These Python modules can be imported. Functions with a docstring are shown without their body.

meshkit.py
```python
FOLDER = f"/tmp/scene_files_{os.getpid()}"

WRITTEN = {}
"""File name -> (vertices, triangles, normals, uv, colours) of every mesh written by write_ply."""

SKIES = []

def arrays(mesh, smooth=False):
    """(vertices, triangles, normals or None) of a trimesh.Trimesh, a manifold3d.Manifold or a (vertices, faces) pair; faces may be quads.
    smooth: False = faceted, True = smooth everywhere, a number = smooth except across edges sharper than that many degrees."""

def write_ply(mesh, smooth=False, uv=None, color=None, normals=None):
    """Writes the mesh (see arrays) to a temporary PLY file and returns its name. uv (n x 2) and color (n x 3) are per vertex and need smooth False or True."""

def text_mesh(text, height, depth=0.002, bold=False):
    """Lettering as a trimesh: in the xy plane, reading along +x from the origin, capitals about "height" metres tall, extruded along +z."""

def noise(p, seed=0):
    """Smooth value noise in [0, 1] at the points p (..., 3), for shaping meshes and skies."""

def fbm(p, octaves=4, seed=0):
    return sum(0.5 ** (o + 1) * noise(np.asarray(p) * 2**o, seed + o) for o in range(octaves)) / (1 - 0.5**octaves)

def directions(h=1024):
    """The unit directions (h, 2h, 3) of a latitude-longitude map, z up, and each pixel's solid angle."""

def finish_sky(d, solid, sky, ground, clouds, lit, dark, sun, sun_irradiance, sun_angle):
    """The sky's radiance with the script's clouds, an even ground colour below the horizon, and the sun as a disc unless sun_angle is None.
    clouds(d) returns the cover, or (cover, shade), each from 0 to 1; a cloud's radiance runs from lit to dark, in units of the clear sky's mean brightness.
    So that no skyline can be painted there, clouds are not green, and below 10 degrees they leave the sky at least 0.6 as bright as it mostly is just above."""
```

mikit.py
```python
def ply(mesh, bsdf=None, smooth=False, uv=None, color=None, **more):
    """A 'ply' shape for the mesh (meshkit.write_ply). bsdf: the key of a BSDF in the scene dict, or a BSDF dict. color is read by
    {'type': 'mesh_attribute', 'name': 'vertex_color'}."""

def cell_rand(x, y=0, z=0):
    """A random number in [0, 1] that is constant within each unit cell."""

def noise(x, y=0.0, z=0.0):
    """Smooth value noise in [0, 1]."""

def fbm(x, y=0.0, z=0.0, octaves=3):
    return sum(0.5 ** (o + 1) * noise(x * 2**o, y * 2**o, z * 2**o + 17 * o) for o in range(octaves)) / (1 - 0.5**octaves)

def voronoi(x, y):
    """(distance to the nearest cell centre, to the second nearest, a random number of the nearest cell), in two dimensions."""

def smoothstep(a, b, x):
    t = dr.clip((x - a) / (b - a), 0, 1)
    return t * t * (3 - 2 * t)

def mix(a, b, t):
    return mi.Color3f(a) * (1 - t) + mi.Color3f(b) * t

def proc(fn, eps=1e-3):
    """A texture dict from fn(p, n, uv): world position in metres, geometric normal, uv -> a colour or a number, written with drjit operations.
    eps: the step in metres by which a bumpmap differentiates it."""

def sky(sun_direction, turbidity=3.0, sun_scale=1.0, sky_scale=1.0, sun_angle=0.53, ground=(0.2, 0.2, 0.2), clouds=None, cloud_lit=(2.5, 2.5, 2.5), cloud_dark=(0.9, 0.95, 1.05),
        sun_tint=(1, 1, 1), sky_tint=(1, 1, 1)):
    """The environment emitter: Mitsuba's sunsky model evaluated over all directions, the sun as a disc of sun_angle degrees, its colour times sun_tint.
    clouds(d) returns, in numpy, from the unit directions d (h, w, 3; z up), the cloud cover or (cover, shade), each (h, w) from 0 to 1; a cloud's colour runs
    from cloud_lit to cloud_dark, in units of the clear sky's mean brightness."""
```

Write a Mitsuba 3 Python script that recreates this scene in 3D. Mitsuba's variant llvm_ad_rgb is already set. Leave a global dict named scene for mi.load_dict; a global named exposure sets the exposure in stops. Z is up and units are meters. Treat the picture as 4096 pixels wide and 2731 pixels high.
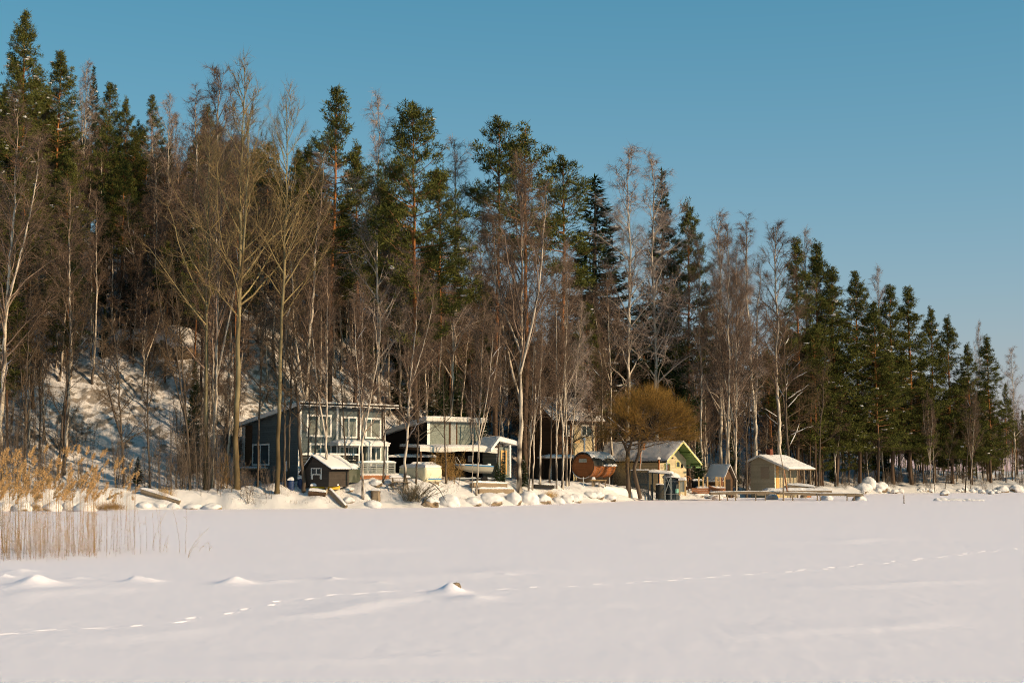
# A frozen lake shore under a wooded hill: snow, bare birches and pines, a few cabins. Units are metres, z is up, +y looks across the ice.
import math
import numpy as np
import trimesh
import mitsuba as mi
import drjit as dr
import mikit, meshkit
from scipy.spatial import Delaunay, cKDTree

T = mi.ScalarTransform4f
scene, labels = {}, {}

# ------------------------------------------------------------------ camera, sky, exposure
# the photograph is measured on a 2352 x 1568 sheet: F is the focal length in its pixels, HZ the row of the horizon
F, CX, CY, HZ, EYE = 3231.0, 1176.0, 784.0, 1088.0, 2.8
TH = math.atan((HZ - CY) / F)
scene['camera'] = {'type': 'perspective', 'fov': 2 * math.degrees(math.atan(CX / F)), 'fov_axis': 'x', 'near_clip': 0.5, 'far_clip': 4000.0,
                   'to_world': T().look_at(origin=[0, 0, EYE], target=[0, math.cos(TH) * 10, EYE + math.sin(TH) * 10], up=[0, 0, 1])}
SUN_AZ, SUN_EL = math.radians(25), math.radians(22)      # from the right, a little behind the camera
SUN = [math.cos(SUN_EL) * math.cos(SUN_AZ), -math.cos(SUN_EL) * math.sin(SUN_AZ), math.sin(SUN_EL)]
scene['sky'] = mikit.sky(SUN, turbidity=3.0, sun_tint=(1.0, 0.965, 1.0), sky_tint=(0.19, 0.70, 0.73), ground=(0.6, 0.6, 0.62), cloud_lit=(3.5, 1.6, 1.4),
                       clouds=lambda d: 0.68 * np.exp(-np.degrees(np.arcsin(np.clip(d[..., 2], 0, 1))) / 8.0))     # thin whitish veil low in the sky
exposure = 2.25


def pt(u, v, D):
    """The point at forward distance D that the sheet shows at (u, v)."""
    a, b = (u - CX) / F, (CY - v) / F
    t = D / (math.cos(TH) - b * math.sin(TH))
    return np.array([a * t, D, EYE + (math.sin(TH) + b * math.cos(TH)) * t])


def ray(u, v):
    a, b = (u - CX) / F, (CY - v) / F
    return np.array([a, math.cos(TH) - b * math.sin(TH), math.sin(TH) + b * math.cos(TH)])


def on_ice(u, v, z=0.0):
    a, b = (u - CX) / F, (CY - v) / F
    t = (z - EYE) / (math.sin(TH) + b * math.cos(TH))
    return np.array([a * t, (math.cos(TH) - b * math.sin(TH)) * t, z])


def z2(x, y): return (900 + x / 2.8) / 1.7415, (1500 + y / 2.8) / 1.7415
def z2b(x, y): return (1150 + x / 4.704) / 1.7415, (1780 + y / 4.704) / 1.7415
def z3(x, y): return (1500 + x / 2.8) / 1.7415, (1500 + y / 2.8) / 1.7415
def z3b(x, y): return (1600 + x / 4.126) / 1.7415, (1680 + y / 4.126) / 1.7415
def z4(x, y): return (2100 + x / 2.8) / 1.7415, (1500 + y / 2.8) / 1.7415
def z4b(x, y): return (2050 + x / 3.734) / 1.7415, (1560 + y / 3.734) / 1.7415
def z4c(x, y): return (2480 + x / 5.407) / 1.7415, (1720 + y / 5.407) / 1.7415
def z5(x, y): return (2700 + x / 2.94) / 1.7415, (1600 + y / 2.94) / 1.7415
def z5b(x, y): return (2850 + x / 3.92) / 1.7415, (1760 + y / 3.92) / 1.7415
def z6(x, y): return (3400 + x / 1.823) / 1.7415, (1200 + y / 1.823) / 1.7415
def z7(x, y): return (x / 2.613) / 1.7415, (1780 + y / 2.613) / 1.7415


# ------------------------------------------------------------------ materials
def rgb(*c): return {'type': 'rgb', 'value': [float(x) for x in c]}
def diffuse(*c): return {'type': 'twosided', 'bsdf': {'type': 'diffuse', 'reflectance': rgb(*c)}}
def paint(c, rough=0.5): return {'type': 'twosided', 'bsdf': {'type': 'principled', 'base_color': rgb(*c), 'roughness': rough, 'specular': 0.35}}
def proc_diffuse(fn, bump=None, scale=0.02, eps=1e-3):
    b = {'type': 'diffuse', 'reflectance': mikit.proc(fn)}
    if bump is not None:
        b = {'type': 'bumpmap', 'arbitrary': mikit.proc(bump, eps), 'scale': scale, 'bsdf': b}
    return {'type': 'twosided', 'bsdf': b}


def snow_ground(p, n, uv):
    f = mikit.fbm(p.x * 0.35, p.y * 0.35, p.z * 0.5, octaves=3)
    g = mikit.noise(p.x * 2.1, p.y * 2.1, p.z * 2.1)
    steep = mikit.smoothstep(0.80, 0.62, n.z)
    t = mikit.smoothstep(0.60, 0.80, f * 0.6 + g * 0.4 + steep * 0.28) * mikit.smoothstep(1.2, 3.5, p.z) * 0.8
    return mikit.mix((0.60, 0.59, 0.59), mikit.mix((0.16, 0.12, 0.08), (0.09, 0.08, 0.065), g), t)


def snow_bump(p, n, uv):
    return mikit.fbm(p.x * 5.0, p.y * 5.0, p.z * 5.0, octaves=3)


def ice_bump(p, n, uv):
    return mikit.fbm(p.x * 4.5, p.y * 2.2, 0.0, octaves=4)


def planks(c, pitch, dark=0.55):
    """Horizontal weatherboards seen from far: a joint line every pitch metres, grain and patchy wear along the boards."""
    def fn(p, n, uv):
        k = dr.floor(p.z / pitch)
        r = p.z / pitch - k
        tone = 0.86 + 0.22 * mikit.cell_rand(k, dr.floor((p.x + p.y) * 0.25 + k * 0.37)) + 0.12 * (mikit.noise(p.x * 3, p.y * 3, p.z * 30) - 0.5)
        tone = tone * (dark + (1 - dark) * mikit.smoothstep(0.0, 0.16, r))
        return mi.Color3f(*c) * tone
    return fn


def rock_fn(p, n, uv):
    f = mikit.fbm(p.x * 3, p.y * 3, p.z * 3, octaves=3)
    s = mikit.noise(p.x * 14, p.y * 14, p.z * 14)
    return mikit.mix((0.10, 0.075, 0.05), (0.34, 0.26, 0.18), mikit.smoothstep(0.25, 0.75, f * 0.75 + s * 0.25))


def wood_fn(p, n, uv):
    g = mikit.noise(p.x * 6, p.y * 6, p.z * 40)
    h = mikit.noise(p.x * 1.3, p.y * 1.3, p.z * 1.3)
    return mikit.mix((0.15, 0.11, 0.075), (0.30, 0.24, 0.17), g * 0.6 + h * 0.4)


VC = {'type': 'mesh_attribute', 'name': 'vertex_color'}
scene['mat_ground'] = proc_diffuse(snow_ground, snow_bump, 0.05, 5e-3)
scene['mat_ice'] = {'type': 'twosided', 'bsdf': {'type': 'bumpmap', 'arbitrary': mikit.proc(ice_bump, 5e-3), 'scale': 0.010, 'bsdf': {'type': 'diffuse', 'reflectance': rgb(0.83, 0.81, 0.89)}}}
scene['mat_snow'] = {'type': 'twosided', 'bsdf': {'type': 'bumpmap', 'arbitrary': mikit.proc(snow_bump, 5e-3), 'scale': 0.02, 'bsdf': {'type': 'diffuse', 'reflectance': rgb(0.66, 0.65, 0.65)}}}
scene['mat_plant'] = {'type': 'twosided', 'bsdf': {'type': 'diffuse', 'reflectance': VC}}
scene['mat_rock'] = proc_diffuse(rock_fn, lambda p, n, uv: mikit.fbm(p.x * 4, p.y * 4, p.z * 4), 0.08, 5e-3)
scene['mat_wood'] = proc_diffuse(wood_fn)
scene['mat_grey_siding'] = proc_diffuse(planks((0.105, 0.128, 0.132), 0.19, 0.45))
scene['mat_pale_siding'] = proc_diffuse(planks((0.20, 0.225, 0.20), 0.16, 0.55))
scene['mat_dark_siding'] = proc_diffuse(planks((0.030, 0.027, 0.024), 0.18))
scene['mat_yellow_siding'] = proc_diffuse(planks((0.50, 0.42, 0.27), 0.17, 0.6))
scene['mat_beige_siding'] = proc_diffuse(planks((0.30, 0.26, 0.18), 0.2, 0.62))
scene['mat_brown_siding'] = proc_diffuse(planks((0.105, 0.065, 0.042), 0.2))
scene['mat_stave'] = proc_diffuse(lambda p, n, uv: mikit.mix((0.23, 0.075, 0.03), (0.36, 0.15, 0.06), mikit.noise(p.x * 2, p.y * 2, p.z * 25) * 0.6 + 0.4 * mikit.noise(p.x * 0.8, p.y * 0.8, p.z * 2)))
scene['mat_white'] = paint((0.64, 0.63, 0.60))
scene['mat_off_white'] = paint((0.50, 0.48, 0.44))
scene['mat_green_paint'] = paint((0.11, 0.19, 0.06))
scene['mat_lime_paint'] = paint((0.50, 0.47, 0.20))
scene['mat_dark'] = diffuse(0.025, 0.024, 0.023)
scene['mat_bitumen'] = diffuse(0.045, 0.045, 0.04)
scene['mat_slate_paint'] = paint((0.028, 0.040, 0.046))
scene['mat_grey_paint'] = paint((0.22, 0.24, 0.23))
scene['mat_door_wood'] = paint((0.55, 0.30, 0.09), 0.4)
scene['mat_deck_wood'] = diffuse(0.30, 0.14, 0.075)
scene['mat_pine_wood'] = diffuse(0.52, 0.36, 0.18)
scene['mat_copper'] = {'type': 'twosided', 'bsdf': {'type': 'principled', 'base_color': rgb(0.42, 0.15, 0.05), 'roughness': 0.45, 'metallic': 0.5}}
scene['mat_steel'] = {'type': 'twosided', 'bsdf': {'type': 'principled', 'base_color': rgb(0.5, 0.5, 0.5), 'roughness': 0.35, 'metallic': 0.8}}
scene['mat_glass'] = {'type': 'twosided', 'bsdf': {'type': 'principled', 'base_color': rgb(0.03, 0.04, 0.045), 'roughness': 0.08, 'specular': 0.6}}
scene['mat_curtain'] = diffuse(0.17, 0.185, 0.165)
scene['mat_blue_paint'] = paint((0.06, 0.20, 0.38), 0.35)
scene['mat_navy'] = paint((0.015, 0.035, 0.10), 0.5)
scene['mat_weathered'] = proc_diffuse(planks((0.060, 0.050, 0.042), 0.15))
scene['mat_cream_hull'] = paint((0.66, 0.60, 0.42), 0.35)
scene['mat_grey_hull'] = paint((0.36, 0.34, 0.27), 0.35)
scene['mat_tarp'] = paint((0.055, 0.062, 0.035), 0.5)
scene['mat_yellow_paint'] = paint((0.62, 0.38, 0.03), 0.4)
scene['mat_mint'] = paint((0.22, 0.48, 0.38), 0.4)
scene['mat_brick'] = diffuse(0.16, 0.06, 0.04)
scene['mat_old_grass'] = diffuse(0.36, 0.22, 0.09)


# ------------------------------------------------------------------ keys and labels
def put(key, mesh, bsdf, smooth=False, color=None, **kw):
    n, k = 0, key
    while k in scene:
        n += 1
        k = f'{key}_{n:03d}'
    scene[k] = mikit.ply(mesh, bsdf, smooth=smooth, color=color, **kw)
    return k


def thing(name, label, category, group=None):
    n, k = 0, name
    while k in labels or k in scene:
        n += 1
        k = f'{name}_{n:03d}'
    labels[k] = {'label': label, 'category': category}
    if group:
        labels[k]['group'] = group
    return k


# ------------------------------------------------------------------ the ground
def sstep(a, b, x):
    t = np.clip((np.asarray(x, float) - a) / (b - a), 0, 1)
    return t * t * (3 - 2 * t)


SHORE = np.array([(-700, 60), (-300, 92), (-90, 104), (-39, 108), (-28, 111), (-18, 113), (-6.4, 117), (0.9, 126), (7.3, 136), (15, 151), (23, 160), (30, 171), (42.6, 190), (59, 207), (78, 215),
                  (110, 226), (200, 245), (700, 300)], float)
_s = np.linspace(0, len(SHORE) - 1, 9000)
_dense = np.stack([np.interp(_s, np.arange(len(SHORE)), SHORE[:, k]) for k in (0, 1)], 1)
_tree = cKDTree(_dense)


def inland(x, y):
    x, y = np.asarray(x, float), np.asarray(y, float)
    d, _ = _tree.query(np.stack([x.ravel(), y.ravel()], 1))
    return d.reshape(x.shape) * np.where(y > np.interp(x, SHORE[:, 0], SHORE[:, 1]), 1, -1)


def ground(x, y):
    x, y = np.asarray(x, float), np.asarray(y, float)
    d = inland(x, y)
    P = np.stack([x, y, x * 0], -1)
    zb = np.interp(x, [-60, -24, -19, -8, 2, 9, 16, 24, 40, 80], [1.5, 1.5, 2.0, 2.3, 2.0, 1.75, 0.9, 0.9, 1.0, 1.2])
    w = np.interp(x, [-60, -24, -18, -8, 2, 12, 40], [2.5, 3.0, 4.6, 5.2, 5.0, 4.0, 4.0])
    z = -0.5 + (zb + 0.5) * sstep(-0.6, w, d + 0.5 * (meshkit.noise(P * 0.8, 3) - 0.5))
    H = np.interp(x, [-200, -80, -54, -40, -22, -8, 15, 30, 43, 60, 73, 100, 300], [34, 32, 30, 27, 23, 22, 17, 16, 13, 6.5, 2.0, 1.0, 3.0])
    d0 = np.interp(x, [-60, -30, -20, -5, 5, 30, 60], [5, 6, 12, 13, 16, 9, 5])
    z = z + H * sstep(d0, d0 + 42, d)
    z = z + 0.9 * (meshkit.fbm(P * 0.13, 3, 1) - 0.5) * sstep(d0 - 2, d0 + 8, d) * 2 + (0.55 * (meshkit.fbm(P * 0.55, 3, 2) - 0.5) + 0.65 * (meshkit.fbm(P * 1.15, 3, 4) - 0.5)) * sstep(-0.2, 2.5, d)
    return z + 3.0 * (meshkit.fbm(P * 0.02, 2, 5) - 0.5) * sstep(60, 120, d)


def gh(u, v, d0=104.0, d1=232.0):
    """The point of the ground that the sight line of (u, v) meets first."""
    D = np.arange(d0, d1, 0.25)
    r = ray(u, v)
    P = np.array([0, 0, EYE]) + r * (D / r[1])[:, None]
    z = ground(P[:, 0], P[:, 1])
    on = np.nonzero(np.maximum(z, 0) >= P[:, 2])[0]
    k = on[0] if len(on) else np.argmin(np.abs(z - P[:, 2]))
    return np.array([P[k, 0], D[k], max(0.0, z[k])])


def gz(x, y): return float(ground(np.array([x]), np.array([y]))[0])


xs = np.concatenate([np.linspace(-900, -160, 25)[:-1], np.arange(-160, -62, 2.5), np.arange(-62, -44, 0.6), np.arange(-44, 34, 0.32), np.arange(34, 92, 0.6), np.arange(92, 190, 2.5), np.linspace(190, 900, 25)])
ys = np.concatenate([np.linspace(40, 100, 12)[:-1], np.arange(100, 140, 0.32), np.arange(140, 190, 0.5), np.arange(190, 330, 1.6), np.linspace(330, 1500, 25)])
gx, gy = np.meshgrid(xs, ys)
V = np.stack([gx, gy, ground(gx, gy)], -1).reshape(-1, 3)
i, j = np.meshgrid(np.arange(len(ys) - 1), np.arange(len(xs) - 1), indexing='ij')
q = np.stack([i * len(xs) + j, i * len(xs) + j + 1, (i + 1) * len(xs) + j + 1, (i + 1) * len(xs) + j], -1).reshape(-1, 4)
scene['hillside'] = mikit.ply((V, q), 'mat_ground', smooth=True)
labels['hillside'] = {'label': 'snow covered shore and steep wooded hillside rising behind the cabins', 'category': 'hillside', 'kind': 'structure'}

# the frozen lake: snow with wind relief, drifts over stones, and a line of tracks pressed into it
MOUNDS = []          # x, y, height, radius across, radius along
for u, v, w, h in ((82, 1343, 112, 24), (12, 1325, 46, 8), (45, 1312, 80, 7), (312, 1335, 70, 13), (345, 1336, 70, 7), (540, 1340, 95, 16), (765, 1331, 48, 5), (870, 1338, 60, 3),
                   (1032, 1360, 86, 24), (1090, 1374, 130, 8), (1160, 1320, 55, 3), (180, 1328, 60, 4), (640, 1336, 80, 4)):
    c = on_ice(u, v)
    s = F / c[1]
    MOUNDS.append((c[0], c[1], h / s, w / s * 0.5, w / s * 0.65))
RIDGES = []          # low drifts drawn out by the wind: end points, height, width
for u0, v0, u1, v1, h, w in ((1010, 1366, 560, 1432, 0.05, 0.55), (560, 1440, -60, 1478, 0.03, 0.8), (300, 1348, -40, 1378, 0.05, 0.7), (1400, 1312, 560, 1330, 0.04, 1.2), (1500, 1392, 1120, 1384, 0.03, 0.5), (2300, 1420, 1500, 1470, 0.03, 0.6),
                             (1200, 1505, 300, 1530, 0.025, 0.4), (2350, 1330, 1700, 1352, 0.035, 0.9), (1000, 1262, 520, 1268, 0.05, 2.0), (2200, 1235, 1300, 1250, 0.05, 2.5)):
    RIDGES.append((on_ice(u0, v0)[:2], on_ice(u1, v1)[:2], h, w))
TRACK = np.array([on_ice(x / 1.7415, y / 1.7415)[:2] for x, y in ((-140, 2540), (62, 2531), (375, 2512), (520, 2508), (745, 2482), (830, 2465), (980, 2437), (1140, 2402), (1380, 2374), (1700, 2360), (1960, 2355),
                  (2150, 2350), (2600, 2325), (2900, 2303), (3300, 2272), (3780, 2226), (4096, 2188), (4300, 2165))])
_l = np.concatenate([[0], np.cumsum(np.linalg.norm(np.diff(TRACK, axis=0), axis=1))])
rng = np.random.default_rng(4)
STEPS, s = [], 0.0
while s < _l[-1]:
    p = np.array([np.interp(s, _l, TRACK[:, k]) for k in (0, 1)])
    e = np.array([np.interp(s + 0.3, _l, TRACK[:, k]) for k in (0, 1)]) - p
    e /= np.linalg.norm(e) + 1e-9
    STEPS.append((*(p + np.array([-e[1], e[0]]) * (0.11 * (-1) ** len(STEPS) + rng.normal(0, 0.03))), *e, rng.uniform(0.03, 0.06), rng.uniform(0.16, 0.26)))
    s += rng.uniform(0.65, 1.1)
STEPS = np.array(STEPS)
_steps = cKDTree(STEPS[:, :2])


def ice_height(x, y):
    P = np.stack([x, y, x * 0], -1)
    z = 0.04 * (meshkit.fbm(P * [0.10, 0.22, 1], 3, 8) - 0.5) + 0.014 * (meshkit.fbm(P * [0.55, 1.1, 1], 3, 9) - 0.5)
    for mx, my, h, a, b in MOUNDS:
        r = np.hypot((x - mx) / a, (y - my) / b)
        z = z + h * np.exp(-1.9 * np.power(np.maximum(r + 0.16 * (meshkit.noise(P * 3, 4) - 0.5), 0.0), 1.55)) * (1 + 0.12 * (meshkit.noise(P * 9, 6) - 0.5))
    for a, b, h, w in RIDGES:
        e = (b - a) / np.linalg.norm(b - a)
        t = ((x - a[0]) * e[0] + (y - a[1]) * e[1]) / np.linalg.norm(b - a)
        q = (-(x - a[0]) * e[1] + (y - a[1]) * e[0]) / w + 1.6 * (meshkit.noise(P * 0.45 + 31, 2) - 0.5)
        z = z + h * np.exp(-np.where(q > 0, 2.2, 0.55) * q * q) * sstep(-0.05, 0.3, t) * sstep(1.05, 0.6, t)
    k1 = _steps.query(np.stack([x, y], 1), k=3)[1]
    for c in range(3):
        S = STEPS[k1[:, c]]
        a = (x - S[:, 0]) * S[:, 2] + (y - S[:, 1]) * S[:, 3]
        b = -(x - S[:, 0]) * S[:, 3] + (y - S[:, 1]) * S[:, 2]
        q = np.hypot(a / S[:, 5], b / 0.075)
        z = z - S[:, 4] * (1 - sstep(0.35, 1.0, q)) + 0.008 * np.exp(-((q - 1.15) / 0.25) ** 2)
    return z


pts = []
rr = 6 * 1.0125 ** np.arange(0, 300)
for kk, r in enumerate(rr):
    th = np.linspace(-0.42, 0.42, 300) + (kk % 2) * 0.0014
    pts.append(np.stack([r * np.sin(th), r * np.cos(th)], 1))
gxx, gyy = np.meshgrid(np.linspace(-1600, 1600, 33), np.linspace(-1600, 1600, 33))
g = np.stack([gxx.ravel(), gyy.ravel()], 1)
pts.append(g[(np.hypot(g[:, 0], g[:, 1]) > 320) | (np.abs(np.arctan2(g[:, 0], g[:, 1])) > 0.5)])
for S in STEPS:
    a, b = np.meshgrid(np.arange(-0.36, 0.37, 0.045), np.arange(-0.14, 0.141, 0.028))
    pts.append(np.stack([S[0] + a.ravel() * S[2] - b.ravel() * S[3], S[1] + a.ravel() * S[3] + b.ravel() * S[2]], 1))
for mx, my, h, a, b in MOUNDS:
    t = rng.uniform(0, 2 * np.pi, 2500)
    r = np.sqrt(rng.uniform(0, 1, 2500)) * 2.0
    pts.append(np.stack([mx + a * r * np.cos(t), my + b * r * np.sin(t)], 1))
pts = np.vstack(pts)
pts = pts[np.unique(np.round(pts * 200).astype(np.int64), axis=0, return_index=True)[1]]
tri = Delaunay(pts).simplices
far = np.hypot(pts[:, 0], pts[:, 1]) > 260
hz = ice_height(pts[:, 0], pts[:, 1])
hz[far] = 0
V = np.column_stack([pts, hz])
n = np.cross(V[tri[:, 1]] - V[tri[:, 0]], V[tri[:, 2]] - V[tri[:, 0]])
tri[n[:, 2] < 0] = tri[n[:, 2] < 0][:, ::-1]
scene['frozen_lake'] = mikit.ply((V, tri), 'mat_ice', smooth=True)
labels['frozen_lake'] = {'label': 'flat snow covered lake ice with drifts and a trail of tracks', 'category': 'lake', 'kind': 'structure'}


def surf(x, y):
    """Height of what one stands on at (x, y)."""
    return max(gz(x, y), float(ice_height(np.array([x]), np.array([y]))[0]))


# ------------------------------------------------------------------ plants: generators
def unit(v): return v / (np.linalg.norm(v, axis=-1, keepdims=True) + 1e-12)


def frame_of(d):
    a = np.cross(d, np.where(np.abs(d[..., 2:]) < 0.9, [0, 0, 1.0], [1.0, 0, 0]))
    a = unit(a)
    return a, np.cross(d, a)


class Geo:
    """Collects vertices, triangles and a colour per vertex."""
    def __init__(self): self.v, self.f, self.c, self.n = [], [], [], 0

    def add(self, v, f, c):
        self.v.append(v); self.f.append(f + self.n); self.c.append(np.broadcast_to(c, v.shape)); self.n += len(v)

    def spikes(self, P, Q, r, c):
        """Three-sided tapering twigs from P to Q."""
        a, b = frame_of(unit(Q - P))
        r = np.broadcast_to(r, (len(P),))[:, None]
        ring = [P + r * (math.cos(t) * a + math.sin(t) * b) for t in (0.3, 2.394, 4.489)]
        V = np.stack(ring + [Q], 1)
        k = np.arange(len(P))[:, None] * 4
        f = np.concatenate([np.hstack([k + i, k + (i + 1) % 3, k + 3]) for i in range(3)])
        self.add(V.reshape(-1, 3), f, np.repeat(np.broadcast_to(c, P.shape), 4, axis=0))

    def bent(self, P, M, Q, r, c):
        """Twigs with a bend at M."""
        r = np.broadcast_to(r, (len(P),))[:, None]
        a, b = frame_of(unit(M - P))
        A = [P + r * (math.cos(t) * a + math.sin(t) * b) for t in (0.3, 2.394, 4.489)]
        B = [M + 0.7 * r * (math.cos(t) * a + math.sin(t) * b) for t in (0.3, 2.394, 4.489)]
        V = np.stack(A + B + [Q], 1)
        k = np.arange(len(P))[:, None] * 7
        f = []
        for i in range(3):
            j = (i + 1) % 3
            f += [np.hstack([k + i, k + j, k + 3 + j]), np.hstack([k + i, k + 3 + j, k + 3 + i]), np.hstack([k + 3 + i, k + 3 + j, k + 6])]
        self.add(V.reshape(-1, 3), np.concatenate(f), np.repeat(np.broadcast_to(c, P.shape), 7, axis=0))

    def tube(self, P, r, c, sides=5):
        P, r = np.asarray(P, float), np.broadcast_to(r, (len(P),))
        d = unit(np.gradient(P, axis=0))
        a, b = frame_of(d)
        t = np.arange(sides) * 2 * np.pi / sides
        V = (P[:, None] + r[:, None, None] * (np.cos(t)[None, :, None] * a[:, None] + np.sin(t)[None, :, None] * b[:, None]))
        i, j = np.meshgrid(np.arange(len(P) - 1), np.arange(sides), indexing='ij')
        k = (j + 1) % sides
        q = [np.stack(x, -1).reshape(-1, 3) for x in ((i * sides + j, i * sides + k, (i + 1) * sides + k), (i * sides + j, (i + 1) * sides + k, (i + 1) * sides + j))]
        c = np.asarray(c, float)
        c = np.broadcast_to(c, (len(P), sides, 3)) if c.ndim != 2 else np.broadcast_to(c[:, None], (len(P), sides, 3))
        self.add(V.reshape(-1, 3), np.concatenate(q), c.reshape(-1, 3))

    def leaves(self, P, d, l, w, c, rng):
        """Needle sprays: slim triangles from P along d."""
        a, b = frame_of(d)
        t = rng.uniform(0, 2 * np.pi, len(P))[:, None]
        s = (np.cos(t) * a + np.sin(t) * b) * np.broadcast_to(w, (len(P),))[:, None] * 0.5
        l = np.broadcast_to(l, (len(P),))[:, None]
        V = np.stack([P - s, P + s + d * l * 0.25, P + d * l], 1)
        self.add(V.reshape(-1, 3), np.arange(3 * len(P)).reshape(-1, 3), np.repeat(np.broadcast_to(c, P.shape), 3, axis=0))

    def blobs(self, P, r, flat, rng):
        b = trimesh.creation.icosphere(1)
        for p, x in zip(P, np.broadcast_to(r, (len(P),))):
            s = np.array([x * rng.uniform(0.7, 1.4), x * rng.uniform(0.7, 1.4), x * flat * rng.uniform(0.6, 1.3)])
            self.add(p + b.vertices * s * (1 + 0.25 * rng.normal(0, 1, (len(b.vertices), 1))), b.faces, np.array([0.85, 0.85, 0.86]))

    def out(self): return np.vstack(self.v), np.vstack(self.f), np.vstack(self.c)


def axis_path(H, n, rng, wob=0.012, lean=(0, 0)):
    t = np.linspace(0, 1, n)
    w = np.cumsum(rng.normal(0, wob * H / math.sqrt(n) * 1.3, (n, 2)), axis=0)
    w -= w[0]
    return np.column_stack([w + np.outer(t ** 1.6, np.array(lean) * H), t * H])


def at_path(P, t):
    s = np.asarray(t) * (len(P) - 1)
    i = np.minimum(s.astype(int), len(P) - 2)
    return P[i] + (P[i + 1] - P[i]) * (s - i)[..., None]


def dirs(az, el): return np.stack([np.cos(az) * np.cos(el), np.sin(az) * np.cos(el), np.sin(el)], -1)


def birch_bark(n, sides, rng, white=1.0, dark_foot=0.12):
    t = np.linspace(0, 1, n)[:, None, None]
    c = np.array([0.54, 0.47, 0.38]) * white * rng.uniform(0.8, 1.1, (n, sides, 1))
    m = rng.uniform(0, 1, (n, sides, 1)) < (0.24 + 0.5 * (t < dark_foot))
    c = np.where(m, np.array([0.06, 0.05, 0.042]) * rng.uniform(0.7, 2, (n, sides, 1)), c)
    return c * (1 - 0.45 * np.clip((t - 0.72) / 0.3, 0, 1)) * np.where(t > 0.8, np.array([1, 0.85, 0.75]), 1)


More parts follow.
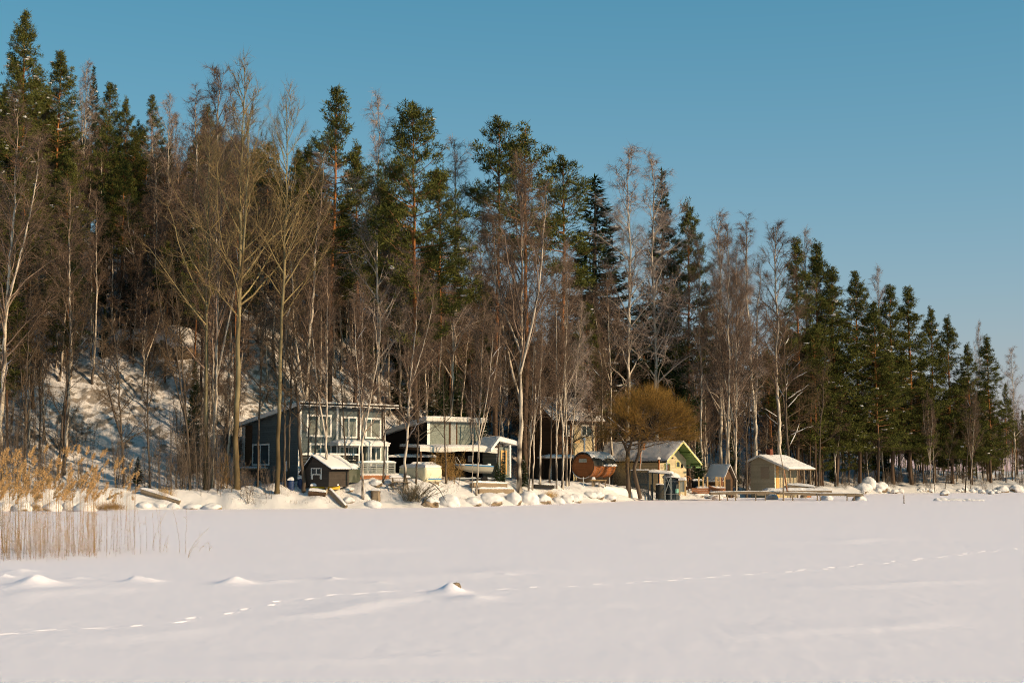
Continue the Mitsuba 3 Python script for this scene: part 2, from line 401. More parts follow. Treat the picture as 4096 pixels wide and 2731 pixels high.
def pine(seed, H=20.0, foot=0.5, R=2.9, dens=1.0, snow=0, shape=1.0):
    rng = np.random.default_rng(seed)
    tr, cr, sn = Geo(), Geo(), Geo()
    P = axis_path(H, 22, rng, 0.006)
    t = np.linspace(0, 1, 22)
    low, high = np.array([0.095, 0.066, 0.048]), np.array([0.34, 0.135, 0.048])
    col = low + (high - low) * sstep(0.22, 0.55, t)[:, None]
    tr.tube(P, 0.012 + 0.0072 * H * (1 - t) ** 0.85, col[:, None] * rng.uniform(0.7, 1.25, (22, 7, 1)), 7)
    for _ in range(22):                                   # dead stubs under the crown
        z = rng.uniform(0.2, foot + 0.1)
        p = at_path(P, np.array(z))
        d = dirs(rng.uniform(0, 6.28), rng.uniform(-0.3, 0.4))
        tr.spikes(p[None], (p + d * rng.uniform(0.4, 1.4))[None], 0.022, np.array([0.14, 0.10, 0.08]))
    z = foot * H
    LP, LD, LL, LC = [], [], [], []
    while z < H - 0.3:
        s = (z - foot * H) / (H - foot * H)
        prof = ((1 - s ** (1.7 * shape)) ** 0.75 if shape >= 1 else (1 - s) ** (0.85 * shape + 0.1)) * (0.72 + 0.28 * math.sin(min(s * 3.2, 1.57)))
        for k in range(rng.integers(3, 6)):
            if rng.uniform() < 0.10:
                continue
            L = max(0.35, R * prof * rng.uniform(0.55, 1.15))
            az, el = rng.uniform(0, 6.28), -0.12 + 0.95 * s + rng.normal(0, 0.13)
            d = dirs(np.array(az), np.array(el))
            p0 = at_path(P, np.array(min(0.995, (z + rng.uniform(-0.15, 0.15)) / H)))
            u = np.linspace(0, 1, 5)[:, None]
            path = p0 + d * L * u + np.array([0, 0, 1]) * (0.16 * L * u ** 2.2) + rng.normal(0, 0.02 * L, (5, 3)) * u
            tr.tube(path, (0.012 + 0.013 * L) * (1 - 0.8 * u[:, 0]), np.array([0.26, 0.13, 0.065]) if s > 0.1 else np.array([0.15, 0.10, 0.07]), 3)
            m = max(3, int(L * 8.5 * dens))
            side = np.array([-math.sin(az), math.cos(az), 0])
            q = rng.uniform(0.35 if L > 1 else 0.05, 1.03, m) ** 0.8
            c0 = at_path(path, np.clip(q, 0, 1)) + side * (rng.normal(0, 1, m) * 0.30 * L * (1.1 - 0.55 * q))[:, None] + np.array([0, 0, 1]) * rng.normal(0.08, 0.13, m)[:, None]
            tone = rng.uniform(0.6, 1.35, m)
            K = 15
            dd = unit(d * 0.35 + np.array([0, 0, 0.45]) + rng.normal(0, 0.75, (m * K, 3)))
            LP.append(np.repeat(c0, K, 0) + rng.normal(0, 0.09, (m * K, 3)) * [1, 1, 0.7]); LD.append(dd); LL.append(rng.uniform(0.16, 0.34, m * K))
            LC.append(np.repeat(tone, K)[:, None] * np.array([0.080, 0.085, 0.024]) * rng.uniform(0.75, 1.3, (m * K, 1)))
            if snow and rng.uniform() < snow and L > 0.8:
                k = rng.integers(0, m, 2)
                sn.blobs(c0[k] + np.array([0, 0, 0.16]), rng.uniform(0.08, 0.2, 2), 0.45, rng)
        z += rng.uniform(0.30, 0.52) * (1 if s < 0.8 else 0.7)
    LP, LD, LL, LC = np.vstack(LP), np.vstack(LD), np.concatenate(LL), np.vstack(LC)
    cr.leaves(LP, LD, LL, 0.055, LC, rng)
    return [('trunk', tr), ('crown', cr)] + ([('snow', sn)] if sn.n else []), H


def spruce(seed, H=20.0, foot=0.08, R=2.6, dens=1.0, snow=0, droop=0.35):
    rng = np.random.default_rng(seed)
    tr, cr, sn = Geo(), Geo(), Geo()
    P = axis_path(H, 12, rng, 0.003)
    t = np.linspace(0, 1, 12)
    tr.tube(P, 0.01 + 0.009 * H * (1 - t) ** 0.9, np.array([0.12, 0.085, 0.065]), 6)
    z, LP, LD, LL, LC = foot * H, [], [], [], []
    while z < H - 0.2:
        s = (z - foot * H) / (H - foot * H)
        prof = (1 - s) ** 0.82 * (0.8 + 0.2 * math.sin(min(1.57, s * 8)))
        for k in range(rng.integers(4, 6)):
            L = max(0.22, R * prof * rng.uniform(0.65, 1.12))
            az = rng.uniform(0, 6.28)
            el = -0.35 + 0.95 * s + rng.normal(0, 0.08)
            d = dirs(np.array(az), np.array(el))
            p0 = at_path(P, np.array(min(0.99, z / H)))
            u = np.linspace(0, 1, 5)[:, None]
            path = p0 + d * L * u + np.array([0, 0, 1]) * (droop * L * (u ** 2.4) * 0.6 - 0.10 * L * np.sin(u * 3.14))
            tr.tube(path, (0.008 + 0.010 * L) * (1 - 0.8 * u[:, 0]), np.array([0.11, 0.08, 0.06]), 3)
            side = np.array([-math.sin(az), math.cos(az), 0])
            m = max(4, int(L * 34 * dens))
            q = rng.uniform(0.12, 1.0, m)
            sg = rng.choice([-1, 1], m)
            reach = 0.28 * L * (1.08 - q) + 0.10
            c0 = at_path(path, q)
            dd = unit(side * sg[:, None] * 0.8 + d * 0.75 + np.array([0, 0, -0.35]) + rng.normal(0, 0.28, (m, 3)))
            LP.append(c0 + dd * (rng.uniform(0, 0.5, m) * reach)[:, None]); LD.append(dd); LL.append(reach * rng.uniform(0.7, 1.3, m) + 0.12)
            LC.append(np.array([0.030, 0.050, 0.020]) * rng.uniform(0.6, 1.4, (m, 1)))
            h = max(2, m // 2)                          # twigs that hang below the branch
            c1 = at_path(path, rng.uniform(0.1, 0.95, h)) + rng.normal(0, 0.12, (h, 3)) * L * 0.5
            LP.append(c1); LD.append(unit(np.array([0, 0, -1.0]) + rng.normal(0, 0.35, (h, 3)))); LL.append(rng.uniform(0.15, 0.42, h)); LC.append(np.array([0.022, 0.036, 0.016]) * rng.uniform(0.6, 1.3, (h, 1)))
            if snow and rng.uniform() < snow and L > 0.7:
                sn.blobs(at_path(path, rng.uniform(0.4, 0.95, 2)) + np.array([0, 0, 0.06]), rng.uniform(0.09, 0.22, 2), 0.45, rng)
        z += rng.uniform(0.22, 0.36)
    k = 30
    LP.append(np.repeat(P[-1:], k, 0) - np.array([0, 0, 1]) * rng.uniform(0, 0.8, (k, 1))); LD.append(unit(rng.normal(0, 0.5, (k, 3)) + [0, 0, 0.8])); LL.append(np.full(k, 0.3)); LC.append(np.tile([0.03, 0.05, 0.02], (k, 1)))
    cr.leaves(np.vstack(LP), np.vstack(LD), np.concatenate(LL), 0.075, np.vstack(LC), rng)
    return [('trunk', tr), ('crown', cr)] + ([('snow', sn)] if sn.n else []), H


def bare(seed, H=20.0, kind='birch', foot=0.28, spread=1.0, limbs=36, twigs=13, lean=(0, 0), forks=0, snow=0, el0=0.95, rad=0.0072, bend=0.25):
    """A leafless tree: trunk, limbs, and a crown of fine twigs."""
    rng = np.random.default_rng(seed)
    tr, cr, sn = Geo(), Geo(), Geo()
    n, sides = 46, 7
    twig = {'birch': (0.13, 0.092, 0.069), 'aspen': (0.20, 0.145, 0.075), 'alder': (0.10, 0.070, 0.045), 'silver': (0.25, 0.20, 0.175)}[kind]
    limbc = {'birch': (0.21, 0.155, 0.12), 'aspen': (0.26, 0.20, 0.10), 'alder': (0.085, 0.068, 0.052), 'silver': (0.40, 0.34, 0.28)}[kind]
    stems = []
    P = axis_path(H, n, rng, 0.005 if kind == 'aspen' else 0.009, lean)
    stems.append((P, H, (0.0068 if kind == 'aspen' else 0.0062 if kind == 'silver' else 0.0074) * H, 0.0))
    for k in range(forks):
        z0 = rng.uniform(0.22, 0.5)
        p0 = at_path(P, np.array(z0))
        az = rng.uniform(0, 6.28)
        L = H * (0.97 - z0) * rng.uniform(0.75, 1.0)
        u = np.linspace(0, 1, 24)[:, None]
        path = p0 + np.array([math.cos(az), math.sin(az), 0]) * (0.20 * L * spread * (1 - (1 - u) ** 1.8)) + np.array([0, 0, 1]) * L * u + np.cumsum(rng.normal(0, 0.004 * L, (24, 3)), 0) * u
        stems.append((path, L, 0.0040 * H * (1 - z0) * 1.5, z0))
    for P, L, r0, zz in stems:
        m = len(P)
        t = np.linspace(0, 1, m)
        if kind in ('birch', 'silver'):
            col = birch_bark(m, sides, rng, 1.0, 0.10 if zz == 0 else 0)
        elif kind == 'aspen':
            col = np.array([0.25, 0.205, 0.115]) * rng.uniform(0.6, 1.15, (m, sides, 1)) * rng.uniform(0.7, 1.1, (m, 1, 1)) * np.where(t[:, None, None] < 0.18, np.array([0.55, 0.5, 0.48]), 1)
        else:
            col = np.array([0.095, 0.075, 0.058]) * rng.uniform(0.6, 1.4, (m, sides, 1))
        tr.tube(P, 0.012 + r0 * (1 - t) ** 0.9 * (1 + 0.3 * np.exp(-t * 60)), col, sides)
    TP, TM, TQ, TR = [], [], [], []
    cnt = [limbs] + [max(8, int(limbs * 0.5))] * forks
    for (P, L0, r0, zz), nl in zip(stems, cnt):
        f0 = foot if zz == 0 else 0.12
        for k in range(nl):
            z = f0 + (0.985 - f0) * ((k + rng.uniform(0, 1)) / nl) ** 0.85
            s = (z - f0) / (1 - f0)
            p0 = at_path(P, np.array(z))
            L = L0 * (0.24 * (1 - s) ** 0.7 + 0.035) * spread * rng.uniform(0.55, 1.2)
            az = rng.uniform(0, 6.28)
            el = el0 * rng.uniform(0.75, 1.15) + 0.25 * s
            d = dirs(np.array(az), np.array(min(el, 1.45)))
            u = np.linspace(0, 1, 7)[:, None]
            bow = {'birch': -0.10, 'silver': -0.18, 'aspen': 0.22, 'alder': 0.05}[kind]
            path = p0 + d * L * u + np.array([0, 0, 1]) * (bow * L * u ** 2) + np.cumsum(rng.normal(0, 0.040 * L, (7, 3)), 0) * u
            rl = 0.010 + 0.0105 * L
            cc = np.array(limbc) * rng.uniform(0.7, 1.25)
            tr.tube(path, rl * (1 - 0.85 * u[:, 0]), cc, 4)
            if snow and rng.uniform() < snow and el < 0.9:
                sn.tube(path[1:6] + np.array([0, 0, rl * 0.9]), rl * np.array([0.5, 1.0, 1.0, 0.8, 0.3]), np.array([0.86, 0.86, 0.87]), 4)
            nb = max(3, int(3 + L * 2.0))
            q = rng.uniform(0.18, 1.0, nb)
            b0 = at_path(path, q)
            bd = unit(d + rng.normal(0, 0.55, (nb, 3)) + np.array([0, 0, 0.25 if kind == 'aspen' else 0.0]))
            bl = (0.42 * L * (1.15 - q) + 0.30) * rng.uniform(0.7, 1.2, nb)
            b1 = b0 + bd * bl[:, None]
            TP.append(b0); TM.append(b0 * 0.45 + b1 * 0.55 + rng.normal(0, 0.04, b0.shape)); TQ.append(b1 + np.array([0, 0, -0.08 if kind != 'aspen' else 0.1]) * bl[:, None]); TR.append(np.full(nb, rad * 1.9))
            k2 = nb * twigs
            idx = np.repeat(np.arange(nb), twigs)
            w0 = b0[idx] + (b1 - b0)[idx] * rng.uniform(0.1, 1.0, (k2, 1))
            wl = rng.uniform(0.35, 1.0, k2) * (0.55 + 0.13 * min(L, 3.5))
            wd = unit(bd[idx] * 0.8 + rng.normal(0, 0.6, (k2, 3)) + np.array([0, 0, {'birch': 0.05, 'silver': -0.1, 'aspen': 0.5, 'alder': 0.2}[kind]]))
            wm = w0 + wd * (wl * 0.5)[:, None]
            hang = {'birch': 0.55, 'silver': 0.8, 'aspen': -0.25, 'alder': 0.0}[kind]
            w1 = wm + unit(wd + np.array([0, 0, -hang]) + rng.normal(0, 0.15, (k2, 3))) * (wl * 0.55)[:, None]
            TP.append(w0); TM.append(wm); TQ.append(w1); TR.append(np.full(k2, rad))
    TP, TM, TQ, TR = (np.concatenate(x) for x in (TP, TM, TQ, TR))
    col = np.array(twig) * rng.uniform(0.65, 1.35, (len(TP), 1))
    k = (TR > rad) | (rng.uniform(0, 1, len(TP)) < bend)
    cr.bent(TP[k], TM[k], TQ[k], TR[k], col[k])
    cr.spikes(TP[~k], TQ[~k], TR[~k], col[~k])
    return [('trunk', tr), ('crown', cr)] + ([('snow', sn)] if sn.n else []), H


def thicket(seed, H=4.0, stems=9, spread=0.5, twigs=60, col=(0.11, 0.085, 0.065), rad=0.006, fan=0.28):
    """A clump of thin upright stems with side twigs."""
    rng = np.random.default_rng(seed)
    g = Geo()
    for k in range(stems):
        h = H * rng.uniform(0.55, 1.0)
        az = rng.uniform(0, 6.28)
        p0 = np.array([*rng.normal(0, spread, 2), -0.3])
        u = np.linspace(0, 1, 8)[:, None]
        path = p0 + np.array([math.cos(az), math.sin(az), 0]) * (rng.uniform(0.1, 1) * fan * h * u ** 1.3) + np.array([0, 0, 1]) * (h + 0.3) * u + np.cumsum(rng.normal(0, 0.018 * h, (8, 3)), 0) * u
        g.tube(path, (0.006 + 0.0065 * h) * (1 - 0.85 * u[:, 0]), np.array(col) * rng.uniform(0.7, 1.4), 4)
        q = rng.uniform(0.25, 1, twigs)
        P = at_path(path, q)
        l = h * 0.30 * (1.1 - q) * rng.uniform(0.5, 1.3, twigs) + 0.15
        d = unit(rng.normal(0, 0.6, (twigs, 3)) + np.array([0, 0, 0.6]))
        M = P + d * (l * 0.5)[:, None]
        Q = M + unit(d + rng.normal(0, 0.3, (twigs, 3)) + np.array([0, 0, 0.2])) * (l * 0.5)[:, None]
        g.bent(P, M, Q, rad, np.array(col) * rng.uniform(0.8, 1.6, (twigs, 1)))
    return [('stems', g)], H


# ------------------------------------------------------------------ plants: kinds, each with a few builds that the copies share
PROTO = {}


def proto(name, built):
    parts, H = built
    g = {'type': 'shapegroup'}
    for part, geo in parts:
        v, f, c = geo.out()
        g[part] = mikit.ply((v, f), 'mat_snow' if part == 'snow' else 'mat_plant', smooth=(part == 'trunk'), color=c)
    scene['group_' + name] = g
    PROTO.setdefault(name.rstrip('0123456789'), []).append(('group_' + name, H))


for k in range(4):
    proto(f'pine{k}', pine(100 + k, 22, (0.46, 0.36, 0.55, 0.42)[k], (3.5, 3.1, 3.3, 3.7)[k], 1.05, 0.05, (0.85, 1.3, 0.7, 0.8)[k]))
for k in range(2):
    proto(f'snowpine{k}', pine(120 + k, 22, 0.22, 3.9, 1.15, 0.40, 0.75))
for k in range(2):
    proto(f'thinpine{k}', pine(130 + k, 20, 0.60, 2.6, 0.8, 0))
for k in range(3):
    proto(f'spruce{k}', spruce(200 + k, 20, (0.06, 0.15, 0.25)[k], (2.5, 2.9, 2.2)[k], 1.0, 0.12))
for k in range(5):
    proto(f'birch{k}', bare(300 + k, 20, 'birch', (0.30, 0.22, 0.38, 0.25, 0.33)[k], (0.9, 1.05, 0.8, 1.15, 0.75)[k], 38, 17, ((0, 0), (0.03, 0), (-0.02, 0.02), (0, 0.03), (0.02, -0.02))[k], (0, 1, 0, 2, 1)[k], 0.04))
for k in range(2):
    proto(f'silver{k}', bare(320 + k, 20, 'silver', 0.26, 0.85, 46, 15, (0, 0), k, 0.03))
for k in range(2):
    proto(f'aspen{k}', bare(340 + k, 22, 'aspen', (0.42, 0.36)[k], (0.85, 0.75)[k], 40, 7, (0, 0), k, 0, 0.85, 0.0078))
for k in range(3):
    proto(f'alder{k}', bare(360 + k, 14, 'alder', (0.25, 0.3, 0.2)[k], 1.0, 26, 9, ((0.02, 0), (0.08, 0), (-0.06, 0))[k], (1, 0, 2)[k], 0.06, 0.7, 0.0068))
for k in range(2):
    proto(f'lowpine{k}', pine(140 + k, 21, 0.17, 3.6, 1.05, 0.06, 0.8))
    proto(f'highbirch{k}', bare(385 + k, 20, 'birch', 0.5, 0.95, 36, 15, ((0.02, 0), (-0.03, 0.01))[k], k, 0.03))
    proto(f'lightalder{k}', bare(365 + k, 12, 'alder', 0.3, 1.0, 22, 6, ((0.03, 0), (-0.05, 0))[k], 1 - k, 0, 0.75, 0.0055))
for k in range(2):                      # lighter builds for the far rows of the wood
    proto(f'farbirch{k}', bare(390 + k, 14, 'birch', 0.2, 1.2, 26, 7, (0, 0), 0, 0, 0.95, 0.014, 0.0))
proto('farpine0', pine(395, 16, 0.3, 3.0, 0.8, 0, 0.8))
proto('vase0', bare(380, 20, 'birch', 0.34, 1.25, 46, 11, (-0.02, 0), 3, 0.02, 1.12))
proto('snowalder0', bare(370, 14, 'alder', 0.15, 1.05, 34, 11, (0.04, 0), 1, 0.5, 0.55, 0.0068))
for k in range(3):
    proto(f'thicket{k}', thicket(400 + k, 4.5, (8, 11, 7)[k], (0.4, 0.7, 0.5)[k]))
for k in range(2):
    proto(f'goldthicket{k}', thicket(410 + k, 3.0, 12, 0.5, 60, (0.24, 0.15, 0.06)))


def plant(kind, name, u, vtop, D, label, category, group=None, width=1.0, variant=None, height=None, rz=None, dx=0.0, tilt=0.0, sink=0.1, rngp=np.random.default_rng(77)):
    """A plant whose foot stands on the ground at distance D below u, as tall as reaches the row vtop (or as height says)."""
    kinds = PROTO[kind]
    g, H0 = kinds[rngp.integers(0, len(kinds)) if variant is None else variant]
    if D > 1000:                       # the row of the foot is given instead
        D = gh(u, D - 1000)[1]
    p = pt(u, HZ, D)
    z = surf(p[0], D)
    h = height or (pt(u, vtop, D)[2] - z)
    s = h / H0
    key = thing(name, label, category, group)
    if 'snow' in scene[g]:
        labels[key + '__snow'] = {'kind': 'stuff'}
    rz = rngp.uniform(0, 360) if rz is None else rz
    scene[key] = {'type': 'instance', 'to_world': T().translate([p[0] + dx, D, z - sink]).rotate([0, 1, 0], tilt).scale([s * width, s * width, s]).rotate([0, 0, 1], rz), 'group': {'type': 'ref', 'id': g}}
    return key


# ------------------------------------------------------------------ the wood: the trees that make the skyline, then the ones that stand out in front, then the rest
SKY_U = [0, 20, 60, 100, 150, 190, 232, 265, 330, 370, 430, 490, 548, 600, 650, 700, 755, 820, 870, 920, 960, 1030, 1080, 1135, 1205, 1285, 1330, 1375, 1440, 1510, 1580, 1650, 1740, 1800, 1850, 1890, 1975, 2040, 2090, 2145, 2200, 2270, 2330, 2400]
SKY_V = [30, 25, 90, 115, 150, 155, 190, 225, 220, 215, 200, 165, 155, 240, 225, 250, 200, 300, 225, 260, 235, 320, 320, 275, 290, 365, 420, 405, 345, 360, 470, 490, 505, 520, 545, 565, 625, 640, 660, 710, 735, 775, 810, 840]
TALL = [  # kind, u, row of the top, distance, width, label
    ('snowpine', 22, 25, 138, 1.0, 'tallest pine at the left edge, snow on its boughs'),
    ('snowpine', 104, 112, 142, 1.1, 'second tallest pine at the left, snow patches on its boughs'),
    ('silver', 168, 140, 150, 1.0, 'pale birch top on the skyline right of the two tallest pines'),
    ('spruce', 189, 150, 156, 0.8, 'narrow dark spruce pointing above the pale birch top at the left'),
    ('pine', 232, 187, 158, 0.8, 'slim dark conifer on the skyline right of the narrow spruce'),
    ('pine', 268, 224, 150, 0.9, 'shorter dark conifer on the left skyline, lit brown at its top'),
    ('pine', 331, 218, 156, 1.0, 'dark pine standing alone in a skyline gap left of the tall bare aspens'),
    ('silver', 372, 214, 146, 0.9, 'thin bare birch crown against the sky left of the tall aspens'),
    ('birch', 432, 200, 140, 1.0, 'bare birch with bluish twig haze left of the highest bare crown'),
    ('birch', 490, 158, 132, 1.05, 'highest bare birch crown, reddish twigs against the sky'),
    ('pine', 600, 325, 150, 1.0, 'dark conifer behind the bare aspens above the grey house'),
    ('pine', 700, 330, 150, 0.9, 'dark pine half hidden left of the broad pine over the grey house'),
    ('pine', 757, 198, 141, 1.12, 'broad tall pine on the skyline over the grey house'),
    ('pine', 812, 330, 150, 1.0, 'lower dark pine between broad pine and white birch'),
    ('silver', 872, 222, 133, 0.78, 'tall white birch with drooping twigs behind the grey house'),
    ('pine', 954, 232, 133, 1.05, 'tall pine with orange trunk and heavy green right side'),
    ('pine', 1005, 400, 143, 1.05, 'dark pine right behind the orange trunked pine'),
    ('silver', 1035, 318, 152, 0.9, 'faint bare birch crown on the skyline between two pine groups'),
    ('thinpine', 1136, 273, 150, 1.0, 'left one of two open crowned pines near the middle of the skyline'),
    ('thinpine', 1204, 288, 147, 1.15, 'right one of two open crowned pines, one bough reaching right'),
    ('thinpine', 1287, 362, 160, 1.1, 'greyish sparse pine right of the two open crowned pines'),
    ('spruce', 1376, 403, 174, 2.2, 'very dark broad spruce near the middle of the skyline'),
    ('silver', 1440, 342, 166, 1.0, 'left one of two pale birch crowns right of the dark spruce'),
    ('silver', 1512, 352, 170, 1.0, 'right one of two pale birch crowns, behind the pointed spruce'),
    ('spruce', 1527, 387, 176, 1.0, 'pointed dark spruce in front of the pale birch crowns'),
    ('pine', 1584, 466, 175, 0.95, 'dark pine stepping down right of the pointed spruce'),
    ('silver', 1652, 488, 172, 1.05, 'bare birch with rounded grey crown right of the dark pines'),
    ('birch', 1738, 503, 182, 1.1, 'broad bare birch crown, middle of the three over the right cabin'),
    ('birch', 1790, 512, 186, 1.1, 'bare birch crown leaning right over the right cabin'),
    ('lowpine', 1836, 543, 200, 0.8, 'dark pine top behind the right edge of the birch crowns'),
    ('silver', 1856, 528, 205, 0.7, 'faint bare treetop just right of a small dark pine top'),
    ('lowpine', 1884, 557, 204, 0.95, 'first tall green pine right of the bare birches'),
    ('lowpine', 1920, 610, 204, 1.0, 'green pine on the right slope, close behind the first tall one'),
    ('snowpine', 1975, 622, 209, 0.9, 'open topped pine with small snow patches on the right slope'),
    ('silver', 2028, 612, 214, 0.7, 'thin bare birch top between the pines at the right'),
    ('snowpine', 2016, 690, 206, 0.95, 'big pine close to the right shore, snow lumps low in its crown'),
    ('lowpine', 2052, 652, 212, 0.95, 'tall dense pine with thick dark crown at the right shore'),
    ('lowpine', 2094, 656, 214, 1.0, 'tall pine with long orange trunk at the right shore'),
    ('lowpine', 2146, 708, 218, 0.9, 'pine with narrow top, fourth from the end of the right shore'),
    ('lowpine', 2188, 728, 219, 1.0, 'brownish pine with dead lower boughs at the right shore'),
    ('silver', 2256, 738, 232, 0.5, 'very thin bare treetop over the last pines at the right'),
    ('lowpine', 2232, 790, 219, 0.95, 'green pine before the last dark one at the right shore'),
    ('lowpine', 2275, 772, 221, 1.0, 'last tall dark pine on the right shore'),
    ('silver', 2332, 798, 232, 0.85, 'bare birch at the right edge against the sky'),
]
KINDS = {'lowpine': ('pine_tree', 'pine tree'), 'highbirch': ('birch_tree', 'birch tree'), 'lightalder': ('alder_tree', 'alder tree'), 'pine': ('pine_tree', 'pine tree'), 'snowpine': ('pine_tree', 'pine tree'), 'thinpine': ('pine_tree', 'pine tree'), 'spruce': ('spruce_tree', 'spruce tree'), 'birch': ('birch_tree', 'birch tree'),
         'silver': ('birch_tree', 'birch tree'), 'aspen': ('aspen_tree', 'aspen tree'), 'vase': ('birch_tree', 'birch tree'), 'alder': ('alder_tree', 'alder tree'), 'snowalder': ('alder_tree', 'alder tree')}
for kind, u, v, D, w, lab in TALL:
    plant(kind, KINDS[kind][0], u, v, D, lab, KINDS[kind][1], width=w * (1.3 if u > 1830 and kind != 'silver' else 1.0))

